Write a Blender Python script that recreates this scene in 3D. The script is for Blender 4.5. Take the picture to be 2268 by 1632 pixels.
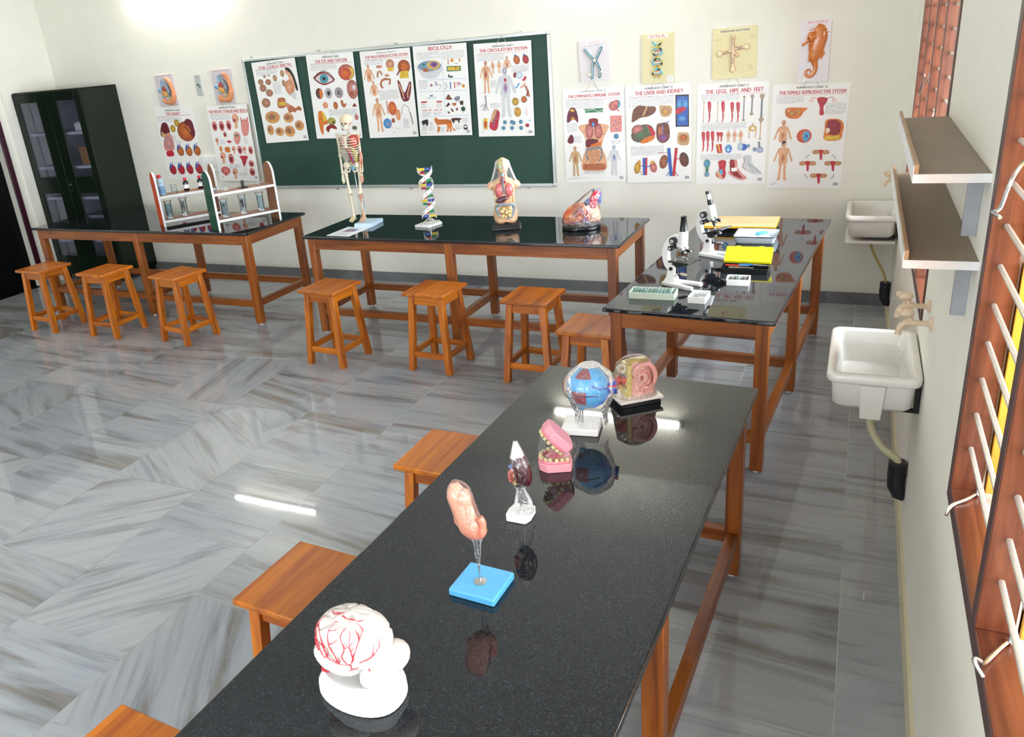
import bpy, math, random
from math import sin, cos, pi, radians as rad, sqrt, atan2
from mathutils import Vector, Matrix, noise, Euler
for o in list(bpy.data.objects):
    bpy.data.objects.remove(o, do_unlink=True)
S = bpy.context.scene
C = S.collection
random.seed(7)

# ------------------------------------------------------------------ camera
cam_d = bpy.data.cameras.new('camera')
cam = bpy.data.objects.new('camera', cam_d)
C.objects.link(cam)
cam.location = (-0.28725, -6.29941, 2.04560)
cam.rotation_euler = (rad(68.7882), rad(4.7846), rad(24.8077))
cam_d.sensor_fit = 'HORIZONTAL'
cam_d.sensor_width = 36.0
cam_d.lens = 27.8759
cam_d.shift_x = 0.038627
cam_d.shift_y = -0.015005
cam_d.clip_start = 0.02
S.camera = cam

# ------------------------------------------------------------------ sky, sun, daylight, exposure
S.view_settings.view_transform = 'Standard'
S.view_settings.look = 'None'
S.view_settings.exposure = 1.25
S.view_settings.gamma = 1.0
S.view_settings.use_curve_mapping = False
world = bpy.data.worlds.new('sky')
S.world = world
world.use_nodes = True
wn = world.node_tree
wn.nodes['Background'].inputs[0].default_value = (0.80, 0.90, 1.0, 1)
wn.nodes['Background'].inputs[1].default_value = 2.2

def light(name, kind, loc, rot, energy, color=(1, 1, 1), **kw):
    d = bpy.data.lights.new(name, kind)
    d.energy = energy
    d.color = color
    for k, v in kw.items():
        setattr(d, k, v)
    o = bpy.data.objects.new(name, d)
    C.objects.link(o)
    o.location = loc
    o.rotation_euler = rot
    return o
light('sunlight', 'SUN', (3, -6, 6), (rad(48), 0, rad(8)), 4.0, (1.0, 0.93, 0.8), angle=rad(0.6))
# daylight at the two windows in view and at unseen openings added behind the camera
light('daylight_panel', 'AREA', (0.72, -5.25, 1.55), (0, rad(90), 0), 30, (0.82, 0.90, 1.0), shape='RECTANGLE', size=1.5, size_y=2.3)
light('daylight_panel', 'AREA', (0.72, -1.75, 1.55), (0, rad(90), 0), 130, (0.82, 0.90, 1.0), shape='RECTANGLE', size=1.5, size_y=2.3)
light('daylight_panel', 'AREA', (-0.06, -8.1, 1.55), (0, rad(90), 0), 55, (0.84, 0.92, 1.0), shape='RECTANGLE', size=1.25, size_y=2.2)  # added light at the unseen side window behind the camera
light('daylight_panel', 'AREA', (-3.6, -9.93, 1.7), (rad(90), 0, 0), 45, (0.94, 0.97, 1.0), shape='RECTANGLE', size=4.4, size_y=1.3)  # added light at the unseen front wall opening
TUBE = 38.0

# ------------------------------------------------------------------ mesh helpers
def lin(h):
    r = []
    for i in (0, 2, 4):
        c = int(h[i:i+2], 16) / 255.0
        r.append(c / 12.92 if c <= 0.04045 else ((c + 0.055) / 1.055) ** 2.4)
    return tuple(r)

def frame_z(d):
    d = Vector(d).normalized()
    up = Vector((0, 0, 1)) if abs(d.z) < 0.95 else Vector((0, 1, 0))
    x = up.cross(d).normalized()
    y = d.cross(x)
    return Matrix((x, y, d)).transposed()

class MB:
    def __init__(s):
        s.v = []; s.f = []; s.m = []; s.c = []; s.mat = 0; s.col = (1, 1, 1); s.sm = []; s.smooth = True
    def add(s, vs, fs, cols=None, M=None):
        b = len(s.v)
        for i, v in enumerate(vs):
            v = Vector(v)
            if M is not None: v = M @ v
            s.v.append(v)
            s.c.append(cols[i] if cols else s.col)
        for f in fs:
            s.f.append([b + i for i in f]); s.m.append(s.mat)
        return s
    def box(s, c, d, R=None, M=None):
        x, y, z = [k / 2 for k in d]
        vs = [Vector(p) for p in ((-x,-y,-z),(x,-y,-z),(x,y,-z),(-x,y,-z),(-x,-y,z),(x,-y,z),(x,y,z),(-x,y,z))]
        if R is not None: vs = [R @ v for v in vs]
        vs = [v + Vector(c) for v in vs]
        return s.add(vs, [(0,3,2,1),(4,5,6,7),(0,1,5,4),(1,2,6,5),(2,3,7,6),(3,0,4,7)], M=M)
    def rings(s, rs, cap0=True, cap1=True, cols=None, closed=False):
        n = len(rs[0]); vs = [p for r in rs for p in r]; fs = []
        k = len(rs)
        for i in range(k - (0 if closed else 1)):
            j2 = (i + 1) % k
            for j in range(n):
                fs.append((i*n+j, i*n+(j+1) % n, j2*n+(j+1) % n, j2*n+j))
        if cap0 and not closed: fs.append(tuple(range(n-1, -1, -1)))
        if cap1 and not closed: fs.append(tuple((k-1)*n + j for j in range(n)))
        return s.add(vs, fs, cols=cols)
    def tube(s, pts, r, seg=8, caps=True, flat=1.0, cols=None, up=None):
        pts = [Vector(p) for p in pts]; n = len(pts)
        if not hasattr(r, '__len__'): r = [r] * n
        x = None; rs = []
        for i, p in enumerate(pts):
            t = (pts[min(i+1, n-1)] - pts[max(i-1, 0)]).normalized()
            if x is None:
                u = Vector(up) if up else (Vector((0, 0, 1)) if abs(t.z) < 0.9 else Vector((0, 1, 0)))
                x = u.cross(t).normalized()
            else:
                x = (x - t * x.dot(t)).normalized()
            y = t.cross(x)
            rs.append([p + (x * cos(2*pi*j/seg) + y * sin(2*pi*j/seg) * flat) * r[i] for j in range(seg)])
        cc = None
        if cols: cc = [cols[i] for i in range(n) for j in range(seg)]
        return s.rings(rs, caps, caps, cc)
    def cyl(s, a, b, r, r2=None, seg=20):
        return s.tube([a, b], [r, r if r2 is None else r2], seg)
    def lathe(s, prof, c=(0, 0, 0), seg=24, R=None, cap=True):
        rs = []
        for r, z in prof:
            ring = [Vector((r*cos(2*pi*j/seg), r*sin(2*pi*j/seg), z)) for j in range(seg)]
            if R is not None: ring = [R @ v for v in ring]
            rs.append([v + Vector(c) for v in ring])
        return s.rings(rs, cap, cap)
    def blob(s, c, r, R=None, amp=0, fr=1.0, seed=0, seg=20, colf=None, pw=1.0):
        if not hasattr(r, '__len__'): r = (r, r, r)
        n = seg; m = max(6, seg // 2); rs = []; cols = []
        for i in range(1, m):
            th = pi * i / m; ring = []
            for j in range(n):
                ph = 2*pi*j/n
                d = Vector((sin(th)*cos(ph), sin(th)*sin(ph), -cos(th)))
                k = 1 + amp * noise.noise(d * fr + Vector((seed, seed*1.7, 3)))
                p = Vector((d.x*r[0]*k, d.y*r[1]*k, d.z*r[2]*k))
                if R is not None: p = R @ p
                ring.append(p + Vector(c)); cols.append(colf(d) if colf else s.col)
            rs.append(ring)
        b = len(s.v)
        s.rings(rs, False, False, cols)
        for sg, base in ((-1, 0), (1, (m-2)*n)):
            p = Vector((0, 0, sg*r[2]))
            if R is not None: p = R @ p
            s.v.append(p + Vector(c)); s.c.append(colf(Vector((0, 0, sg))) if colf else s.col); k = len(s.v) - 1
            for j in range(n):
                a, bb = b+base+j, b+base+(j+1) % n
                s.f.append([k, bb, a] if sg < 0 else [k, a, bb]); s.m.append(s.mat)
        return s
    def prism(s, out, z0, z1, M=None):
        n = len(out)
        vs = [(x, y, z0) for x, y in out] + [(x, y, z1) for x, y in out]
        fs = [tuple(range(n-1, -1, -1)), tuple(range(n, 2*n))] + [(i, (i+1) % n, n+(i+1) % n, n+i) for i in range(n)]
        return s.add(vs, fs, M=M)
    def torus(s, c, R_, r, R=None, seg=28, sg=8):
        rs = []
        for i in range(seg):
            a = 2*pi*i/seg; ring = []
            for j in range(sg):
                b = 2*pi*j/sg
                p = Vector(((R_+r*cos(b))*cos(a), (R_+r*cos(b))*sin(a), r*sin(b)))
                if R is not None: p = R @ p
                ring.append(p + Vector(c))
            rs.append(ring)
        return s.rings(rs, closed=True)

def rrect(hx, hy, r, z, n=4, c=(0, 0)):
    r = min(r, hx*0.999, hy*0.999); out = []
    for k, (sx, sy) in enumerate(((1, 1), (-1, 1), (-1, -1), (1, -1))):
        for i in range(n+1):
            a = pi/2 * (k + i/n)
            out.append(Vector((c[0]+sx*(hx-r)+r*cos(a), c[1]+sy*(hy-r)+r*sin(a), z)))
    return out

def crv(pts, n=6):
    P = [Vector(p) for p in pts]; P = [P[0]*2-P[1]] + P + [P[-1]*2-P[-2]]; out = []
    for i in range(1, len(P)-2):
        for k in range(n):
            t = k/n; a, b, c, d = P[i-1], P[i], P[i+1], P[i+2]
            out.append(0.5*((2*b) + (c-a)*t + (2*a-5*b+4*c-d)*t*t + (3*b-a-3*c+d)*t**3))
    out.append(P[-2]); return out
def obj(name, mb, mats, parent=None, bevel=0, label=None, loc=None, rot=None, smooth=True, sharp=38, bseg=2):
    me = bpy.data.meshes.new(name)
    me.from_pydata([tuple(v) for v in mb.v], [], mb.f)
    if not isinstance(mats, (list, tuple)): mats = [mats]
    for m in mats: me.materials.append(m)
    if len(mats) > 1: me.polygons.foreach_set('material_index', mb.m)
    if any(c != (1, 1, 1) for c in mb.c):
        a = me.color_attributes.new('Col', 'FLOAT_COLOR', 'POINT')
        a.data.foreach_set('color', [k for c in mb.c for k in (c[0], c[1], c[2], 1.0)])
    if smooth:
        me.polygons.foreach_set('use_smooth', [True]*len(me.polygons))
        me.set_sharp_from_angle(angle=rad(sharp))
    me.update()
    o = bpy.data.objects.new(name, me)
    C.objects.link(o)
    if parent: o.parent = parent
    if loc: o.location = loc
    if rot: o.rotation_euler = rot
    if label: o['label'] = label
    if bevel:
        b = o.modifiers.new('bevel', 'BEVEL'); b.width = bevel; b.segments = bseg; b.limit_method = 'ANGLE'; b.angle_limit = rad(40)
    return o

def tag(o, label, cat, group=None):
    o['label'] = label; o['category'] = cat
    if group: o['group'] = group
    return o
def thing(name, label, cat, loc=(0, 0, 0), rz=0, group=None):
    o = bpy.data.objects.new(name, None); C.objects.link(o)
    o.empty_display_size = 0.05
    o.location = loc; o.rotation_euler = (0, 0, rad(rz))
    return tag(o, label, cat, group)
def struct(o):
    o['kind'] = 'structure'; return o
def dup(root, loc, rz, label, group=None):
    r = root.copy(); C.objects.link(r); r.location = loc; r.rotation_euler = (0, 0, rad(rz)); r['label'] = label
    if group: r['group'] = group
    def rec(src, dst):
        for ch in list(src.children):
            c = ch.copy(); C.objects.link(c); c.parent = dst
            rec(ch, c)
    rec(root, r)
    return r

# ------------------------------------------------------------------ materials
def newmat(name):
    m = bpy.data.materials.new(name); m.use_nodes = True
    nt = m.node_tree; p = nt.nodes['Principled BSDF']
    return m, nt, p
def N(nt, t, **kw):
    n = nt.nodes.new(t)
    for k, v in kw.items():
        if k.startswith('i_'):
            key = k[2:]
            n.inputs[int(key) if key.isdigit() else key.replace('_', ' ')].default_value = v
        else: setattr(n, k, v)
    return n
def ramp(nt, stops):
    n = nt.nodes.new('ShaderNodeValToRGB'); e = n.color_ramp.elements
    while len(e) < len(stops): e.new(0.5)
    for i, (p, c) in enumerate(stops):
        e[i].position = p; e[i].color = (c[0], c[1], c[2], 1)
    return n
def plain(name, h, rough=0.5, metal=0, var=0.06, sc=20, bump=0, spec=0.5, coat=0, sss=0):
    m, nt, p = newmat(name); L = nt.links.new
    c = lin(h) if isinstance(h, str) else h
    tc = N(nt, 'ShaderNodeTexCoord'); nz = N(nt, 'ShaderNodeTexNoise', i_Scale=sc, i_Detail=4.0)
    L(tc.outputs['Object'], nz.inputs['Vector'])
    r = ramp(nt, [(0.3, [k*(1-var) for k in c]), (0.7, [min(1, k*(1+var)) for k in c])])
    L(nz.outputs['Fac'], r.inputs[0]); L(r.outputs[0], p.inputs['Base Color'])
    p.inputs['Roughness'].default_value = rough; p.inputs['Metallic'].default_value = metal
    p.inputs['Specular IOR Level'].default_value = spec
    if coat: p.inputs['Coat Weight'].default_value = coat; p.inputs['Coat Roughness'].default_value = 0.08
    if bump:
        b = N(nt, 'ShaderNodeBump', i_Strength=bump, i_Distance=0.002); L(nz.outputs['Fac'], b.inputs['Height']); L(b.outputs[0], p.inputs['Normal'])
    return m
def vcol(name, rough=0.4, spec=0.5, coat=0, var=0.05, sc=60, bump=0):
    m, nt, p = newmat(name); L = nt.links.new
    a = N(nt, 'ShaderNodeAttribute', attribute_name='Col')
    tc = N(nt, 'ShaderNodeTexCoord'); nz = N(nt, 'ShaderNodeTexNoise', i_Scale=sc, i_Detail=3.0)
    L(tc.outputs['Object'], nz.inputs['Vector'])
    r = ramp(nt, [(0.3, (1-var,)*3), (0.7, (1,)*3)]); L(nz.outputs['Fac'], r.inputs[0])
    mx = N(nt, 'ShaderNodeMixRGB', blend_type='MULTIPLY', i_Fac=1.0); L(a.outputs['Color'], mx.inputs[1]); L(r.outputs[0], mx.inputs[2])
    L(mx.outputs[0], p.inputs['Base Color'])
    p.inputs['Roughness'].default_value = rough; p.inputs['Specular IOR Level'].default_value = spec
    if coat: p.inputs['Coat Weight'].default_value = coat; p.inputs['Coat Roughness'].default_value = 0.06
    if bump:
        b = N(nt, 'ShaderNodeBump', i_Strength=bump, i_Distance=0.003); L(nz.outputs['Fac'], b.inputs['Height']); L(b.outputs[0], p.inputs['Normal'])
    return m
def wood(name, cols, axis, rough=0.3, sc=1.0, spec=0.5):
    m, nt, p = newmat(name); L = nt.links.new
    tc = N(nt, 'ShaderNodeTexCoord'); oi = N(nt, 'ShaderNodeObjectInfo')
    mul = N(nt, 'ShaderNodeMath', operation='MULTIPLY', i_1=37.0); L(oi.outputs['Random'], mul.inputs[0])
    ad = N(nt, 'ShaderNodeVectorMath', operation='ADD'); L(tc.outputs['Object'], ad.inputs[0]); L(mul.outputs[0], ad.inputs[1])
    mp = N(nt, 'ShaderNodeMapping'); s = [22*sc]*3; s['xyz'.index(axis)] = 1.6*sc; mp.inputs['Scale'].default_value = s
    L(ad.outputs[0], mp.inputs['Vector'])
    nz = N(nt, 'ShaderNodeTexNoise', i_Scale=1.0, i_Detail=5.0, i_Roughness=0.6, i_Distortion=0.8); L(mp.outputs[0], nz.inputs['Vector'])
    r = ramp(nt, [(0.22, cols[2]), (0.42, cols[1]), (0.62, cols[0]), (0.85, [k*1.12 for k in cols[0]])]); L(nz.outputs['Fac'], r.inputs[0])
    hs = N(nt, 'ShaderNodeHueSaturation'); mr = N(nt, 'ShaderNodeMapRange', i_3=0.82, i_4=1.15); L(oi.outputs['Random'], mr.inputs[0]); L(mr.outputs[0], hs.inputs['Value'])
    L(r.outputs[0], hs.inputs['Color']); L(hs.outputs[0], p.inputs['Base Color'])
    p.inputs['Roughness'].default_value = rough; p.inputs['Specular IOR Level'].default_value = spec
    p.inputs['Coat Weight'].default_value = 0.12; p.inputs['Coat Roughness'].default_value = 0.15
    return m
def granite():
    m, nt, p = newmat('black_granite'); L = nt.links.new
    tc = N(nt, 'ShaderNodeTexCoord')
    v = N(nt, 'ShaderNodeTexVoronoi', i_Scale=600.0); L(tc.outputs['Object'], v.inputs['Vector'])
    sp = N(nt, 'ShaderNodeSeparateColor'); L(v.outputs['Color'], sp.inputs[0])
    v2 = N(nt, 'ShaderNodeTexNoise', i_Scale=120.0, i_Detail=4.0); L(tc.outputs['Object'], v2.inputs['Vector'])
    r = ramp(nt, [(0.0, (0.004, 0.005, 0.007)), (0.55, (0.008, 0.010, 0.013)), (0.88, (0.018, 0.022, 0.027)), (1.0, (0.06, 0.072, 0.078))]); L(sp.outputs[0], r.inputs[0])
    r2 = ramp(nt, [(0.35, (0.5,)*3), (0.65, (1.0,)*3)]); L(v2.outputs['Fac'], r2.inputs[0])
    mx = N(nt, 'ShaderNodeMixRGB', blend_type='MULTIPLY', i_Fac=1.0); L(r.outputs[0], mx.inputs[1]); L(r2.outputs[0], mx.inputs[2])
    L(mx.outputs[0], p.inputs['Base Color']); p.inputs['Roughness'].default_value = 0.035
    p.inputs['IOR'].default_value = 1.55
    return m
def marble(name, dark=1.0, attr=True, rough=0.16):
    m, nt, p = newmat(name); L = nt.links.new
    g = N(nt, 'ShaderNodeTexCoord')
    def at(n): return N(nt, 'ShaderNodeAttribute', attribute_name=n).outputs['Fac']
    vr = N(nt, 'ShaderNodeVectorRotate', rotation_type='Z_AXIS')
    L(g.outputs['Object'], vr.inputs['Vector'])
    ad = N(nt, 'ShaderNodeVectorMath', operation='ADD'); L(vr.outputs[0], ad.inputs[0])
    if attr:
        L(at('ang'), vr.inputs['Angle']); L(at('seed'), ad.inputs[1])
    mp = N(nt, 'ShaderNodeMapping'); mp.inputs['Scale'].default_value = (0.9, 8.5, 1.0); L(ad.outputs[0], mp.inputs['Vector'])
    w = N(nt, 'ShaderNodeTexNoise', i_Scale=1.0, i_Detail=7.0, i_Roughness=0.62, i_Distortion=0.55); L(mp.outputs[0], w.inputs['Vector'])
    k = [x*dark for x in lin('a6a9ac')]; k2 = [x*dark for x in lin('93969a')]; k3 = [x*dark for x in lin('827d77')]; k4 = [x*dark for x in lin('6a6763')]
    r = ramp(nt, [(0.27, k4), (0.35, k3), (0.43, k2), (0.50, k), (0.68, k), (0.80, k2)]); L(w.outputs['Fac'], r.inputs[0])
    mp2 = N(nt, 'ShaderNodeMapping'); mp2.inputs['Scale'].default_value = (1.6, 30, 1.0); L(ad.outputs[0], mp2.inputs['Vector'])
    w2 = N(nt, 'ShaderNodeTexNoise', i_Scale=1.0, i_Detail=5.0, i_Roughness=0.6, i_Distortion=0.5); L(mp2.outputs[0], w2.inputs['Vector'])
    r2 = ramp(nt, [(0.30, (0.72, 0.69, 0.66)), (0.42, (0.92, 0.91, 0.90)), (0.58, (1, 1, 1))]); L(w2.outputs['Fac'], r2.inputs[0])
    mx = N(nt, 'ShaderNodeMixRGB', blend_type='MULTIPLY', i_Fac=0.9); L(r.outputs[0], mx.inputs[1]); L(r2.outputs[0], mx.inputs[2])
    big = N(nt, 'ShaderNodeTexNoise', i_Scale=1.6, i_Detail=3.0); L(ad.outputs[0], big.inputs['Vector'])
    r3 = ramp(nt, [(0.35, (0.86, 0.88, 0.93)), (0.65, (1.0, 0.99, 0.97))]); L(big.outputs['Fac'], r3.inputs[0])
    m3 = N(nt, 'ShaderNodeMixRGB', blend_type='MULTIPLY', i_Fac=1.0); L(mx.outputs[0], m3.inputs[1]); L(r3.outputs[0], m3.inputs[2])
    out = m3
    if attr:
        m4 = N(nt, 'ShaderNodeMixRGB', blend_type='MULTIPLY', i_Fac=1.0); L(m3.outputs[0], m4.inputs[1])
        cb = N(nt, 'ShaderNodeCombineColor'); L(at('tone'), cb.inputs[0]); L(at('tone'), cb.inputs[1]); L(at('tone'), cb.inputs[2]); L(cb.outputs[0], m4.inputs[2]); out = m4
    L(out.outputs[0], p.inputs['Base Color']); p.inputs['Roughness'].default_value = 0.38; p.inputs['Specular IOR Level'].default_value = 0.25; p.inputs['Coat Weight'].default_value = 0.7; p.inputs['Coat Roughness'].default_value = 0.03
    return m
def film(name, amt=0.5, tint=(1, 1, 1), sc=30, base=0.05):
    m = bpy.data.materials.new(name); m.use_nodes = True; nt = m.node_tree; nt.nodes.clear(); L = nt.links.new
    out = N(nt, 'ShaderNodeOutputMaterial'); tr = N(nt, 'ShaderNodeBsdfTransparent'); tr.inputs[0].default_value = (*tint, 1)
    gl = N(nt, 'ShaderNodeBsdfGlossy', i_Roughness=0.12); gl.inputs[0].default_value = (1, 1, 1, 1)
    df = N(nt, 'ShaderNodeBsdfDiffuse'); df.inputs[0].default_value = (0.9, 0.92, 0.95, 1)
    tc = N(nt, 'ShaderNodeTexCoord'); mp = N(nt, 'ShaderNodeMapping'); mp.inputs['Scale'].default_value = (2.2, 2.2, 0.7); L(tc.outputs['Object'], mp.inputs[0])
    nz = N(nt, 'ShaderNodeTexNoise', i_Scale=sc, i_Detail=4.0, i_Distortion=1.6); L(mp.outputs[0], nz.inputs['Vector'])
    r = ramp(nt, [(0.44, (0, 0, 0)), (0.5, (1, 1, 1)), (0.56, (0, 0, 0))]); L(nz.outputs['Fac'], r.inputs[0])
    fr = N(nt, 'ShaderNodeFresnel', i_IOR=1.22)
    a = N(nt, 'ShaderNodeMath', operation='MULTIPLY', i_1=amt*0.35); L(r.outputs[0], a.inputs[0])
    b = N(nt, 'ShaderNodeMath', operation='ADD'); L(a.outputs[0], b.inputs[0]); L(fr.outputs[0], b.inputs[1])
    c = N(nt, 'ShaderNodeMath', operation='ADD', i_1=base, use_clamp=True); L(b.outputs[0], c.inputs[0])
    bp = N(nt, 'ShaderNodeBump', i_Strength=0.9, i_Distance=0.01); L(nz.outputs['Fac'], bp.inputs['Height'])
    if amt > 0: L(bp.outputs[0], gl.inputs['Normal'])
    m1 = N(nt, 'ShaderNodeMixShader', i_0=0.15); L(gl.outputs[0], m1.inputs[1]); L(df.outputs[0], m1.inputs[2])
    m2 = N(nt, 'ShaderNodeMixShader'); L(c.outputs[0], m2.inputs[0]); L(tr.outputs[0], m2.inputs[1]); L(m1.outputs[0], m2.inputs[2])
    L(m2.outputs[0], out.inputs[0])
    return m
def emis(name, col, st):
    m = bpy.data.materials.new(name); m.use_nodes = True; nt = m.node_tree; nt.nodes.clear()
    out = N(nt, 'ShaderNodeOutputMaterial'); e = N(nt, 'ShaderNodeEmission'); e.inputs[0].default_value = (*col, 1); e.inputs[1].default_value = st
    nt.links.new(e.outputs[0], out.inputs[0]); return m

def inked():
    m, nt, p = newmat('printed_paper'); L = nt.links.new
    a = N(nt, 'ShaderNodeAttribute', attribute_name='Col'); tc = N(nt, 'ShaderNodeTexCoord')
    nz = N(nt, 'ShaderNodeTexNoise', i_Scale=75.0, i_Detail=5.0, i_Roughness=0.65, i_Distortion=1.2); L(tc.outputs['Object'], nz.inputs['Vector'])
    r = ramp(nt, [(0.36, (0.45, 0.40, 0.42)), (0.50, (1, 1, 1)), (0.64, (1.35, 1.3, 1.25))]); L(nz.outputs['Fac'], r.inputs[0])
    mx = N(nt, 'ShaderNodeMixRGB', blend_type='MULTIPLY'); sp = N(nt, 'ShaderNodeSeparateColor'); L(a.outputs['Color'], sp.inputs[0])
    iv = N(nt, 'ShaderNodeMath', operation='SUBTRACT', i_0=0.80, use_clamp=True); L(sp.outputs[2], iv.inputs[1]); L(iv.outputs[0], mx.inputs[0])
    L(a.outputs['Color'], mx.inputs[1]); L(r.outputs[0], mx.inputs[2]); L(mx.outputs[0], p.inputs['Base Color']); p.inputs['Roughness'].default_value = 0.35
    return m
STC = [lin('c26e0a'), lin('a25208'), lin('5e2804')]
TBC = [lin('985414'), lin('7c3d08'), lin('441a04')]
WDC = [lin('76442c'), lin('5a2e1c'), lin('30160e')]
M = {
 'wall': plain('wall_paint', 'ece9dd', 0.6, var=0.015, sc=6, bump=0.05),
 'ceil': plain('ceiling_paint', 'eeeeea', 0.8, var=0.01),
 'granite': granite(), 'marble': marble('floor_marble'), 'skirt': marble('skirting_marble', 0.55, False, 0.25),
 'grout': plain('grout', 'd8d8d2', 0.7), 'cream': plain('cream_skirting', 'd0c7a8', 0.6),
 'st_x': wood('stool_wood_x', STC, 'x', 0.32), 'st_y': wood('stool_wood_y', STC, 'y', 0.3), 'st_z': wood('stool_wood_z', STC, 'z', 0.35),
 'tb_x': wood('table_wood_x', TBC, 'x', 0.38), 'tb_y': wood('table_wood_y', TBC, 'y', 0.38), 'tb_z': wood('table_wood_z', TBC, 'z', 0.38),
 'wd_z': wood('window_wood_z', WDC, 'z', 0.4), 'wd_y': wood('window_wood_y', WDC, 'y', 0.4), 'wfront': plain('window_face_shade', '4e3a38', 0.5, var=0.08), 'pine': wood('board_wood', [lin('e2b98a'), lin('d6a673'), lin('c08c58')], 'x', 0.5),  # window face colour holds the shade of the side turned from daylight
 'lip': wood('shelf_lip_wood', [lin('c09a74'), lin('b08a64'), lin('9a7650')], 'y', 0.5),
 'white': plain('white_plastic', 'ecebe8', 0.35, var=0.02), 'sink': plain('sink_ceramic', 'e4e0d8', 0.2, var=0.02, coat=0.4),
 'black': plain('black_plastic', '101113', 0.3, var=0.1), 'pipe': plain('black_pipe', '12161d', 0.35, var=0.3, sc=60),
 'steel': plain('steel', 'c8c9c6', 0.25, 1.0, var=0.04), 'alu': plain('aluminium', 'cfd4d4', 0.35, 0.9, var=0.03), 'rod': plain('painted_rod', 'd9d6cc', 0.3, 0.3, var=0.05),
 'shut': wood('shutter_sunlit_wood', [lin('eeb040'), lin('dc9428'), lin('b06a18')], 'z', 0.35), 'beige': plain('beige_tap_plastic', 'd9bfa2', 0.35, var=0.04), 'hose': plain('cream_hose', 'cfc8a4', 0.45, var=0.05), 'yhose': plain('yellow_hose', 'c2a866', 0.45, var=0.05),  # shutter wood colour carries the sunlit yellow
 'cab': plain('dark_green_enamel', '0a180d', 0.28, var=0.25, sc=5, spec=0.35), 'cabin': plain('cabinet_inside_paint', '8b8a98', 0.5), 'cabsh': plain('cabinet_shelf_paint', 'b9b8c4', 0.4),
 'maroon': plain('maroon_door_paint', '3a1020', 0.3), 'darkdoor': plain('doorway_darkness', '040303', 0.6, spec=0.12),  # near-black door colour stands in for the unlit doorway
 'chalk': plain('green_chalkboard', '1d4438', 0.55, var=0.12, sc=3), 'shelf': plain('brown_shelf_laminate', '8a7a68', 0.5, var=0.08, sc=8), 'shelfend': plain('white_shelf_edge', 'e4e4e4', 0.35),
 'brk': plain('grey_bracket', 'a0a2a8', 0.4, 0.4), 'pad': plain('white_pad', 'e0e0e0', 0.5),
 'paper': inked(), 'paint': vcol('painted_model', 0.3, 0.5, 0.5, var=0.06), 'matte': vcol('painted_matte', 0.5, 0.4, 0, var=0.08, sc=90),
 'film': film('plastic_film', 0.7, base=0.02), 'film2': film('plastic_film_thin', 0.5, sc=45, base=0.01), 'glass': film('clear_glass', 0.0, (0.93, 0.96, 0.97), 8, 0.04),
 'cglass': film('cabinet_glass', 0.0, (0.86, 0.87, 0.92), 3, 0.03),
 'ltblue': plain('light_blue_plastic', '5fb4e6', 0.3, var=0.02), 'paleblue': plain('pale_blue_board', 'c4dcf0', 0.35, var=0.02),
 'yellow': plain('yellow_plastic', 'e6dd14', 0.35, var=0.03), 'yedge': plain('yellow_paint', 'e8b010', 0.4), 'palegreen': plain('pale_green_plastic', 'c3cdbc', 0.4, var=0.02),
 'enamel': plain('white_enamel', 'dfe9f0', 0.15, var=0.02, coat=0.5), 'navy': plain('blue_black_rim', '18202c', 0.3), 'string': plain('string', 'c9c6bb', 0.8),
 'orange': plain('orange_paint', 'd2501c', 0.35, var=0.04), 'green': plain('green_paint', '14503a', 0.35, var=0.05), 'rackbrown': plain('brown_laminate', '96684c', 0.45, var=0.1),
 'red': plain('red_plastic', 'd81f30', 0.35), 'blue': plain('blue_plastic', '2a78c8', 0.35), 'clearp': film('clear_plastic', 0.3, (0.97, 0.97, 0.97), 20, 0.10),
 'amber': plain('dark_bottle_glass', '14080a', 0.08, coat=0.5), 'tube': emis('fluorescent_tube', (1.0, 1.0, 0.92), TUBE), 'reed': wood('wood_knot_dark', WDC, 'z'),
}
def water(name, tint):
    m = bpy.data.materials.new(name); m.use_nodes = True; nt = m.node_tree; nt.nodes.clear(); L = nt.links.new
    out = N(nt, 'ShaderNodeOutputMaterial'); tr = N(nt, 'ShaderNodeBsdfTransparent'); tr.inputs[0].default_value = (*tint, 1)
    gl = N(nt, 'ShaderNodeBsdfGlossy', i_Roughness=0.05); fr = N(nt, 'ShaderNodeFresnel', i_IOR=1.33); m2 = N(nt, 'ShaderNodeMixShader')
    nz = N(nt, 'ShaderNodeTexNoise', i_Scale=30.0); bp = N(nt, 'ShaderNodeBump', i_Strength=0.05); L(nz.outputs[0], bp.inputs['Height']); L(bp.outputs[0], gl.inputs['Normal'])
    L(fr.outputs[0], m2.inputs[0]); L(tr.outputs[0], m2.inputs[1]); L(gl.outputs[0], m2.inputs[2]); L(m2.outputs[0], out.inputs[0]); return m
M['liquid'] = water('preserving_fluid', (0.62, 0.80, 0.86))
M['liquid2'] = water('pale_fluid', (0.85, 0.90, 0.90))
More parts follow.
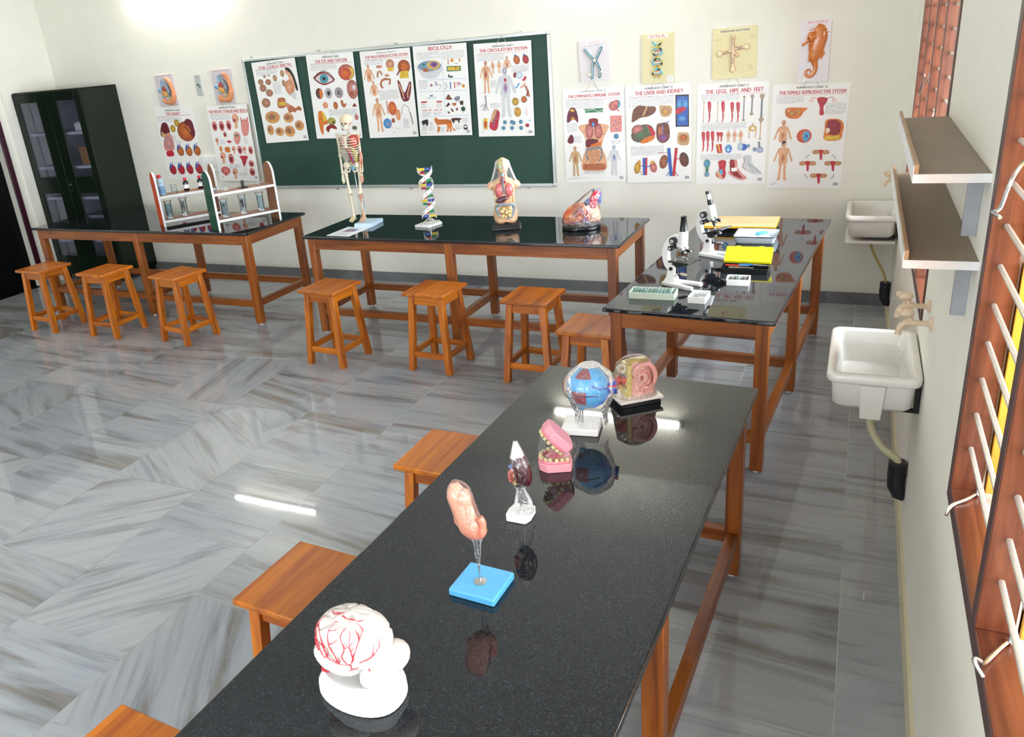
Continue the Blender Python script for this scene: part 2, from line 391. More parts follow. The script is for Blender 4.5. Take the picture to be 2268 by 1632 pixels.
ART={
'heart':[('T', 'HUMAN BODY CHART', 23.8, 3.9, 20.0, 1.8, 'k'),
('T', 'THE HEART', 23.7, 6.9, 19.3, 3.3, 'r'),
('L','r',0.28,[0.9,9.8,47.8,8.3]),
('B',1.0,10.5,33.9,14.4),
('P','m',[6.3,16.0,12.7,16.1,14.8,24.2,12.0,29.2,7.5,27.1,2.0,29.0,1.9,24.0]),
('P','t',[3.4,24.0,7.7,26.6,13.8,25.2,14.1,29.2,6.7,30.1,2.7,29.0]),
('E',19.8,21.4,3.6,3.6,'yn',0),
('E',26.5,16.1,3.6,3.6,'yn',0),
('E',36.9,24.5,11.8,9.9,'om',0),
('P','m',[36.2,16.4,40.2,12.4,45.6,13.5,47.9,18.6,47.3,28.7,43.5,29.6,42.3,20.5]),
('L','N',1.29,[36.1,19.4,41.0,25.5,43.3,27.6]),
('P','p',[8.0,28.1,15.9,27.7,17.1,39.3,13.8,43.3,3.8,43.2,2.9,36.1]),
('E',10.3,35.2,5.7,6.2,'pG',0),
('P','r',[5.0,44.2,13.1,43.3,13.9,48.4,5.8,49.2,4.2,47.2]),
('E',24.0,43.7,4.6,5.2,'on',-20),
('P','b',[22.2,36.4,23.5,39.4,21.0,43.4,20.0,40.4]),
('L','v',1.0,[25.1,36.2,24.5,40.5]),
('E',35.4,43.9,4.6,5.2,'on',-20),
('P','b',[33.7,36.5,35.0,39.6,32.5,43.6,31.4,40.6]),
('L','v',1.01,[36.6,36.4,36.0,40.6]),
('E',46.4,43.5,4.6,5.2,'on',-20),
('P','b',[44.6,36.2,45.9,39.3,43.4,43.3,42.4,40.2]),
('L','v',1.01,[47.5,36.0,47.0,40.3]),
('E',8.7,62.7,4.6,5.2,'rR',-20),
('P','b',[7.0,55.3,8.3,58.4,5.8,62.4,4.7,59.4]),
('L','v',1.0,[9.9,55.2,9.3,59.5]),
('E',20.3,62.4,4.6,5.3,'rR',-20),
('P','b',[18.6,55.0,19.9,58.1,17.4,62.1,16.3,59.1]),
('L','v',1.01,[21.5,54.9,20.9,59.2]),
('E',32.0,62.1,4.6,5.3,'rR',-20),
('P','b',[30.2,54.7,31.5,57.8,29.0,61.9,28.0,58.8]),
('L','v',1.01,[33.1,54.6,32.6,58.9]),
('E',44.4,61.8,4.6,5.3,'rR',-20),
('P','b',[42.6,54.5,43.9,57.5,41.4,61.6,40.3,58.5]),
('L','v',1.01,[45.5,54.3,45.0,58.6]),
('B',16.4,27.2,21.9,32.3),
('B',20.0,33.8,29.6,35.5)],
'mouth':[('T', 'HUMAN BODY CHART', 25.5, 2.8, 20.6, 1.9, 'k'),
('T', 'THE MOUTH, TONGUE AND SPEECH', 25.7, 6.0, 48.1, 3.4, 'r'),
('L','r',0.25,[2.2,9.0,49.5,7.8]),
('B',2.7,9.5,27.7,13.8),
('E',5.8,19.5,3.2,4.7,'pr',0),
('E',5.8,19.8,1.8,2.8,'mR',0),
('L','w',0.37,[5.0,17.2,7.6,17.2]),
('E',14.8,19.6,3.2,4.7,'pr',0),
('E',14.7,19.9,1.8,2.8,'mR',0),
('L','w',0.38,[13.9,17.3,16.5,17.3]),
('E',23.8,19.2,3.0,4.7,'pr',0),
('E',23.7,19.6,1.7,2.8,'mR',0),
('L','w',0.38,[23.0,16.9,25.5,16.9]),
('E',32.2,42.8,3.0,4.0,'pr',0),
('E',32.1,43.1,1.6,2.4,'mR',0),
('L','w',0.37,[31.4,40.8,33.8,40.8]),
('E',45.5,43.3,2.7,3.8,'pr',0),
('E',45.4,43.6,1.5,2.3,'mR',0),
('L','w',0.38,[44.8,41.4,47.0,41.4]),
('E',19.3,51.3,3.4,4.9,'pr',0),
('E',19.2,51.6,1.9,2.9,'mR',0),
('L','w',0.36,[18.4,48.9,21.1,49.0]),
('E',43.6,56.2,3.3,3.2,'pr',0),
('E',43.5,56.5,1.8,2.0,'mR',0),
('L','w',0.37,[42.6,54.6,45.3,54.6]),
('E',43.0,64.3,3.4,3.9,'pr',0),
('E',43.0,64.6,1.9,2.3,'mR',0),
('L','w',0.37,[42.1,62.4,44.8,62.5]),
('E',17.1,27.6,2.0,2.7,'pr',0),
('E',17.0,27.9,1.1,1.6,'mR',0),
('L','w',0.37,[16.5,26.2,18.1,26.3]),
('E',33.6,12.7,4.1,4.1,'fp',0),
('P','f',[32.0,14.3,35.5,14.9,34.4,22.1,30.9,22.4]),
('E',31.7,14.8,1.7,1.7,'rR',0),
('E',25.0,41.3,2.4,2.3,'fp',0),
('P','f',[24.1,42.2,26.1,42.5,25.5,46.6,23.5,46.7]),
('E',23.9,42.4,1.0,1.0,'rR',0),
('E',38.4,41.6,2.2,2.1,'fp',0),
('P','f',[37.5,42.4,39.4,42.7,38.8,46.5,36.9,46.6]),
('E',37.3,42.6,0.9,0.9,'rR',0),
('E',9.6,47.9,3.5,3.4,'fp',0),
('P','f',[8.3,49.2,11.2,49.7,10.5,55.7,7.5,55.9]),
('E',8.0,49.6,1.4,1.4,'rR',0),
('E',21.5,63.5,3.3,3.1,'fp',0),
('P','f',[20.3,64.7,23.0,65.2,22.3,70.7,19.5,70.9]),
('E',20.0,65.1,1.3,1.3,'rR',0),
('E',5.8,32.6,2.2,2.1,'fp',0),
('P','f',[5.0,33.5,6.9,33.8,6.4,37.6,4.6,37.7]),
('E',4.8,33.7,0.9,0.9,'rR',0),
('P','p',[39.4,18.5,42.2,14.4,46.7,14.4,49.0,18.6,46.4,26.9,42.6,29.9,39.2,27.8]),
('L','r',1.02,[40.4,17.0,40.5,12.3]),
('L','r',1.03,[46.9,16.5,48.7,12.3]),
('P','p',[28.4,27.2,32.1,25.7,35.4,27.8,35.2,32.8,30.8,37.6,27.7,34.8]),
('P','g',[29.7,28.2,34.1,28.3,33.1,30.0,29.7,29.9]),
('P','r',[17.3,34.1,21.2,33.2,24.6,34.7,20.6,36.2]),
('E',8.5,41.4,1.8,2.8,'ot',0),
('P','o',[14.2,40.0,19.7,40.1,19.9,44.1,16.9,45.0,13.8,44.0]),
('P','r',[30.9,48.7,40.4,48.8,38.6,52.7,34.8,58.4,33.2,57.4,32.5,52.6]),
('E',9.5,62.6,5.7,4.0,'pr',0),
('P','r',[7.5,64.9,10.9,65.9,9.9,67.7,7.6,67.2]),
('L','G',0.24,[34.2,58.4,33.5,64.1]),
('L','G',0.24,[36.7,58.4,36.0,64.2]),
('B',39.2,30.9,44.7,37.0),
('B',8.8,33.0,16.0,37.1),
('B',15.8,56.6,28.9,60.2),
('B',26.1,64.9,36.9,68.0),
('B',2.7,68.0,6.5,70.0)],
'child':[('T', 'HUMAN BODY CHART', 26.8, 3.0, 19.1, 1.6, 'k'),
('T', 'THE CHILD BIRTH', 25.9, 5.4, 37.5, 2.9, 'r'),
('L','r',0.23,[3.7,6.7,47.5,7.3]),
('B',3.6,7.0,27.9,12.7),
('E',12.5,13.2,1.6,1.3,'tm',0),
('E',12.8,13.4,0.8,0.7,'pn',0),
('E',17.6,12.8,1.0,0.8,'tm',0),
('E',17.9,13.0,0.5,0.4,'pn',0),
('E',6.9,17.6,3.2,2.6,'tm',0),
('E',7.2,17.8,1.6,1.3,'pn',0),
('E',15.6,18.3,3.3,2.6,'tm',0),
('E',15.9,18.5,1.6,1.4,'pn',0),
('E',8.3,23.2,4.0,3.3,'tm',0),
('E',8.6,23.4,2.0,1.7,'pn',0),
('E',14.7,27.9,4.1,3.3,'tm',0),
('E',15.0,28.1,2.0,1.7,'pn',0),
('E',8.6,36.4,5.1,4.3,'tm',0),
('E',8.9,36.6,2.6,2.2,'pn',0),
('E',24.1,15.6,2.3,2.8,'tn',0),
('E',33.2,12.3,2.2,3.0,'tn',0),
('E',33.1,20.7,2.0,3.0,'tn',0),
('P','f',[38.5,11.8,43.9,13.9,46.3,19.3,45.0,26.2,41.8,30.4,39.0,32.5,35.9,30.0,34.2,25.4,36.8,20.3,39.8,17.0]),
('E',38.7,24.8,4.9,6.3,'fF',0),
('E',40.1,11.1,3.7,3.0,'ff',0),
('P','k',[37.0,8.3,40.5,7.8,43.5,10.1,46.0,14.9,47.5,22.0,48.0,27.3,46.3,28.5,45.3,24.4,44.3,17.4,42.3,13.0]),
('P','l',[38.2,30.2,45.4,29.8,43.6,36.1,39.9,34.0]),
('B',20.3,19.0,29.4,29.6),
('P','F',[22.9,34.1,26.8,33.0,31.4,34.3,30.1,41.7,21.8,41.6]),
('P','y',[22.9,36.9,31.0,37.0,30.3,40.3,22.2,40.0]),
('P','F',[32.4,38.1,35.1,39.7,38.4,41.3,41.6,43.4,45.6,41.8,48.1,44.8,46.6,46.1,42.5,45.4,40.9,47.2,37.4,46.5,33.5,47.2,32.0,42.8]),
('E',33.1,40.5,2.2,1.9,'fF',0),
('E',13.0,49.8,8.7,5.6,'ot',0),
('E',12.1,49.4,5.4,3.3,'nt',0),
('E',12.1,49.4,2.6,1.9,'Fn',0),
('L','y',0.63,[5.3,52.0,11.9,54.1,18.4,52.9]),
('E',31.4,51.5,5.9,4.5,'ot',0),
('E',30.5,51.1,3.7,2.7,'nt',0),
('E',30.5,51.1,1.8,1.6,'Fn',0),
('L','y',0.62,[26.2,53.4,30.7,55.0,35.1,53.9]),
('E',42.4,59.1,5.2,4.6,'ot',0),
('E',41.4,58.8,3.2,2.7,'nt',0),
('E',41.4,58.8,1.6,1.6,'Fn',0),
('L','y',0.62,[37.8,61.1,41.7,62.8,45.6,61.6]),
('E',7.9,61.1,3.8,4.8,'ot',0),
('E',6.9,60.7,2.4,2.8,'nt',0),
('E',6.9,60.7,1.1,1.7,'Fn',0),
('L','y',0.64,[4.2,63.2,7.0,64.8,10.0,63.6]),
('E',18.4,63.3,5.1,4.0,'ot',0),
('E',17.5,62.9,3.1,2.4,'nt',0),
('E',17.5,62.9,1.5,1.4,'Fn',0),
('L','y',0.64,[13.9,65.0,17.7,66.4,21.5,65.4]),
('E',30.2,63.5,6.0,5.2,'ot',0),
('E',29.2,63.1,3.7,3.1,'nt',0),
('E',29.2,63.1,1.8,1.8,'Fn',0),
('L','y',0.63,[24.8,65.7,29.3,67.6,33.9,66.3])],
'eye':[('T', 'HUMAN BODY CHART', 26.4, 3.1, 17.7, 1.7, 'k'),
('T', 'THE EYE AND THE EAR', 26.2, 6.1, 34.5, 3.1, 'r'),
('L','r',0.22,[3.7,7.9,48.9,8.3]),
('B',3.7,8.2,32.1,13.4),
('P','R',[5.5,20.2,9.8,16.9,16.7,14.9,22.9,17.5,27.5,22.4,23.1,24.7,16.3,26.3,10.0,24.2]),
('P','l',[7.4,20.3,11.4,17.7,17.1,16.3,22.2,18.5,26.1,22.2,21.5,24.0,16.0,24.9,10.7,23.1]),
('E',16.5,20.7,4.6,4.1,'Bg',0),
('E',16.5,20.7,1.7,1.6,'kk',0),
('L','N',0.66,[5.0,19.9,10.5,16.0,17.4,14.0,23.6,16.8,28.0,22.2]),
('E',40.9,16.5,8.5,6.8,'pR',0),
('E',39.7,17.3,5.5,5.0,'or',0),
('P','y',[44.1,12.1,48.6,14.6,47.2,20.4,42.8,22.0,46.6,17.6]),
('E',45.3,31.0,5.8,8.2,'pn',0),
('E',47.1,29.3,2.6,2.7,'wR',0),
('E',44.3,34.5,2.3,2.2,'Fm',0),
('E',9.4,33.3,3.9,4.7,'nk',0),
('P','o',[9.9,29.2,13.2,31.6,12.8,35.2,9.6,37.6]),
('E',19.5,33.4,4.1,4.7,'Gl',0),
('E',19.5,33.4,1.6,2.0,'kk',0),
('E',30.6,33.3,4.5,4.7,'lm',0),
('E',30.6,33.3,2.1,2.2,'Gk',0),
('E',14.3,43.6,2.7,2.9,'fo',0),
('E',25.4,44.1,2.4,3.3,'on',0),
('P','F',[31.3,40.3,33.5,39.9,34.6,43.1,37.4,42.3,35.4,45.8,32.2,45.2]),
('P','R',[42.8,45.5,45.8,42.5,48.0,45.7]),
('B',16.9,47.5,48.0,53.1),
('P','o',[5.7,49.4,10.1,49.1,12.0,55.8,15.7,56.8,13.6,60.3,9.7,61.1,8.2,68.7,6.1,68.2,4.6,58.4]),
('P','y',[9.0,49.5,11.7,49.6,14.2,55.9,10.0,58.5]),
('E',19.0,57.8,4.5,3.4,'yg',0),
('P','R',[13.4,62.1,19.5,60.4,23.0,62.7,23.2,64.9,16.9,63.9,14.3,67.4,11.9,65.2]),
('E',20.8,58.7,1.9,1.3,'ng',0),
('E',30.9,54.9,1.9,2.3,'pr',0),
('E',46.2,54.8,1.9,2.5,'pR',0),
('E',30.2,64.2,1.3,1.8,'mk',0),
('E',42.9,64.0,2.6,1.8,'gn',0)],
'male':[('T', 'HUMAN BODY CHART 23', 26.4, 2.7, 19.5, 1.4, 'k'),
('T', 'THE MALE REPRODUCTIVE SYSTEM', 26.2, 5.2, 42.1, 2.7, 'r'),
('L','r',0.21,[3.3,7.2,48.5,7.7]),
('B',3.5,7.5,22.7,11.6),
('F',6.9,11.2,23.5,'fF',2),
('F',10.4,24.7,20.9,'fF',2),
('F',12.2,39.1,28.5,'fF',1),
('E',29.3,12.0,4.1,3.9,'fR',0),
('P','y',[26.4,14.7,32.6,14.7,31.7,17.9,26.6,17.5]),
('E',42.7,14.9,6.0,5.7,'om',0),
('P','y',[38.3,18.3,46.4,18.4,46.3,24.2,37.7,24.1]),
('L','m',1.21,[39.5,16.8,36.7,19.1,35.1,21.5]),
('E',18.2,13.4,3.1,1.2,'pF',0),
('L','F',1.47,[20.4,20.2,18.8,17.2,16.3,17.8,15.4,22.0]),
('L','F',1.88,[26.7,28.6,27.8,24.4,23.1,23.7,19.3,24.8,17.8,28.1,19.5,31.2]),
('E',25.1,20.9,2.3,1.2,'fF',0),
('P','m',[34.9,26.0,37.3,27.4,40.5,36.1,46.0,27.9,48.0,27.6,47.5,33.0,44.6,41.5,41.9,43.1,38.2,42.5,36.3,36.8]),
('L','f',1.03,[36.0,28.2,39.3,37.8,39.4,41.3]),
('L','f',1.01,[46.7,29.2,43.5,37.1,43.7,40.6]),
('B',15.5,33.0,34.8,40.6),
('E',26.9,48.3,4.1,5.9,'or',0),
('L','y',0.32,[24.5,46.0,30.0,49.8]),
('L','y',0.32,[23.6,48.7,29.1,52.5]),
('L','y',0.32,[25.8,44.3,30.6,47.1]),
('P','p',[21.3,41.4,22.4,41.5,22.6,52.3,21.5,53.0]),
('E',32.0,53.9,2.4,4.8,'fo',0),
('E',20.2,60.9,4.2,4.3,'Bb',0),
('E',22.0,61.9,1.5,0.8,'pr',0),
('E',26.4,58.6,1.7,2.0,'FR',0),
('L','n',0.32,[35.9,54.0,36.6,48.2,39.5,45.7,42.4,47.5,44.0,52.9]),
('L','G',0.94,[43.9,52.0,45.2,57.5,45.7,62.5]),
('B',36.3,57.2,42.2,65.7),
('L','p',0.33,[25.7,67.7,27.1,69.3]),
('L','p',0.33,[29.3,64.9,31.4,65.9]),
('L','p',0.33,[23.9,63.9,25.5,64.4])],
'bio':[('T', 'BIOLOGY', 25.9, 2.7, 22.2, 3.4, 'r'),
('B',3.0,5.3,25.1,8.9),
('B',3.2,8.8,25.3,11.6),
('B',27.2,5.4,47.5,11.2),
('P','l',[3.3,15.4,25.6,17.3,23.6,22.8,19.3,26.0,10.4,26.0,5.4,22.1]),
('E',14.6,16.2,11.1,4.2,'BG',0),
('E',18.3,15.7,6.3,3.7,'yt',0),
('E',19.0,15.3,3.4,2.3,'vv',0),
('E',19.0,15.3,1.2,0.8,'mm',0),
('E',9.3,14.9,1.6,1.0,'gg',0),
('P','F',[7.4,18.0,12.4,17.4,13.5,20.8,8.6,20.5]),
('L','B',0.19,[26.6,5.4,25.9,56.2]),
('L','B',0.2,[3.7,27.4,47.7,27.3]),
('L','B',0.2,[2.9,36.5,48.0,36.6]),
('L','B',0.21,[2.8,57.1,47.5,56.6]),
('P','p',[32.0,11.6,32.9,11.6,33.0,16.0,31.8,15.9]),
('E',36.1,12.8,1.5,1.3,'oy',0),
('E',43.0,12.9,0.8,1.6,'pt',0),
('L','k',0.38,[38.3,15.1,41.1,15.6]),
('P','g',[30.7,17.1,43.7,17.5,43.6,21.3,30.7,21.4]),
('P','y',[31.8,17.9,42.7,18.2,42.5,20.6,31.8,20.6]),
('E',38.9,19.1,0.9,1.0,'oo',0),
('P','k',[31.6,23.6,32.7,23.6,32.7,26.3,31.5,26.0]),
('E',34.3,25.6,1.7,0.8,'kg',0),
('B',3.1,27.8,11.8,34.9),
('E',15.0,31.6,1.3,1.2,'vp',0),
('L','v',0.49,[18.2,28.6,20.6,32.3]),
('L','b',0.49,[20.2,28.9,18.6,32.2]),
('L','g',0.39,[20.7,31.0,24.6,32.0,22.3,34.9]),
('L','G',0.49,[27.7,30.0,29.9,32.6,27.7,35.5]),
('L','b',0.87,[33.1,29.8,32.9,35.2]),
('L','r',0.77,[37.0,29.8,36.8,34.5]),
('T', 'H', 40.1, 30.9, 1.9, 2.0, 'r'),
('T', 'C', 39.9, 32.6, 1.5, 1.8, 'r'),
('T', 'N', 41.9, 31.5, 1.5, 1.8, 'b'),
('E',44.9,33.2,1.4,1.4,'oy',0),
('P','b',[12.9,39.6,15.8,39.5,15.6,40.5,12.8,40.5]),
('P','r',[4.0,44.4,9.6,44.4,9.5,45.5,3.8,45.7]),
('P','r',[18.7,44.5,24.0,44.5,23.9,45.6,18.6,45.6]),
('P','p',[4.4,51.3,8.7,51.3,8.6,52.2,4.3,52.1]),
('P','p',[10.3,51.3,13.2,51.3,13.1,52.1,10.2,52.1]),
('P','p',[15.7,51.3,19.8,51.4,19.7,52.1,15.6,52.1]),
('P','p',[21.3,51.3,24.1,51.3,24.1,52.1,21.2,52.1]),
('B',9.5,41.0,19.3,42.4),
('B',3.7,46.4,9.0,49.6),
('B',18.5,46.3,23.6,50.4),
('B',3.9,53.0,12.8,55.9),
('B',14.7,53.3,23.5,56.1),
('P','n',[28.0,42.3,30.7,39.4,32.4,42.0,33.8,43.7,28.8,43.6]),
('P','G',[35.8,42.5,39.9,40.9,41.0,43.1,39.1,45.0,36.6,44.7]),
('P','N',[40.5,45.2,44.0,44.9,43.5,48.3,41.0,48.2]),
('P','N',[26.8,49.2,30.1,45.8,31.4,47.5,28.8,49.4]),
('P','F',[33.5,46.3,37.5,46.4,36.7,49.0,33.8,48.5]),
('P','N',[31.6,50.6,33.1,51.1,34.4,53.3,32.9,53.7]),
('P','n',[36.6,51.1,38.1,50.1,38.4,52.5,36.7,52.9]),
('E',43.4,51.5,2.0,2.0,'kg',0),
('L','n',0.29,[43.3,53.0,43.2,55.0]),
('P','n',[28.4,52.7,31.1,54.1,29.2,55.5]),
('P','k',[2.9,60.7,8.8,59.4,8.5,64.4,7.1,64.4,6.3,62.6,4.3,64.4,3.6,63.0]),
('P','l',[10.7,60.8,13.3,62.2,12.3,65.0,10.9,63.6]),
('P','o',[15.4,58.5,17.7,58.2,19.6,59.6,27.8,59.6,31.2,61.2,32.2,66.2,34.1,68.0,34.8,69.4,32.5,68.4,31.3,65.2,30.7,69.8,29.6,69.8,29.2,65.7,27.6,69.6,26.3,69.6,27.0,65.2,21.1,65.1,19.0,69.7,17.2,70.1,18.0,65.0,15.8,61.4]),
('P','w',[18.1,64.1,26.8,63.8,26.2,65.3,19.0,65.6]),
('L','k',0.31,[19.8,59.8,19.9,63.1]),
('L','k',0.31,[21.1,59.8,21.2,63.1]),
('L','k',0.31,[22.4,59.9,22.5,63.1]),
('L','k',0.31,[23.8,59.9,23.8,63.1]),
('L','k',0.3,[25.1,59.9,25.2,63.2]),
('L','k',0.3,[26.4,59.9,26.5,63.2]),
('L','k',0.3,[27.7,60.0,27.8,63.2]),
('L','k',0.3,[29.0,60.0,29.1,63.2]),
('L','k',0.3,[30.4,60.0,30.5,63.2]),
('P','N',[31.9,59.0,40.4,58.9,40.8,60.0,39.3,60.4,39.1,62.7,38.1,62.6,37.5,60.9,34.7,60.8,34.1,62.6,33.1,62.6]),
('E',44.5,66.3,2.2,2.3,'wk',0),
('E',44.2,65.0,0.6,0.5,'kk',0),
('P','k',[42.8,66.8,46.4,66.8,46.1,68.3,42.9,68.3]),
('B',42.4,58.7,47.5,62.8),
('B',2.8,65.3,8.2,68.6),
('B',10.2,65.4,15.0,68.7),
('B',20.9,66.5,24.7,70.2),
('B',34.9,64.4,41.1,68.1),
('B',2.2,70.4,6.7,71.8)],
'circ':[('T', 'HUMAN BODY CHART 5', 26.0, 3.1, 18.9, 1.6, 'k'),
('T', 'THE CIRCULATORY SYSTEM', 25.7, 5.6, 41.3, 2.9, 'r'),
('L','r',0.18,[2.7,7.9,47.5,8.2]),
('B',2.6,8.3,26.8,13.8),
('F',9.8,13.7,24.7,'fR',1),
('F',16.2,13.8,9.7,'fF',1),
('F',21.7,13.7,9.6,'fF',1),
('F',28.8,10.8,15.2,'fn',2),
('F',26.4,19.2,38.4,'lv',1),
('L','r',0.36,[26.6,28.3,26.2,36.4]),
('E',26.5,28.7,1.1,1.4,'rr',0),
('L','R',0.28,[9.4,18.0,8.9,26.0]),
('E',37.3,13.9,2.7,3.5,'on',-15),
('P','b',[35.0,10.7,36.4,9.3,37.2,11.6]),
('E',45.0,13.9,2.6,3.5,'rn',-15),
('P','b',[42.7,10.7,43.9,9.3,44.7,11.6]),
('B',32.4,18.3,47.7,23.3),
('L','R',1.97,[36.1,23.6,34.7,25.1,35.0,27.2]),
('E',39.1,25.5,2.7,2.8,'wB',0),
('L','r',1.97,[41.6,29.3,43.4,29.0,44.3,26.7]),
('L','B',1.08,[38.6,31.6,36.6,34.7,34.8,34.9]),
('L','p',1.07,[44.2,31.8,41.8,34.1,39.5,35.1]),
('L','F',1.44,[43.9,33.8,45.7,37.9,46.9,42.4]),
('L','R',1.08,[46.2,37.1,44.6,41.9]),
('E',34.6,45.7,2.8,3.1,'yn',0),
('E',42.2,44.3,2.5,2.6,'on',0),
('E',36.2,53.9,3.0,3.8,'yF',0),
('L','F',0.28,[36.4,50.3,36.1,57.4]),
('P','w',[42.3,53.3,44.2,50.9,45.7,53.4,43.9,57.1]),
('L','r',0.27,[44.2,51.3,43.9,56.7]),
('L','G',0.85,[8.2,39.9,8.5,44.9,8.5,47.4]),
('L','G',0.48,[8.2,47.4,4.8,51.9]),
('L','G',0.48,[8.2,47.4,7.4,52.3]),
('L','G',0.48,[8.4,47.4,10.0,52.3]),
('L','G',0.47,[8.3,46.5,3.1,48.9]),
('B',13.4,28.6,19.0,33.7),
('B',12.4,46.7,22.0,49.9),
('P','r',[10.4,65.4,12.4,58.5,15.3,51.8,18.2,51.5,20.3,54.9,18.9,60.4,17.5,66.4,14.5,68.3]),
('P','t',[12.4,58.5,15.8,51.8,18.3,51.7,14.8,58.6,12.6,62.0]),
('P','y',[5.3,59.7,7.2,58.0,8.8,59.3,8.4,66.3,6.9,67.1,5.0,66.2]),
('P','r',[6.2,60.6,7.9,60.6,7.7,65.4,6.0,65.8]),
('E',24.5,61.8,1.6,1.6,'Bk',0),
('E',30.7,61.7,1.6,1.6,'Bk',0),
('E',32.3,62.4,1.6,1.6,'Bk',0),
('E',38.6,61.7,1.6,1.6,'Bk',0),
('E',23.0,66.3,1.6,1.6,'Bk',0),
('E',30.6,66.4,1.6,1.6,'Bk',0),
('E',38.6,66.5,1.6,1.6,'Bk',0),
('E',17.7,55.7,0.9,1.0,'Gv',0),
('E',16.5,58.8,1.0,1.0,'Gv',0),
('E',14.9,61.2,1.0,1.0,'Gv',0),
('E',14.4,63.9,1.0,1.0,'Gv',0),
('E',44.2,64.5,1.7,1.4,'rR',0),
('L','b',0.46,[45.6,61.4,47.5,60.0]),
('B',2.5,68.8,7.1,70.2)],
'lymph':[('T', 'HUMAN BODY CHART 19', 25.5, 2.8, 20.1, 1.4, 'k'),
('T', 'THE LYMPHATIC/ IMMUNE  SYSTEM', 25.5, 5.8, 41.7, 2.6, 'r'),
('L','r',0.17,[2.5,8.0,47.8,8.7]),
('B',2.6,8.4,33.9,14.9),
('P','m',[3.7,18.8,6.0,14.7,8.1,14.0,10.6,15.3,12.4,21.5,12.0,25.8,10.0,23.7,7.6,23.3,4.5,25.4,2.9,24.6]),
('P','y',[5.5,15.8,8.1,15.2,10.1,16.4,7.9,17.5]),
('E',8.0,22.5,1.5,1.2,'oy',0),
('P','g',[17.7,15.6,33.1,15.5,32.7,18.6,18.6,18.6]),
('L','w',0.33,[18.3,17.2,24.9,16.0,28.9,18.1,32.6,17.1]),
('E',44.4,13.2,2.5,3.2,'Bg',0),
('E',41.2,14.5,3.6,3.6,'pR',0),
('E',43.3,12.3,2.0,2.3,'pr',0),
('L','r',0.8,[43.1,16.1,45.8,18.5]),
('L','y',0.32,[36.0,13.1,38.8,14.4]),
('L','y',0.32,[37.4,10.5,39.7,12.5]),
('P','p',[38.4,21.6,47.9,21.8,47.6,34.1,38.4,34.3]),
('E',43.0,25.9,0.5,0.5,'bb',0),
('E',41.3,28.9,0.5,0.5,'bb',0),
('E',45.3,27.6,0.5,0.5,'bb',0),
('E',43.5,32.0,0.5,0.5,'bb',0),
('E',40.6,25.1,0.4,0.4,'vv',0),
('E',43.1,37.5,2.0,2.0,'Bk',0),
('B',2.8,26.1,11.6,33.1),
('P','m',[3.3,38.3,6.0,34.8,8.0,36.9,7.9,40.8,5.2,42.0,2.9,40.6]),
('B',8.7,36.1,14.8,41.8),
('B',38.7,40.7,47.4,43.2),
('P','f',[21.0,24.2,28.6,24.2,28.6,26.8,35.6,28.3,37.3,30.3,33.6,37.0,31.1,45.4,34.0,52.5,33.7,63.3,15.2,63.1,15.1,54.3,18.3,45.0,17.2,36.4,12.6,30.0,14.4,27.8,20.6,26.9]),
('E',21.4,32.7,3.4,6.0,'pR',0),
('E',28.7,33.0,3.4,6.0,'pR',0),
('P','R',[21.6,23.5,28.4,23.6,27.9,28.7,25.0,29.8,22.2,28.5]),
('E',24.8,27.8,1.3,1.8,'Bb',0),
('P','m',[18.5,39.6,23.7,38.8,28.5,39.9,26.3,42.9,18.7,45.4]),
('P','o',[21.7,43.6,30.9,40.8,30.9,43.9,23.3,45.5]),
('L','G',2.15,[19.1,47.0,24.9,46.1,30.7,45.8]),
('L','G',1.32,[18.7,46.6,18.1,52.0,20.6,56.0]),
('L','G',1.31,[31.0,46.6,31.3,52.4,28.4,56.6]),
('E',21.5,48.6,1.7,1.4,'fF',0),
('E',23.9,48.3,1.6,1.4,'fF',0),
('E',26.6,48.5,1.6,1.4,'fF',0),
('E',28.8,50.0,1.6,1.4,'fF',0),
('E',20.9,50.9,1.7,1.4,'fF',0),
('E',23.4,51.4,1.6,1.4,'fF',0),
('E',26.2,51.9,1.6,1.4,'fF',0),
('E',28.6,53.1,1.6,1.4,'fF',0),
('E',21.2,53.3,1.7,1.4,'fF',0),
('E',24.0,54.4,1.6,1.4,'fF',0),
('E',26.4,55.4,1.6,1.4,'fF',0),
('E',23.1,56.5,1.7,1.4,'fF',0),
('P','F',[15.5,58.2,33.9,58.3,33.7,63.3,15.2,63.1]),
('F',9.0,44.3,23.7,'tF',1),
('F',41.1,44.2,23.2,'lb',1),
('B',16.0,63.8,33.2,66.6),
('B',2.6,69.4,20.2,70.5)],
'liver':[('T', 'HUMAN BODY CHART 15', 25.7, 2.6, 20.5, 1.8, 'k'),
('T', 'THE LIVER AND KIDNEY', 25.7, 5.4, 36.4, 3.2, 'r'),
('L','r',0.16,[2.7,7.7,38.1,8.5]),
('B',2.9,8.1,37.3,15.1),
('P','n',[4.7,22.6,6.0,17.4,9.9,14.3,16.1,15.1,23.0,15.9,22.5,20.0,17.5,22.6,11.3,23.4,5.0,26.4]),
('E',9.8,18.8,4.3,3.8,'nn',0),
('L','t',1.38,[16.5,15.5,14.4,20.2,13.2,22.0]),
('P','k',[38.1,8.2,48.0,8.5,48.1,31.8,38.1,31.5]),
('P','b',[39.2,9.3,47.3,9.8,47.2,30.7,39.2,30.6]),
('E',41.0,15.3,2.1,3.7,'Bb',0),
('E',45.4,15.6,2.1,3.6,'Bb',0),
('P','r',[38.5,18.8,41.7,17.4,46.1,17.9,43.8,20.6,38.8,22.4]),
('L','B',0.37,[43.6,9.7,43.6,13.3]),
('E',43.0,25.7,2.9,2.1,'Bb',0),
('P','t',[26.0,15.7,29.0,15.2,35.0,16.4,35.3,20.8,32.6,23.6,27.4,22.9]),
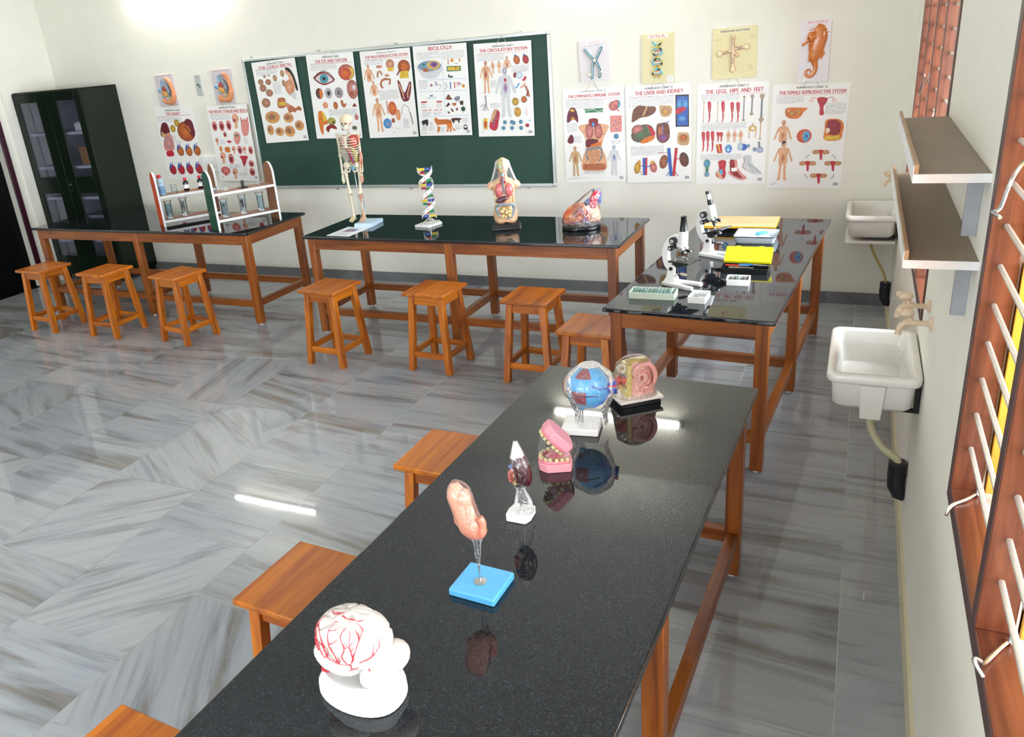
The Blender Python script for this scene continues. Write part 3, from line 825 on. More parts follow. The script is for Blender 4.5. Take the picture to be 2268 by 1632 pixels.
('E',30.8,19.4,3.2,2.8,'fn',0),
('E',30.4,20.1,1.7,1.6,'yF',0),
('E',12.6,35.1,9.2,6.4,'gm',-20),
('E',8.7,31.9,4.7,3.4,'pm',-20),
('E',16.7,39.9,6.1,2.1,'oo',-20),
('E',11.0,36.2,5.4,2.6,'gn',-25),
('P','r',[15.8,29.3,19.6,31.0,22.6,34.9,21.4,37.5,18.0,34.7]),
('L','g',0.77,[15.8,30.0,18.7,34.7]),
('P','n',[23.8,29.7,27.3,28.1,32.5,28.8,33.5,39.2,28.5,43.1,23.8,39.5]),
('P','F',[24.9,31.3,28.7,30.4,28.6,36.0,25.2,37.3]),
('L','b',0.6,[28.9,29.3,28.8,36.0]),
('E',28.6,39.0,3.6,3.0,'vR',0),
('L','b',0.6,[31.0,28.7,33.3,27.0]),
('P','t',[39.9,36.6,43.6,35.9,47.8,37.0,47.7,44.7,40.1,44.4]),
('E',43.9,39.8,3.1,2.4,'on',0),
('L','n',0.37,[40.1,41.8,43.8,43.1,47.5,42.2]),
('B',3.3,44.9,29.4,51.4),
('B',2.5,14.1,4.4,16.1),
('L','b',2.56,[32.8,47.0,33.5,56.4,34.4,68.4]),
('L','r',2.09,[38.6,47.1,37.6,56.6,36.3,68.5]),
('E',28.8,57.3,3.2,5.4,'FN',12),
('E',44.4,56.1,3.5,5.6,'nN',-12),
('L','b',0.91,[30.8,57.8,33.5,54.9]),
('L','r',0.6,[37.3,55.8,41.8,55.2]),
('L','r',0.38,[24.5,50.4,32.1,50.4]),
('L','b',0.45,[33.4,64.7,30.6,68.3]),
('L','r',0.45,[37.1,64.0,39.7,68.6]),
('L','b',2.02,[13.5,53.7,13.5,67.1]),
('L','r',1.55,[15.4,53.7,14.9,67.1]),
('E',8.2,61.2,2.5,4.7,'yR',10),
('E',20.8,61.2,2.7,4.2,'pR',-10),
('E',9.7,57.0,1.2,1.7,'yo',0),
('E',20.2,57.4,1.7,1.2,'yo',0),
('L','y',0.55,[8.8,63.1,11.1,64.7,11.4,67.0]),
('L','b',0.7,[11.6,59.7,14.3,61.0,18.9,60.0])],
'legs':[('T', 'HUMAN BODY CHART 17', 25.9, 2.6, 20.1, 1.8, 'k'),
('T', 'THE  LEGS,  HIPS  AND  FEET', 26.0, 5.6, 40.4, 3.3, 'r'),
('L','r',0.16,[2.8,7.7,48.2,8.3]),
('B',2.8,7.7,30.2,12.3),
('P','r',[7.6,12.7,9.9,13.2,9.8,19.3,9.3,20.0,9.6,22.2,9.1,26.5,7.9,27.2,8.0,26.7,8.5,25.7,8.4,20.7,7.8,17.1]),
('L','p',0.24,[9.1,13.3,9.0,20.0]),
('P','r',[17.4,13.0,19.6,13.4,19.6,19.6,19.0,20.3,19.3,22.5,18.8,26.9,17.7,27.5,17.8,27.1,18.3,26.1,18.2,21.0,17.5,17.3]),
('L','p',0.24,[18.8,13.5,18.8,20.3]),
('P','r',[23.9,13.9,26.1,14.3,26.0,20.2,25.5,20.9,25.8,23.0,25.3,27.1,24.2,27.8,24.3,27.3,24.8,26.4,24.7,21.6,24.0,18.1]),
('L','p',0.24,[25.3,14.5,25.3,20.9]),
('P','r',[28.0,14.1,30.2,14.5,30.2,20.4,29.7,21.1,29.9,23.2,29.5,27.3,28.3,27.9,28.5,27.5,28.9,26.6,28.8,21.7,28.2,18.3]),
('L','p',0.23,[29.4,14.7,29.4,21.1]),
('P','r',[3.7,34.3,6.0,34.7,5.9,40.7,5.4,41.4,5.7,43.5,5.2,47.8,4.0,48.5,4.1,48.0,4.6,47.0,4.5,42.1,3.9,38.5]),
('L','p',0.24,[5.2,34.8,5.1,41.4]),
('P','r',[7.0,34.0,9.2,34.4,9.2,40.6,8.6,41.3,8.9,43.5,8.4,47.8,7.2,48.5,7.4,48.0,7.8,47.1,7.7,42.0,7.1,38.3]),
('L','p',0.24,[8.4,34.5,8.4,41.3]),
('P','r',[10.4,34.1,12.7,34.5,12.6,40.7,12.1,41.4,12.4,43.6,11.9,47.9,10.7,48.6,10.8,48.1,11.3,47.2,11.2,42.1,10.6,38.4]),
('L','p',0.24,[11.9,34.6,11.8,41.4]),
('P','r',[14.5,34.6,16.7,35.0,16.6,37.8,16.0,38.1,16.3,39.1,15.8,41.1,14.6,41.5,14.7,41.0,15.2,40.8,15.2,38.4,14.6,36.7]),
('L','p',0.24,[15.9,35.1,15.8,38.1]),
('P','r',[16.8,34.7,19.0,35.1,18.9,37.8,18.4,38.2,18.6,39.2,18.1,41.2,16.9,41.5,17.1,41.0,17.5,40.9,17.5,38.5,16.9,36.7]),
('L','p',0.24,[18.2,35.2,18.1,38.1]),
('L','t',0.4,[4.9,13.0,4.6,26.6]),
('E',4.9,13.0,0.5,0.5,'tG',0),
('E',4.6,26.6,0.6,0.4,'tG',0),
('L','t',0.4,[14.9,13.5,14.7,27.0]),
('E',14.9,13.5,0.5,0.5,'tG',0),
('E',14.7,27.0,0.6,0.4,'tG',0),
('L','G',0.78,[33.3,10.3,33.2,26.6]),
('E',33.3,10.3,1.0,0.9,'tG',0),
('E',33.2,26.6,1.1,0.8,'tG',0),
('L','G',1.0,[38.9,10.1,38.8,22.5]),
('E',38.9,10.1,1.3,1.2,'tG',0),
('E',38.8,22.5,1.4,1.0,'tG',0),
('L','G',1.3,[45.6,10.3,45.6,26.7]),
('E',45.6,10.3,1.7,1.6,'tG',0),
('E',45.6,26.7,1.8,1.3,'tG',0),
('L','t',0.61,[45.5,28.6,45.3,40.4]),
('E',45.5,28.6,0.8,0.8,'tG',0),
('E',45.3,40.4,0.9,0.6,'tG',0),
('F',23.0,33.6,8.6,'fF',1),
('F',27.4,33.7,8.5,'fr',1),
('F',31.9,33.9,8.5,'fr',1),
('E',40.0,32.7,2.9,2.1,'yt',0),
('E',40.0,32.7,1.1,0.9,'ww',0),
('L','t',0.47,[37.8,33.8,37.7,39.8]),
('L','t',0.46,[42.2,34.0,42.4,39.9]),
('L','t',0.77,[39.9,28.8,40.2,31.6]),
('B',3.1,28.2,35.4,32.6),
('B',3.1,50.9,33.2,55.2),
('P','r',[14.3,43.5,18.3,43.3,19.1,50.0,15.6,50.0]),
('P','y',[15.1,43.5,16.3,43.5,18.0,49.6,17.2,49.7]),
('E',23.5,46.9,2.4,3.1,'Bb',0),
('E',23.2,47.7,1.0,1.1,'wB',0),
('L','B',1.43,[23.1,44.1,23.1,46.1]),
('E',34.2,46.0,2.5,2.4,'bb',0),
('E',31.8,45.5,1.9,2.7,'lB',0),
('E',37.6,45.1,1.1,1.3,'BG',0),
('E',42.0,47.8,1.2,1.6,'BG',0),
('E',45.9,48.3,2.2,2.2,'lb',0),
('L','G',1.39,[44.8,42.3,45.4,47.1]),
('E',8.1,57.5,2.3,3.1,'Bg',0),
('L','g',1.95,[8.3,59.5,8.1,64.9]),
('E',8.1,65.7,1.8,1.8,'BG',0),
('P','r',[16.6,56.0,21.7,55.7,21.5,61.8,22.0,65.9,20.4,69.1,16.8,68.2,14.7,65.4,17.1,61.7]),
('P','B',[16.7,62.5,19.5,61.8,20.0,65.8,17.6,66.2]),
('P','f',[14.7,64.1,16.7,63.3,20.4,68.7,17.6,69.1]),
('P','p',[24.5,55.8,29.7,55.5,30.2,60.3,33.4,65.2,36.9,68.1,35.9,69.7,31.6,69.6,26.0,66.7,23.9,64.3,25.5,61.9]),
('P','R',[24.9,55.8,27.7,55.6,29.0,61.9,33.9,68.4,31.6,68.4,25.9,65.1]),
('P','w',[25.8,61.1,30.6,60.7,29.9,63.5,26.3,63.9]),
('L','r',0.55,[26.9,56.2,27.4,59.5]),
('P','l',[34.3,52.4,39.8,51.9,40.3,57.3,43.9,61.4,47.5,64.6,46.7,66.2,40.9,65.3,35.3,62.0,33.7,60.0,35.2,57.2]),
('L','F',0.47,[34.7,52.4,35.4,57.2,33.9,60.2,36.1,62.4]),
('L','G',0.31,[36.7,52.8,37.6,58.0,45.5,65.0]),
('L','G',0.31,[38.4,52.5,39.0,58.1,46.7,64.6]),
('L','G',0.31,[37.6,58.0,42.4,65.3])],
'female':[('T', 'HUMAN BODY CHART 23', 25.5, 2.8, 20.1, 1.6, 'k'),
('T', 'THE FEMALE REPRODUCTIVE SYSTEM', 25.9, 5.7, 43.3, 2.9, 'r'),
('L','r',0.15,[3.1,7.8,48.7,7.6]),
('B',2.6,8.5,21.6,13.0),
('P','r',[29.5,10.2,32.8,9.4,36.2,10.3,36.0,12.5,34.1,16.2,34.8,21.0,32.0,21.2,31.7,16.1]),
('E',33.0,11.7,3.1,2.4,'rR',0),
('L','p',0.59,[29.9,10.2,26.5,9.4,24.8,11.6,26.8,12.7]),
('L','p',0.59,[35.8,10.2,39.4,9.5,41.6,11.9,39.7,12.8]),
('E',25.9,11.6,1.6,1.2,'wp',0),
('E',40.5,11.5,1.6,1.2,'wp',0),
('B',35.7,13.6,49.1,21.3),
('P','o',[9.1,17.2,12.0,15.8,17.3,15.9,23.7,16.4,21.7,18.9,19.3,22.6,15.6,23.7,10.2,22.1]),
('E',13.8,19.9,1.7,1.2,'yn',0),
('E',17.5,18.9,1.4,1.2,'yn',0),
('E',11.4,18.0,1.2,0.9,'fo',0),
('F',8.8,24.6,26.0,'fF',2),
('F',10.0,39.3,27.9,'fF',1),
('P','k',[8.7,39.4,10.2,38.9,11.3,40.2,9.2,41.0,8.6,43.0]),
('E',23.1,35.7,5.0,4.8,'or',0),
('P','B',[22.8,33.0,25.5,32.5,26.9,35.7,25.3,39.2,23.4,39.6,22.0,36.4]),
('E',24.6,35.7,1.1,1.2,'bb',0),
('P','o',[36.8,24.8,45.0,24.6,48.3,28.4,48.1,32.9,46.4,38.6,36.6,38.5,36.3,31.2]),
('P','R',[38.0,25.6,43.9,25.3,46.6,29.1,45.6,34.4,41.6,35.5,37.6,32.8]),
('E',39.7,27.5,1.1,1.9,'mr',0),
('E',42.3,27.9,1.1,1.9,'mr',0),
('E',38.3,32.0,1.5,1.9,'wy',0),
('P','y',[36.7,35.8,46.1,35.5,46.4,38.6,36.6,38.5]),
('E',31.9,47.0,2.5,1.6,'tF',0),
('E',38.3,47.1,2.4,1.6,'tF',0),
('P','r',[33.3,45.7,36.7,45.7,36.2,48.6,36.2,52.2,35.0,52.2,34.4,48.6]),
('E',23.7,55.0,2.5,1.6,'tF',0),
('E',30.2,55.0,2.5,1.6,'tF',0),
('P','r',[25.2,53.6,28.6,53.6,28.0,56.6,28.0,60.2,26.8,60.2,26.2,56.6]),
('E',40.5,55.0,2.5,1.6,'tF',0),
('E',46.9,55.0,2.4,1.6,'tF',0),
('P','r',[41.9,53.7,45.2,53.7,44.8,56.6,44.8,60.2,43.6,60.2,42.9,56.6]),
('E',31.7,63.8,2.5,1.6,'tF',0),
('E',38.2,63.8,2.5,1.6,'tF',0),
('P','r',[33.1,62.5,36.6,62.5,36.1,65.5,36.1,69.1,34.8,69.1,34.2,65.5]),
('L','k',0.31,[25.5,51.8,26.2,49.8,28.0,49.0]),
('L','k',0.3,[42.6,49.1,44.6,50.3,44.9,52.1]),
('L','k',0.31,[45.1,62.6,44.5,65.0,42.9,65.4]),
('L','k',0.31,[27.9,65.5,26.2,64.2,25.7,62.5]),
('B',2.3,68.8,7.2,70.5)],
}

# ------------------------------------------------------------------ room shell
RX0, RX1, RY0, RY1, RH = -8.2, 0.0, -10.0, 0.0, 3.35
TH = 0.7963
# floor of marble slabs, columns 0.61 m wide running along y
fl = MB(); fl.mat = 1
fl.add([(RX0, RY0, -0.0012), (RX1+0.02, RY0, -0.0012), (RX1+0.02, RY1+0.02, -0.0012), (RX0, RY1+0.02, -0.0012)], [(0, 1, 2, 3)])
fl.add([(RX0, RY0, -0.12), (RX1, RY0, -0.12), (RX1, RY1, -0.12), (RX0, RY1, -0.12)], [(3, 2, 1, 0)])
slabs = [(0, 0, 0)]*2; fl.mat = 0
known = {-3.255: [-4.74, -4.04, -3.395, -2.72, -2.22], -3.867: [-4.74, -4.40, -3.70, -2.75, -2.31], -4.478: [-4.4, -3.69, -2.78, -2.02], -2.65: [-5.08, -4.385, -3.6, -2.9, -2.2]}
angs = {(-3.867, -4.40): (2.45, 1.05), (-3.255, -4.74): (2.35, 1.06), (-2.65, -5.08): (1.0, 0.98), (-3.867, -3.70): (0.55, 1.02), (-4.478, -3.69): (0.05, 1.0), (-4.478, -2.78): (1.35, 0.92), (-3.867, -2.75): (0.25, .95)}
x = -0.21; edges = [0.0]
while x > RX0: edges.append(x); x -= 0.6105
edges.append(RX0)
rnd = random.Random(11)
for i in range(len(edges)-1):
    x1, x0 = edges[i], edges[i+1]
    kk = [k for k in known if abs(k-x0) < 0.03]
    ys = []
    if kk: ys = sorted(known[kk[0]])
    y = ys[0] if ys else -5.0 + rnd.uniform(-0.3, 0.3)
    lo = []
    while y > RY0: y -= rnd.choice([0.62, 0.7, 0.9, 1.05]); lo.append(max(y, RY0))
    y = ys[-1] if ys else (lo[0] + 0.8)
    hi = [] if ys else [y]
    while y < RY1: y += rnd.choice([0.62, 0.7, 0.9]); hi.append(min(y, RY1))
    Y = sorted(set(lo + ys + hi))
    for a, b in zip(Y, Y[1:]):
        if b - a < 0.05: continue
        g = 0.0012
        fl.add([(x0+g, a+g, 0), (x1-g, a+g, 0), (x1-g, b-g, 0), (x0+g, b-g, 0)], [(0, 1, 2, 3)])
        an, tn = 0.0, rnd.uniform(0.88, 1.04)
        an = rnd.choice([0.0, 0.08, -0.1, 0.15, 0.1, 0.5, 1.2, 2.3]) if x0 < -3.5 else rnd.choice([0.0, 0.05, -0.08, 0.1, 0.0, 0.12])
        for (kx, ky), (ka, kt) in angs.items():
            if abs(kx-x0) < 0.03 and abs(ky-a) < 0.04: an, tn = ka, kt
        slabs.append((rnd.uniform(0, 60), an, tn))
fo = obj('floor', fl, [M['marble'], M['grout']], smooth=False)
for nm, ix in (('seed', 0), ('ang', 1), ('tone', 2)):
    at = fo.data.attributes.new(nm, 'FLOAT', 'FACE')
    at.data.foreach_set('value', [s[ix] for s in slabs])
struct(fo)

def boxes(name, bs, mat, bevel=0, parent=None, label=None):
    m = MB()
    for (x0, x1, y0, y1, z0, z1) in bs:
        m.box(((x0+x1)/2, (y0+y1)/2, (z0+z1)/2), (x1-x0, y1-y0, z1-z0))
    return obj(name, m, mat, parent, bevel=bevel, label=label)
T = 0.23
struct(boxes('wall_back', [(RX0-T, RX1+T, 0, T, -0.12, RH)], M['wall']))
W1 = (-2.885, -0.655, 0.86, 2.14); W2 = (-6.43, -4.195, 0.86, 2.14); W3 = (-9.3, -7.1, 0.86, 2.14)
bs = []; yy = [RY0-T]
for (a, b, z0, z1) in (W3, W2, W1):
    bs.append((0, T, yy[-1], a, -0.12, RH)); bs.append((0, T, a, b, -0.12, z0)); bs.append((0, T, a, b, z1, RH)); yy.append(b)
bs.append((0, T, yy[-1], 0, -0.12, RH))
struct(boxes('wall_right', bs, M['wall']))
D0, D1 = -1.75, -0.80
struct(boxes('wall_left', [(RX0-T, RX0, RY0-T, D0, -0.12, RH), (RX0-T, RX0, D0, D1, 2.1, RH), (RX0-T, RX0, D1, 0, -0.12, RH)], M['wall']))
F0, F1 = -6.0, -1.4  # unseen opening added in the front wall to let in daylight
struct(boxes('wall_front', [(RX0-T, F0, RY0-T, RY0, -0.12, RH), (F1, RX1+T, RY0-T, RY0, -0.12, RH), (F0, F1, RY0-T, RY0, -0.12, 0.9), (F0, F1, RY0-T, RY0, 2.3, RH)], M['wall']))
struct(boxes('ceiling', [(RX0-T, RX1+T, RY0-T, RY1+T, RH, RH+0.12)], M['ceil']))
# skirtings
sk = MB(); xs = [RX0]
while xs[-1] < -0.6: xs.append(xs[-1] + 0.78)
xs.append(RX1)
for a, b in zip(xs, xs[1:]): sk.box(((a+b)/2, -0.005, 0.046), (b-a-0.0015, 0.012, 0.092))
struct(obj('baseboard_back', sk, M['skirt']))
struct(boxes('baseboard_right', [(-0.012, 0, RY0, -0.012, 0, 0.092)], M['cream']))
struct(boxes('baseboard_left', [(RX0, RX0+0.012, D1+0.06, -0.012, 0, 0.092), (RX0, RX0+0.012, RY0, D0-0.06, 0, 0.092)], M['skirt']))
# shallow plaster pilaster beside the doorway
struct(boxes('trim_1', [(RX0, RX0+0.02, -0.655, 0, 0.0, RH)], M['wall']))
# dark doorway in the left wall with a maroon frame and a leaf coloured near-black for the unlit opening
d1 = struct(bpy.data.objects.new('door_1', None)); C.objects.link(d1)
boxes('door_frame', [(RX0-0.12, RX0+0.015, D1, D1+0.06, 0, 2.16), (RX0-0.12, RX0+0.015, D0-0.06, D0, 0, 2.16), (RX0-0.12, RX0+0.015, D0-0.06, D1+0.06, 2.1, 2.16)], M['maroon'], 0.004, d1)
boxes('threshold_light_stop', [(RX0-T, RX0+0.002, D0, D1, -0.12, 0.004)], M['darkdoor'], 0, d1)  # dark slab added to stop outside light leaking under the leaf
dl = MB(); dl.box((RX0-0.10, (D0+D1)/2, 1.05), (0.04, D1-D0, 2.1))
for z0, z1 in ((0.15, 0.95), (1.1, 1.95)): dl.box((RX0-0.078, (D0+D1)/2, (z0+z1)/2), (0.012, (D1-D0)-0.3, z1-z0))
leaf = obj('door_leaf', dl, M['darkdoor'], d1, bevel=0.004)
hn = MB(); hn.tube([(RX0-0.065, D0+0.08, 1.0), (RX0-0.03, D0+0.08, 1.0), (RX0-0.03, D0+0.2, 1.0)], 0.009); obj('door_handle', hn, M['steel'], leaf)

# windows: wooden frame and mullions flush with the wall, round bars through them, shutters opened outwards
def window(name, w, shutters=True, hooks=(), hr=0.004):
    y0, y1, z0, z1 = w
    r = struct(bpy.data.objects.new(name, None)); C.objects.link(r)
    xf, xb, fw = -0.004, 0.062, 0.042
    f = MB()
    for a, b, c, d in ((y0, y0+fw, z0, z1), (y1-fw, y1, z0, z1)):
        f.mat = 0; f.box(((xf+xb)/2, (a+b)/2, (c+d)/2), (xb-xf, b-a, d-c))
    f.mat = 1
    for c, d in ((z0, z0+fw), (z1-fw, z1)): f.box(((xf+xb)/2, (y0+y1)/2, (c+d)/2), (xb-xf-0.001, y1-y0-2*fw, d-c))
    obj('window_frame', f, [M['wd_z'], M['wd_y']], r, bevel=0.002)
    ff = MB()
    for a, b, c, d in ((y0+.001, y0+fw-.001, z0+.001, z1-.001), (y1-fw+.001, y1-.001, z0+.001, z1-.001), (y0+fw, y1-fw, z0+.001, z0+fw-.001), (y0+fw, y1-fw, z1-fw+.001, z1-.001)): ff.box((xf-0.0004, (a+b)/2, (c+d)/2), (0.0012, b-a, d-c))
    obj('frame_face', ff, M['wfront'], r)  # thin sheets that put shade on the room side of the frame
    n = 4; pitch = (y1-y0-fw)/n
    for i in range(1, n):
        m = MB(); yc = y1 - fw/2 - i*pitch
        m.box(((xf+xb)/2, yc, (z0+z1)/2), (xb-xf, fw, z1-z0-2*fw)); mu = obj('mullion', m, M['wd_z'], r, bevel=0.002); m = MB(); m.box((xf-0.0004, yc, (z0+z1)/2), (0.0012, fw-0.002, z1-z0-2*fw)); obj('mullion_face', m, M['wfront'], mu)
    z = z0 + 0.158; rod = None
    while z < z1 - 0.05:
        for i in range(n):
            a = y1 - fw - i*pitch; b = a - pitch + fw
            m = MB(); m.cyl((0.026, a+0.004, z), (0.026, b-0.004, z), 0.0058, seg=12); obj('window_bar', m, M['rod'], r)
        z += 0.0928
    if shutters:
        for i in range(n):
            for zz0, zz1 in ((z0+0.045, z0+0.63), (z0+0.65, z1-0.045)):
                yc = y1 - 0.012 - i*pitch
                m = MB(); L_ = pitch - 0.05
                m.box((xb+0.006+L_/2, yc-0.03, (zz0+zz1)/2), (L_, 0.016, zz1-zz0))
                for xx in (xb+0.006+0.03, xb+0.006+L_-0.03): m.box((xx, yc-0.03, (zz0+zz1)/2), (0.06, 0.028, zz1-zz0))
                for q in (zz0+0.03, zz1-0.03): m.box((xb+0.006+L_/2, yc-0.03, q), (L_-0.13, 0.026, 0.06))
                obj('shutter', m, M['shut' if shutters == 2 else 'wd_z'], r, bevel=0.002)  # one window gets shutters with sunlight put into the wood colour
    for pts in hooks:
        m = MB(); m.tube(crv(pts, 4), hr, 8); m.torus(pts[0], hr*2.2, hr*0.8, R=Euler((0, pi/2, 0)).to_matrix(), seg=12, sg=6); obj('window_stay', m, M['steel'], r)
    return r
window('window_1', W1, True, [[(0.0, -1.30, 1.70), (-0.006, -1.24, 1.655), (-0.010, -1.215, 1.615), (-0.016, -1.20, 1.60)], [(0.0, -1.72, 1.745), (-0.006, -1.60, 1.70), (-0.010, -1.46, 1.665), (-0.014, -1.30, 1.60)], [(0.0, -2.26, 1.62), (-0.010, -2.30, 1.60), (-0.012, -2.36, 1.575)]], 0.0028)
window('window_2', W2, 2, [
  [(0.050, -4.265, 0.912), (0.024, -4.30, 0.910), (-0.008, -4.33, 0.905), (-0.020, -4.356, 0.8955), (-0.020, -4.352, 0.889)],
  [(0.050, -4.815, 0.912), (0.030, -4.845, 0.912), (0.0, -4.897, 0.9126), (-0.010, -4.912, 0.928), (-0.020, -4.916, 0.934), (-0.018, -4.925, 0.928), (-0.006, -4.935, 0.912)],
  [(0.024, -4.36, 1.745), (0.004, -4.42, 1.735), (-0.010, -4.44, 1.7115), (-0.020, -4.43, 1.654), (-0.030, -4.42, 1.645), (-0.020, -4.45, 1.640)]])
struct(boxes('added_window', [(0, 0.07, W3[0], W3[0]+0.05, W3[2], W3[3]), (0, 0.07, W3[1]-0.05, W3[1], W3[2], W3[3]), (0, 0.07, W3[0], W3[1], W3[2], W3[2]+0.05), (0, 0.07, W3[0], W3[1], W3[3]-0.05, W3[3])], M['wd_y']))  # unseen window frame added behind the camera for its daylight
# ground outside the right wall
struct(boxes('ground_outside', [(T, 6, -11, 1, -0.3, -0.25)], plain('outside_ground', 'a8967a', 0.9)))

# fluorescent battens high on the back wall
def tube_light(x0, x1, z, label):
    t = thing('tube_light', label, 'light', ((x0+x1)/2, 0, z), 0, 'tube lights on the wall with the blackboard')
    h = (x1-x0)/2
    m = MB(); m.box((0, -0.02, 0.0), (2*h+0.04, 0.04, 0.05)); obj('batten', m, M['white'], t, bevel=0.004)
    m = MB(); m.cyl((-h+0.02, -0.062, 0), (h-0.02, -0.062, 0), 0.015, seg=16); obj('lamp_tube', m, M['tube'], t)
    for s in (-1, 1):
        m = MB(); m.box((s*h, -0.048, 0), (0.03, 0.05, 0.036)); obj('end_cap', m, M['white'], t, bevel=0.003)
tube_light(-2.634, -1.479, 2.756, 'white fluorescent tube light high on the wall, reflected in the nearest table')
tube_light(-6.83, -5.62, 2.850, 'white fluorescent tube light whose glow shows above the two small plaques at left')

# ------------------------------------------------------------------ granite tables
def table(name, label, x, y, rz, L, W, mids=True, group='black granite laboratory tables'):
    t = thing(name, label, 'table', (x, y, 0), rz, group)
    m = MB(); th = 0.022
    m.box((0, 0, TH-th/2), (L, W, th)); obj('table_top', m, M['granite'], t, bevel=0.006, bseg=3)
    e, p = 0.030, 0.058; zt = TH - th; z0 = 0.016
    ap = 0.085
    cx = [-(L/2-e-p/2), 0, (L/2-e-p/2)] if mids else [-(L/2-e-p/2), (L/2-e-p/2)]
    cy = W/2-e-p/2
    for i, lx in enumerate(cx):
        for sy in (-1, 1):
            m = MB(); w = p
            m.box((lx, sy*cy, (zt+z0)/2), (w, w, zt-z0)); leg = obj('leg', m, M['tb_z'], t, bevel=0.003)
            m = MB(); m.cyl((lx, sy*cy, 0), (lx, sy*cy, z0+0.001), 0.014, seg=12); obj('foot_pad', m, M['pad'], leg)
    for sy in (-1, 1):
        for a, b in zip(cx, cx[1:]):
            m = MB(); m.box(((a+b)/2, sy*(cy+0.006), zt-ap/2), (b-a-p+0.002, p-0.02, ap)); obj('apron', m, M['tb_x'], t, bevel=0.002)
            m = MB(); m.box(((a+b)/2, sy*cy, 0.185), (b-a-p+0.002, 0.04, 0.055)); obj('stretcher', m, M['tb_x'], t, bevel=0.002)
    for lx in cx:
        if abs(lx) > 0.01:
            m = MB(); m.box((lx+(0.006 if lx > 0 else -0.006), 0, zt-ap/2), (p-0.02, 2*cy-p+0.002, ap)); obj('apron', m, M['tb_y'], t, bevel=0.002)
        m = MB(); m.box((lx, 0, 0.185), (0.04, 2*cy-p+0.002, 0.055)); obj('stretcher', m, M['tb_y'], t, bevel=0.002)
    return t
TA = table('lab_table', 'long black granite topped wooden table under the two specimen racks, beside the dark cabinet', -5.9587, -1.0115, -0.43, 2.584, 0.800)
TB = table('lab_table', 'long black granite table carrying the skeleton, torso and heart models below the blackboard', -2.8372, -1.0857, -0.72, 2.487, 0.795)
TC = table('lab_table', 'black granite topped wooden table carrying the two microscopes', -0.882, -1.700, 85.9, 2.085, 0.808)
TD = table('lab_table', 'nearest black granite table, with the brain and eye models on it', -1.0020, -4.6739, 87.60, 2.399, 0.818)

# ------------------------------------------------------------------ stools
def stool(label, x, y, rz):
    t = thing('wooden_stool', label, 'stool', (x, y, 0), rz, 'varnished wooden laboratory stools')
    H = 0.555; s = 0.325; th = 0.024
    m = MB(); m.box((0, 0, H-th/2), (s, s, th)); obj('seat', m, M['st_y'], t, bevel=0.006, bseg=3)
    a, b, w, zt = 0.110, 0.148, 0.021, H-th+0.001
    for sx in (-1, 1):
        for sy in (-1, 1):
            m = MB()
            top = [Vector((sx*a+u*w, sy*a+v*w, zt)) for u, v in ((-1, -1), (1, -1), (1, 1), (-1, 1))]
            bot = [Vector((sx*b+u*w, sy*b+v*w, 0)) for u, v in ((-1, -1), (1, -1), (1, 1), (-1, 1))]
            m.rings([bot, top]); obj('leg', m, M['st_z'], t, bevel=0.0025)
    def at(z): return b + (a-b)*z/zt
    for k in range(4):
        R = Matrix.Rotation(k*pi/2, 3, 'Z')
        wd = [M['st_x'], M['st_y']][k % 2]
        z = H-th-0.033; q = at(z)
        m = MB(); m.box(R @ Vector((0, -q, z)), (2*q-2*w+0.004, 0.024, 0.062), R=R); obj('apron', m, wd, t, bevel=0.002)
        z = 0.115 if k % 2 == 0 else 0.122; q = at(z)
        m = MB(); m.box(R @ Vector((0, -q, z)), (2*q-2*w+0.004, 0.022, 0.040), R=R); obj('rung', m, wd, t, bevel=0.002)
    return t
st0 = stool('leftmost wooden stool, in front of the dark cabinet', -6.685, -1.790, -3)
SG = 'varnished wooden laboratory stools'
dup(st0, (-5.935, -1.785, 0), -2, 'second wooden stool from the left, in front of the rack table')
dup(st0, (-5.135, -1.765, 0), -9, 'third wooden stool from the left, nearest the right end of the rack table')
dup(st0, (-3.586, -1.880, 0), -5, 'wooden stool at the left end of the skeleton table')
dup(st0, (-2.785, -1.805, 0), -4, 'wooden stool in front of the double helix model below the blackboard')
dup(st0, (-2.065, -1.840, 0), -2, 'wooden stool in front of the torso and heart models below the blackboard')
dup(st0, (-1.535, -2.295, 0), -4, 'wooden stool tucked against the front left leg of the microscope table')
dup(st0, (-1.660, -3.855, 0), -1, 'wooden stool beside the nearest table, level with the kidney and teeth models')
dup(st0, (-1.715, -4.725, 0), -3, 'wooden stool beside the nearest table, level with the stomach and brain models')
dup(st0, (-1.725, -5.475, 0), -3, 'wooden stool cut off at the bottom left of the picture, beside the nearest table')

# ------------------------------------------------------------------ steel cabinet
cb = thing('steel_cabinet', 'tall dark green steel cabinet with four narrow glass panes in the back corner', 'cabinet', (-7.285, -0.005, 0), 3.4)
CW, CD, CH = 0.93, 0.475, 1.98
def bx(m, x0, x1, y0, y1, z0, z1): m.box(((x0+x1)/2, (y0+y1)/2, (z0+z1)/2), (x1-x0, y1-y0, z1-z0))
m = MB()
bx(m, -CW, -CW+0.012, -CD, 0, 0.06, CH); bx(m, -0.012, 0, -CD, 0, 0.06, CH); bx(m, -CW, 0, -CD, 0, CH-0.015, CH)
bx(m, -CW+0.012, -0.012, -0.012, 0, 0.06, CH-0.015); bx(m, -CW, 0, -CD, 0, 0.06, 0.10)
for a in (-CW+0.02, -0.07):
    for b in (-CD+0.01, -0.06): bx(m, a, a+0.05, b, b+0.05, 0, 0.06)
obj('cabinet_body', m, M['cab'], cb, bevel=0.002)
m = MB(); bx(m, -CW+0.014, -0.014, -0.016, -0.0125, 0.11, CH-0.02); bx(m, -CW+0.0125, -CW+0.015, -CD+0.03, -0.016, 0.11, CH-0.02); bx(m, -0.015, -0.0125, -CD+0.03, -0.016, 0.11, CH-0.02)
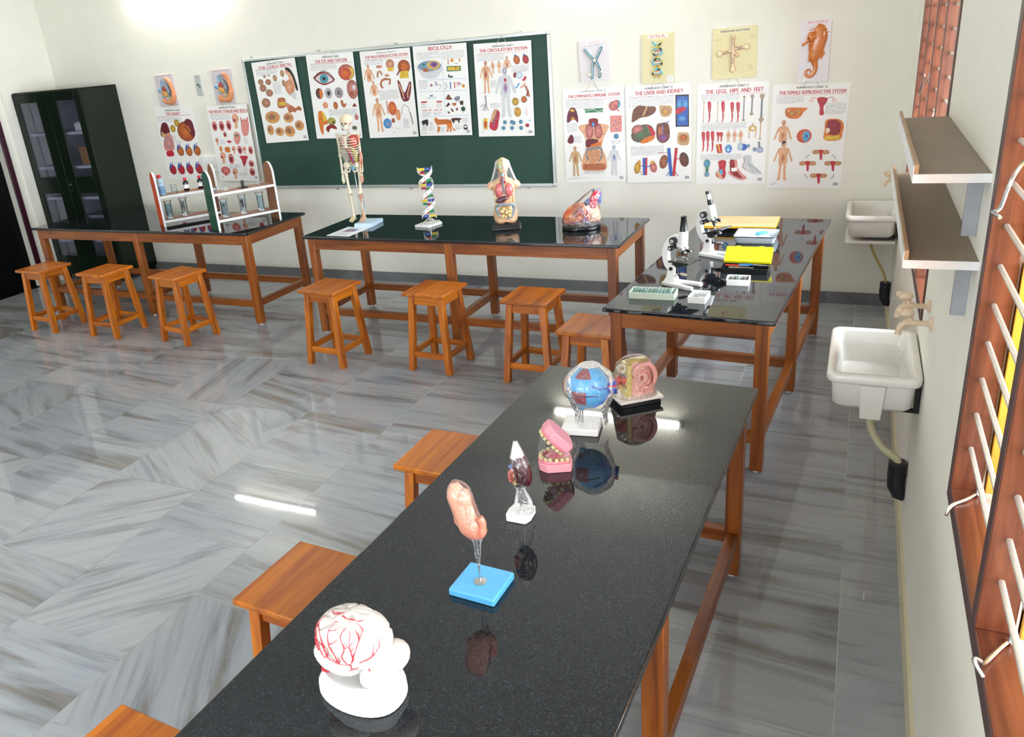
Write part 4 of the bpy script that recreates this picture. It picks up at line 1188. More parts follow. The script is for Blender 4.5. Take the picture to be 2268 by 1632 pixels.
obj('lining', m, M['cabin'], cb)
for z in (0.44, 0.90, 1.22, 1.56):
    m = MB(); bx(m, -CW+0.016, -0.016, -CD+0.04, -0.02, z-0.012, z+0.008); bx(m, -CW+0.016, -0.016, -CD+0.036, -CD+0.04, z-0.02, z+0.008); obj('cabinet_shelf', m, M['cabsh'], cb)
for k, (x0, x1) in enumerate(((-CW+0.004, -CW/2-0.002), (-CW/2+0.002, -0.004))):
    px0, px1 = (x0+0.07, x0+0.325) if k == 0 else (x0+0.125, x0+0.375)
    m = MB(); yf, yb = -CD-0.016, -CD-0.001
    for a, b, c, d in ((x0, px0, 0.10, CH-0.01), (px1, x1, 0.10, CH-0.01), (px0, px1, CH-0.105, CH-0.01), (px0, px1, 0.955, 1.125), (px0, px1, 0.10, 0.28)):
        bx(m, a, b, yf, yb, c, d)
    dr = obj('cabinet_door', m, M['cab'], cb, bevel=0.002)
    for c, d in ((1.125, CH-0.105), (0.28, 0.955)):
        m = MB(); bx(m, px0-0.006, px1+0.006, yb-0.006, yb-0.002, c-0.006, d+0.006); obj('glass_pane', m, M['cglass'], dr)
    if k == 1:
        m = MB(); m.cyl((x0+0.035, yf, 1.05), (x0+0.035, yf-0.012, 1.05), 0.012); m.cyl((x0+0.035, yf-0.02, 1.045), (x0+0.075, yf-0.022, 1.045), 0.005); obj('cabinet_handle', m, M['steel'], dr)
        m = MB(); m.cyl((x0+0.03, yf, 0.985), (x0+0.03, yf-0.010, 0.985), 0.009); obj('lock', m, M['steel'], dr)
cx, cy = -7.285, -0.005
def cabpt(x, y, z): a = rad(3.4); return (cx+x*cos(a)-y*sin(a), cy+x*sin(a)+y*cos(a), z)
m = MB(); m.lathe([(0.055, 0), (0.066, 0.01), (0.07, 0.13), (0.062, 0.15), (0.066, 0.155), (0.066, 0.175), (0.03, 0.185)])
t = obj('storage_jar', m, M['white'], loc=cabpt(-0.72, -0.25, 1.2285)); tag(t, 'white lidded jar behind the left glass pane of the cabinet', 'jar')
m = MB(); m.box((0, 0, 0.09), (0.17, 0.16, 0.18)); m.box((0, -0.001, 0.172), (0.174, 0.166, 0.02))
t = obj('cardboard_box', m, plain('cardboard', '9c7040', 0.7), loc=cabpt(-0.26, -0.27, 1.2285), rot=(0, 0, 0.1), bevel=0.002); tag(t, 'brown cardboard box behind the right glass pane of the cabinet', 'box')
m = MB(); m.box((0, 0, 0.035), (0.17, 0.14, 0.07)); m.box((0, 0, 0.078), (0.15, 0.12, 0.012))
t = obj('white_carton', m, M['white'], loc=cabpt(-0.26, -0.27, 1.5685), rot=(0, 0, -0.1), bevel=0.002); tag(t, 'white carton on the top shelf behind the right glass pane of the cabinet', 'box')

# ------------------------------------------------------------------ blackboard
bb = thing('blackboard', 'wide green blackboard with an aluminium frame on the back wall', 'blackboard', (-4.048, 0, 1.502))
BW, BH = 3.05, 1.203
m = MB(); m.box((0, -0.010, 0), (BW-0.02, 0.016, BH-0.02)); obj('writing_surface', m, M['chalk'], bb)
for s in (-1, 1):
    m = MB(); m.box((0, -0.014, s*(BH/2-0.012)), (BW-0.05, 0.028, 0.026)); obj('frame_rail', m, M['alu'], bb, bevel=0.004)
    m = MB(); m.box((s*(BW/2-0.012), -0.014, 0), (0.026, 0.028, BH-0.05)); obj('frame_stile', m, M['alu'], bb, bevel=0.004)
    for s2 in (-1, 1):
        m = MB(); m.box((s*(BW/2-0.014), -0.015, s2*(BH/2-0.014)), (0.032, 0.034, 0.032)); obj('corner_cap', m, M['alu'], bb, bevel=0.008, bseg=3)
for x in (-1.42, -0.66, 0.14, 1.28):
    for s2 in (-1, 1):
        m = MB(); m.box((x, -0.010, s2*(BH/2+0.006)), (0.022, 0.018, 0.022)); m.cyl((x, -0.018, s2*(BH/2+0.010)), (x, -0.026, s2*(BH/2+0.010)), 0.005, seg=10); obj('fixing_clip', m, M['steel'], bb)

# ------------------------------------------------------------------ wall shelves on the right
def wshelf(label, y0, y1, z, lipc):
    t = thing('wall_shelf', label, 'shelf', (0, (y0+y1)/2, z), 0, 'brown shelves on the right wall')
    L = y1-y0; d = 0.153
    m = MB(); m.box((-d/2, 0, -0.010), (d, L, 0.019)); obj('shelf_board', m, M['shelf'], t, bevel=0.001)
    m = MB(); m.box((-d-0.003, 0, 0.002), (0.010, L, 0.044)); obj('shelf_lip', m, M['lip'], t, bevel=0.001)
    m = MB(); m.box((-d-0.009, 0, 0.0), (0.002, L, 0.040)); m.box((-d/2-0.003, -L/2-0.001, -0.010), (d+0.012, 0.003, 0.021)); obj('edge_band', m, M['shelfend'], t)
    for yy in (-L/2+0.12, L/2-0.2):
        m = MB(); m.box((-0.017, yy, -0.098), (0.034, 0.012, 0.155)); m.box((-0.06, yy, -0.026), (0.1, 0.02, 0.010)); obj('shelf_bracket', m, M['brk'], t, bevel=0.001)
    return t
wshelf('upper brown wall shelf with a tan lip beside the nearer barred window', -4.120, -2.93, 1.670, 0)
wshelf('lower brown wall shelf with a tan lip beside the nearer barred window', -4.122, -2.85, 1.460, 0)

# ------------------------------------------------------------------ sinks
def sink(label, y0, y1, z, chan=True):
    t = thing('wall_sink', label, 'sink', (-0.164, (y0+y1)/2, z), 0, 'white ceramic sinks on the right wall')
    hx, hy = 0.160, (y1-y0)/2; dp = 0.15
    m = MB()
    m.rings([rrect(hx-0.040, hy-0.045, 0.03, -dp), rrect(hx-0.024, hy-0.028, 0.03, -dp+0.02), rrect(hx-0.018, hy-0.02, 0.035, -0.042), rrect(hx-0.014, hy-0.016, 0.035, -0.040), rrect(hx-0.004, hy-0.004, 0.04, -0.036),
             rrect(hx, hy, 0.04, -0.028), rrect(hx, hy, 0.04, -0.006), rrect(hx-0.006, hy-0.006, 0.038, 0), rrect(hx-0.026, hy-0.028, 0.03, 0), rrect(hx-0.032, hy-0.034, 0.026, -0.006), rrect(hx-0.038, hy-0.04, 0.026, -0.06), rrect(hx-0.055, hy-0.06, 0.03, -dp+0.018), rrect(0.02, 0.02, 0.019, -dp+0.012)])
    obj('basin', m, M['sink'], t, sharp=50)
    if chan:
      m = MB(); m.rings([rrect(0.036, 0.02, 0.006, -dp-0.03, c=(0, -hy+0.040)), rrect(0.044, 0.026, 0.006, -0.040, c=(0, -hy+0.034))]); obj('overflow_channel', m, M['sink'], t)
    m = MB(); m.lathe([(0.02, -dp-0.05), (0.022, -dp-0.01), (0.03, -dp+0.002)], (0, 0, 0)); m.torus((0, 0, -dp+0.014), 0.018, 0.003); obj('waste_fitting', m, M['hose'], t)
    for s in (-1, 1):
        m = MB(); m.box((0.154, s*(hy-0.09), -0.10), (0.020, 0.02, 0.13)); m.box((0.06, s*(hy-0.09), -0.159), (0.205, 0.018, 0.012)); obj('wall_bracket', m, M['black'], t)
    return t
sink('nearer white ceramic sink on the right wall below the wall shelves', -3.29, -2.745, 0.790)
s2 = sink('far white ceramic sink in the right back corner, mostly behind the shelves', -0.575, -0.035, 0.790, False)
m = MB(); m.box((0.0, -0.01, -0.185), (0.30, 0.42, 0.02)); obj('support_ledge', m, M['sink'], s2, bevel=0.002)

def pipe_set(y, yd, label1, label2, mat, r, pts):
    m = MB(); P = crv(pts, 8)
    m.tube(P, [r*(1+0.10*(i % 2)) if i < 14 else r for i in range(len(P))], 10)
    tag(obj('drain_hose', m, mat), label1, 'hose', 'sink drain hoses')
    m = MB(); x, yy, z = pts[-1]
    m.tube([(x, yy, z+0.01), (x, yy, z-0.06), (x+0.002, yy-0.005, z-0.10), (x+0.014, yy-0.010, z-0.130), (0.0, yy-0.010, z-0.140)], [0.034, 0.034, 0.033, 0.028, 0.022], 18)
    m.torus((x, yy, z+0.008), 0.032, 0.004); m.torus((x, yy, z-0.045), 0.034, 0.002)
    tag(obj('drain_elbow', m, M['pipe']), label2, 'pipe', 'black drain elbows at the wall')
pipe_set(0, 0, 'cream corrugated drain hose hanging from the nearer sink', 'black drain elbow at the foot of the right wall below the nearer sink', M['hose'], 0.015,
  [(-0.160, -3.02, 0.60), (-0.155, -3.02, 0.53), (-0.145, -3.03, 0.46), (-0.105, -3.05, 0.395), (-0.065, -3.06, 0.365), (-0.042, -3.06, 0.345), (-0.036, -3.06, 0.325)])
pipe_set(0, 0, 'thin yellowish drain hose hanging from the far sink', 'black drain elbow in the corner below the far sink', M['yhose'], 0.008,
  [(-0.160, -0.30, 0.60), (-0.150, -0.30, 0.53), (-0.120, -0.31, 0.46), (-0.075, -0.33, 0.38), (-0.045, -0.35, 0.32), (-0.038, -0.35, 0.272)])

def tap(label, y, z):
    t = thing('bib_tap', label, 'tap', (0, y, z), 0, 'beige plastic taps over the sinks')
    m = MB(); m.lathe([(0.024, 0), (0.024, 0.004), (0.010, 0.014), (0.009, 0.05), (0.013, 0.06), (0.013, 0.085), (0.008, 0.09)], R=Matrix.Rotation(-pi/2, 3, 'Y'))
    m.tube(crv([(-0.068, 0, 0), (-0.09, 0, -0.006), (-0.102, 0, -0.025), (-0.104, 0, -0.045)], 4), [0.011]*9+[0.010]*3+[0.012], 10)
    obj('tap_body', m, M['beige'], t)
    m = MB(); m.cyl((-0.072, 0, 0.008), (-0.072, 0, 0.022), 0.009); m.blob((-0.084, 0, 0.036), (0.026, 0.014, 0.017), amp=0.15, fr=2, seg=16); m.blob((-0.104, 0, 0.044), (0.013, 0.011, 0.012), seg=12)
    obj('tap_handle', m, M['beige'], t)
    return t
tp = tap('beige plastic tap above the near edge of the nearer sink', -3.275, 1.005)
dup(tp, (0, -3.125, 1.020), 0, 'beige plastic tap above the middle of the nearer sink')
dup(tp, (0, -0.33, 0.985), 0, 'beige plastic tap in the far corner, partly behind the lower shelf')

# ------------------------------------------------------------------ printed charts and relief plaques
PAL = {'k': '22201f', 'w': 'f4f2ee', 'r': 'c22a3c', 'R': '8a2024', 'p': 'dd8f86', 'f': 'e2ac86', 'F': 'b56c48', 'y': 'ddb83e', 'b': '3560b4', 'B': '62a8d2', 'g': '3b7d58', 'G': '85868c',
       'n': '764630', 'N': '452a20', 'o': 'd9772c', 'l': 'd2d2d6', 'v': '7a5c9e', 't': 'c9a373', 'm': '6b2230', 'c': 'b9b9bb', 'e': 'f0ede6'}
PAL = {k: lin(v) for k, v in PAL.items()}
TXC = (lin('c4c4c8'), lin('9a9aa0'))
_txt = {}
def text_mesh(s, bold=0.0):
    if s in _txt: return _txt[s]
    cu = bpy.data.curves.new('lettering', 'FONT'); cu.body = s; cu.offset = bold; cu.resolution_u = 2
    o = bpy.data.objects.new('lettering', cu); C.objects.link(o)
    dg = bpy.context.evaluated_depsgraph_get(); me = bpy.data.meshes.new_from_object(o.evaluated_get(dg))
    vs = [(v.co.x, v.co.y) for v in me.vertices]; fs = [tuple(p.vertices) for p in me.polygons]
    bpy.data.objects.remove(o, do_unlink=True); bpy.data.curves.remove(cu); bpy.data.meshes.remove(me)
    x0 = min(v[0] for v in vs); x1 = max(v[0] for v in vs); y0 = 0.0; y1 = max(v[1] for v in vs)
    vs = [((x-x0)/(x1-x0)-0.5, (y-y0)/(y1-y0)-0.5) for x, y in vs]
    _txt[s] = (vs, fs); return _txt[s]

class Sheet:
    """flat print: coordinates in cm from the top left corner, every shape a thin layer of ink"""
    def __init__(s, w, h, y0=-0.0035):
        s.m = MB(); s.w = w; s.h = h; s.k = 0; s.y0 = y0; s.dy = 0.00005
    def P(s, x, y): return (( x-s.w/2)/100, s.y0 - s.k*s.dy, (s.h/2-y)/100)
    def poly(s, pts, col, soft=False):
        n = len(pts)//2
        if soft and n > 4:      # rounded outline
            q = []
            for i in range(n):
                a, b, c, d = [Vector((pts[2*((i+k) % n)], pts[2*((i+k) % n)+1])) for k in (-1, 0, 1, 2)]
                for u in (0, .25, .5, .75): q.append(0.5*((2*b)+(c-a)*u+(2*a-5*b+4*c-d)*u*u+(3*b-a-3*c+d)*u**3))
            pts = [w for p in q for w in p]; n = len(q)
        s.k += 1; v = [s.P(pts[2*i], pts[2*i+1]) for i in range(n)]
        ar = sum(v[i][0]*v[(i+1) % n][2]-v[(i+1) % n][0]*v[i][2] for i in range(n))
        if ar < 0: v = v[::-1]
        s.m.add(v, [tuple(range(n))], cols=[col]*n)
    def ell(s, x, y, rx, ry, c1, c2, ang=0, n=16):
        s.k += 1; a = rad(ang); v = [s.P(x, y)]; cols = [c1]
        for q, cc in ((0.55, [0.6*i+0.4*j for i, j in zip(c1, c2)]), (1.0, [0.3*i+0.7*j for i, j in zip(c1, c2)])):
            for i in range(n):
                t = -2*pi*i/n; u, w = rx*q*cos(t), ry*q*sin(t)
                v.append(s.P(x+u*cos(a)-w*sin(a), y+u*sin(a)+w*cos(a))); cols.append(tuple(cc))
        fs = [(0, 1+i, 1+(i+1) % n) for i in range(n)] + [(1+i, 1+n+i, 1+n+(i+1) % n, 1+(i+1) % n) for i in range(n)]
        s.m.add(v, fs, cols=cols)
    def line(s, pts, w, col, step=True):
        if step: s.k += 1
        p = [Vector((pts[2*i], pts[2*i+1])) for i in range(len(pts)//2)]; L = []; R = []
        for i, q in enumerate(p):
            t = (p[min(i+1, len(p)-1)]-p[max(i-1, 0)]).normalized(); nn = Vector((-t.y, t.x))*w/2
            L.append(q+nn); R.append(q-nn)
        v = [s.P(*a) for a in L] + [s.P(*a) for a in R]; n = len(p)
        s.m.add(v, [(i, i+1, n+i+1, n+i) for i in range(n-1)], cols=[col]*len(v))
    def rect(s, x0, y0, x1, y1, col, step=True):
        if step: s.k += 1
        s.m.add([s.P(x0, y1), s.P(x1, y1), s.P(x1, y0), s.P(x0, y0)], [(0, 1, 2, 3)], cols=[col]*4)
    def text(s, t, x, y, w, h, col):
        s.k += 1; vs, fs = text_mesh(t)
        for k in ((-1, 0, 1) if h > 1.3 else (0,)):   # heavier strokes for headings
            s.m.add([s.P(x+a*w+k*h*0.035, y-b*h) for a, b in vs], fs, cols=[col]*len(vs)); s.k += 1
    def block(s, x0, y0, x1, y1, rnd):
        s.k += 1; y = y0
        while y < y1:
            x = x0; xe = x1 - (rnd.random()*0.4*(x1-x0) if y+0.75 >= y1 else rnd.random()*0.6)
            while x < xe:
                w = rnd.uniform(0.5, 1.8); s.rect(x, y, min(x+w, xe), y+0.26, TXC[rnd.random() < .4], False); x += w+0.32
            y += 0.72
    def figure(s, x, y, h, c1, c2, kind):
        u = h/8
        s.line([x-0.95*u, y+1.7*u, x-1.35*u, y+2.9*u, x-1.75*u, y+4.1*u], 0.36*u, c1); s.line([x+0.95*u, y+1.7*u, x+1.35*u, y+2.9*u, x+1.75*u, y+4.1*u], 0.36*u, c1)
        if kind == 1:
            for g in (-1, 1): s.line([x+g*0.42*u, y+3.9*u, x+g*0.45*u, y+5.8*u, x+g*0.55*u, y+7.7*u, x+g*0.8*u, y+8*u], 0.5*u, c1)
        s.poly([x-1.05*u, y+1.5*u, x-0.3*u, y+1.15*u, x+0.3*u, y+1.15*u, x+1.05*u, y+1.5*u, x+0.8*u, y+2.9*u, x+0.9*u, y+4.2*u, x+0.65*u, y+4.75*u, x-0.65*u, y+4.75*u, x-0.9*u, y+4.2*u, x-0.8*u, y+2.9*u], c1)
        s.ell(x, y+2.2*u, 0.7*u, 0.6*u, c1, c1); s.ell(x, y+3.3*u, 0.45*u, 0.9*u, c2, c1); s.rect(x-0.2*u, y+0.8*u, x+0.2*u, y+1.3*u, c1); s.ell(x, y+0.5*u, 0.42*u, 0.55*u, c1, c2)
    def draw(s, art, seed=1):
        rnd = random.Random(seed)
        for a in art:
            k = a[0]
            if k == 'E': s.ell(a[1], a[2], a[3], a[4], PAL[a[5][0]], PAL[a[5][1]], a[6])
            elif k == 'P': s.poly(a[2], PAL[a[1]], True)
            elif k == 'L': s.line(a[3], a[2], PAL[a[1]])
            elif k == 'T': s.text(a[1], a[2], a[3]-(0.35 if a[1].startswith('HUMAN') else 0.0), a[4], a[5]*(0.88 if len(a[1]) > 4 else 1), PAL[a[6]])
            elif k == 'B': s.block(a[1], a[2], a[3], a[4], rnd)
            elif k == 'F': s.figure(a[1], a[2], a[3], PAL[a[4][0]], PAL[a[4][1]], a[5])

def chart(key, label, x, z, ang=0, y=0, strings=True, w=50, h=73):
    t = thing('wall_chart', label, 'poster', (x, y, z), 0, 'printed biology charts on the back wall')
    t.rotation_euler = (0, rad(ang), 0)
    m = MB(); m.col = PAL['w']; m.box((0, -0.002, 0), (w/100, 0.0025, h/100)); s = Sheet(w, h); s.draw(ART[key], len(key)*7)
    s.rect(w-5.2, h-4.6, w-1.6, h-1.8, PAL['w']); s.k += 1
    for i in range(9): s.rect(w-5.0+i*0.36, h-4.4, w-5.0+i*0.36+(0.22 if i % 3 else 0.12), h-2.2, PAL['k'], False)
    m.add(s.m.v, s.m.f, cols=s.m.c)
    obj('printed_sheet', m, M['paper'], t, smooth=False)
    m = MB()
    for sx in (-1, 1): m.torus((sx*0.045, -0.0045, h/200-0.012), 0.004, 0.001, R=Matrix.Rotation(pi/2, 3, 'X'), seg=10, sg=5)
    obj('eyelet', m, M['steel'], t)
    if strings:
        m = MB(); m.tube([(-0.045, -0.005, h/200-0.012), (-0.006, -0.004, h/200+0.050), (0.006, -0.004, h/200+0.050), (0.045, -0.005, h/200-0.012)], 0.0014, 6); obj('hanging_string', m, M['string'], t)
    return t
chart('heart', 'printed chart titled THE HEART, partly behind the orange rack', -6.577, 1.359, 1)
chart('mouth', 'printed chart titled THE MOUTH, TONGUE AND SPEECH beside the blackboard frame', -5.850, 1.345, 0.5, -0.034)
yb = -0.030
chart('child', 'printed chart titled THE CHILD BIRTH at the left end of the blackboard', -5.200, 1.707, -1.5, yb)
chart('eye', 'printed chart titled THE EYE AND THE EAR hanging on the blackboard', -4.590, 1.720, 1, yb)
chart('male', 'printed chart titled THE MALE REPRODUCTIVE SYSTEM hanging on the blackboard', -4.017, 1.710, 0.2, yb)
chart('bio', 'printed chart titled BIOLOGY with a cell, animals and a tiger, on the blackboard', -3.491, 1.710, 1, yb-0.006)
chart('circ', 'printed chart titled THE CIRCULATORY SYSTEM at the right end of the blackboard', -2.932, 1.685, 1, yb)
chart('lymph', 'printed chart titled THE LYMPHATIC/ IMMUNE SYSTEM right of the blackboard', -2.196, 1.295, -0.2)
chart('liver', 'printed chart titled THE LIVER AND KIDNEY below the yellow double helix plaque', -1.683, 1.289, -0.9, -0.004)
chart('legs', 'printed chart titled THE LEGS, HIPS AND FEET below the cream cross shaped plaque', -1.145, 1.272, 0)
chart('female', 'printed chart titled THE FEMALE REPRODUCTIVE SYSTEM below the sea horse plaque', -0.623, 1.235, 1)

def plaque(name, label, x, z, w, h, col, ang=0):
    t = thing(name, label, 'plaque', (x, -0.0005, z), 0, 'relief plaques above the charts'); t.rotation_euler = (0, rad(ang), 0)
    m = MB(); m.col = lin(col); m.box((0, -0.005, 0), (w/100, 0.010, h/100)); obj('backing_board', m, M['matte'], t, bevel=0.001)
    s = Sheet(w, h, -0.0102); return t, s
def put(s, t, name='printed_lettering'):
    obj(name, s.m, M['paper'], t, smooth=False)
def rel(w, h):   # cm from top left -> local metres
    return lambda x, y, d=0.014: (( x-w/2)/100, -d, (h/2-y)/100)

# chromosome
t, s = plaque('chromosome_plaque', 'white plaque with a teal X shaped chromosome relief', -2.175, 1.857, 23.8, 29.8, 'e9e2e4', -3)
s.rect(6, 1.0, 18.5, 2.8, PAL['w']); s.text('CHROMOSOME', 12.3, 1.9, 9.5, 1.2, PAL['r']); s.block(4.5, 3.2, 19.5, 4.2, random.Random(1)); put(s, t)
P = rel(23.8, 29.8); m = MB()
m.col = lin('2f7488')
arms = [crv([P(5.2, 6.2), P(8.0, 10), P(11.8, 14.5), P(12.8, 15)], 5), crv([P(18.2, 6.0), P(15.6, 10.5), P(13.0, 14.5), P(12.2, 15.3)], 5), crv([P(11.8, 14.5), P(10.2, 19), P(9.8, 23), P(9.2, 27.2)], 5), crv([P(12.6, 14.5), P(14.5, 18.5), P(15.8, 22.5), P(15.2, 26.8)], 5)]
for a in arms: m.tube(a, [0.010]*len(a), 10); m.blob(a[0], 0.010, seg=10); m.blob(a[-1], 0.010, seg=10)
obj('chromatid', m, M['paint'], t)
m = MB(); m.col = lin('e8e6d0')
for a in arms: m.tube([(p.x+0.0022*(1 if i % 2 else -1), p.y-0.0098, p.z) for i, p in enumerate(a)], 0.0022, 6)
m.blob(P(12.4, 14.7, 0.024), 0.012, seg=12)
for q in ((7.6, 24.6), (17.4, 23.6)): m.blob(P(q[0], q[1], 0.022), (0.014, 0.006, 0.011), seg=12)
obj('centromere', m, M['paint'], t)

# double helix plaque
t, s = plaque('dna_plaque', 'pale yellow plaque headed D.N.A. with a black and yellow double helix relief', -1.687, 1.840, 24.1, 34.6, 'e6dcae')
s.rect(4.8, 0.7, 19.4, 2.9, PAL['w']); s.text('D.N.A.', 12.2, 1.8, 11, 1.7, PAL['r']); put(s, t, 'heading_label'); s = Sheet(24.1, 34.6, -0.0102); s.rect(18.8, 29.5, 23.4, 34.2, PAL['w']); s.text('D.N.A.', 21.1, 30.2, 3.6, .8, PAL['r']); s.block(19.2, 31.4, 22.8, 33.8, random.Random(2)); put(s, t, 'corner_label')
P = rel(24.1, 34.6); m = MB()
for ph, cols in ((0, ('d9cf5e', '1c1c1c', 'd9cf5e', '5cb4c8')), (pi, ('74c4d8', '74c4d8', 'd9cf5e', '1c1c1c'))):
    pts = []; cc = []
    for i in range(61):
        y = 5.2+i*25.6/60; a = ph + 2*pi*(y-5.2)/15.2
        pts.append(P(11.8+3.4*cos(a), y, 0.016+0.006*sin(a))); cc.append(lin(cols[(i//4) % 4]))
    m.tube(pts, 0.0062, 8, cols=cc)
obj('helix_strand', m, M['paint'], t)
m = MB()
for i in range(2, 22):
    y = 5.2+i*25.6/22.5; a = 2*pi*(y-5.2)/15.2
    if abs(cos(a)) < 0.35: continue
    m.col = lin(('d23a40', 'f0f0f0', '6fb8d8')[i % 3]); m.cyl(P(11.8+3.0*cos(a), y, 0.014), P(11.8-3.0*cos(a), y+0.2, 0.014), 0.0028, seg=6)
obj('base_pair', m, M['paint'], t)

# transfer RNA
t, s = plaque('rna_plaque', 'cream plaque headed TRANSFER RNA HOLLEY MODEL with a cross shaped relief', -1.140, 1.838, 30.6, 34.4, 'e9dfae', -0.6)
s.rect(4.3, 0.9, 26.3, 3.4, lin('efe6bd')); s.text('TRANSFER RNA HOLLEY MODEL', 15.3, 2.2, 20.5, 1.5, PAL['k'])
for q in ((2, 7.2, 5.5, 7.9), (25, 5.5, 29, 6.2), (26, 7.2, 30, 7.9), (24, 26, 28, 26.8), (25.2, 27.6, 29, 28.4)): s.text('LOOP', (q[0]+q[2])/2, (q[1]+q[3])/2, 3.2, 0.8, PAL['G'])
put(s, t); P = rel(30.6, 34.4); ms = MB(); ms.col = lin('dc9c7c'); mf = MB(); mf.col = lin('efe4bc')
def lobe(x0, y0, x1, y1, w, r):
    ms.tube([P(x0, y0, 0.013), P(x1, y1, 0.013)], w/100, 8, flat=1); mf.tube([P(x0, y0, 0.0195), P(x1, y1, 0.0195)], (w-0.45)/100, 8, flat=1)
    ms.blob(P(x1, y1, 0.013), (r/100, 0.010, r/100), seg=16); mf.blob(P(x1, y1, 0.019), ((r-0.4)/100, 0.0085, (r-0.4)/100), seg=16)
lobe(14.2, 14, 14.2, 6, 1.15, 1.15); lobe(14.2, 15, 14.3, 28.2, 1.15, 2.2); lobe(14.2, 15.6, 5.0, 17.0, 1.15, 2.2); lobe(14.2, 14.8, 23.5, 13.6, 1.15, 2.2); lobe(14.5, 16, 17.8, 19.4, 0.95, 1.0)
obj('strand_outline', ms, M['paint'], t); obj('strand_core', mf, M['paint'], t)
m = MB(); m.col = lin('ffffff')
for i in range(6): m.box(P(14.2, 7+i*1.1, 0.030), (0.018, 0.004, 0.003))
for i in range(4): m.box(P(14.25, 20.5+i*1.1, 0.030), (0.018, 0.004, 0.003)); m.box(P(8+i*1.1, 16.6-i*.15, 0.030), (0.003, 0.004, 0.018)); m.box(P(17.8+i*1.0, 14.3-i*.12, 0.030), (0.003, 0.004, 0.018))
obj('base_pair', m, M['paint'], t)

# sea horse
t, s = plaque('sea_horse_plaque', 'narrow white plaque headed SEA HORSE with an orange sea horse relief', -0.611, 1.812, 19.3, 40.2, 'eee9ee')
s.rect(3.6, 0.6, 17.8, 2.4, lin('f6dfe2')); s.text('SEA HORSE', 10.7, 1.5, 13, 1.3, PAL['r']); put(s, t, 'heading_label'); s = Sheet(19.3, 40.2, -0.0102); s.rect(0.5, 36.0, 4.6, 39.8, PAL['w']); s.text('SEA HORSE', 2.5, 36.6, 3.6, .6, PAL['r']); s.block(0.9, 37.4, 4.2, 39.4, random.Random(5)); put(s, t, 'corner_label')
P = rel(19.3, 40.2); m = MB()
sp = crv([P(9.5, 5.3), P(12.0, 7.0), P(12.2, 11.0), P(11.4, 15.5), P(10.6, 20.0), P(9.8, 24.0), P(10.2, 27.5), P(11.0, 30.5), P(10.2, 34.5), P(7.6, 36.6), P(5.2, 35.4), P(4.9, 33.2), P(6.5, 31.9), P(8.0, 33.0), P(7.4, 34.2)], 6)
rr = [3.0, 4.3, 5.2, 5.0, 4.5, 3.6, 2.0, 1.5, 1.25, 1.05, 0.9, 0.8, 0.65, 0.5, 0.35]
R_ = []
for i in range(len(sp)):
    f = min(i/6, 14); a = int(f); b = min(a+1, 14); R_.append((rr[a]*(f*0+1-(f-a))+rr[b]*(f-a))/100*(1+0.055*(1 if i % 2 else -1)))
oc = [lin('c86a22') if i % 2 else lin('dd8434') for i in range(len(sp))]
m.tube(sp, R_, 18, flat=0.42, cols=oc, up=(0, 1, 0))
m.col = lin('cf7228'); m.blob(P(7.2, 10.8, 0.022), (0.030, 0.020, 0.034), seg=18, amp=0.15, fr=4); m.tube([P(6.5, 12.2, 0.022), P(3.4, 14.6, 0.020), P(1.6, 15.6, 0.019)], [0.013, 0.007, 0.010], 12)
m.col = lin('3a1c10'); m.blob(P(5.8, 11.4, 0.040), 0.0055, seg=10); m.col = lin('d98035')
for i in range(9): m.tube([P(6.0+i*1.4, 6.8-2.2*sin(pi*i/9)+i*.35, 0.02), P(5.9+i*1.55, 5.9-2.5*sin(pi*i/9)+i*.35, 0.018)], [0.004, 0.002], 6)
for i in range(12): m.blob(P(6.6+0.25*sin(i*2.1)-0.1*i*(i < 5), 13.5+i*1.15, 0.020), 0.0065, seg=8)
m.rings([[Vector(P(15.0, 19, 0.016)), Vector(P(16.6, 22, 0.012)), Vector(P(14.0, 26, 0.016)), Vector(P(13.0, 23, 0.02))], [Vector(P(15.0, 19, 0.010)), Vector(P(16.6, 22, 0.009)), Vector(P(14.0, 26, 0.010)), Vector(P(13.0, 23, 0.012))]])
obj('sea_horse_relief', m, M['paint'], t)

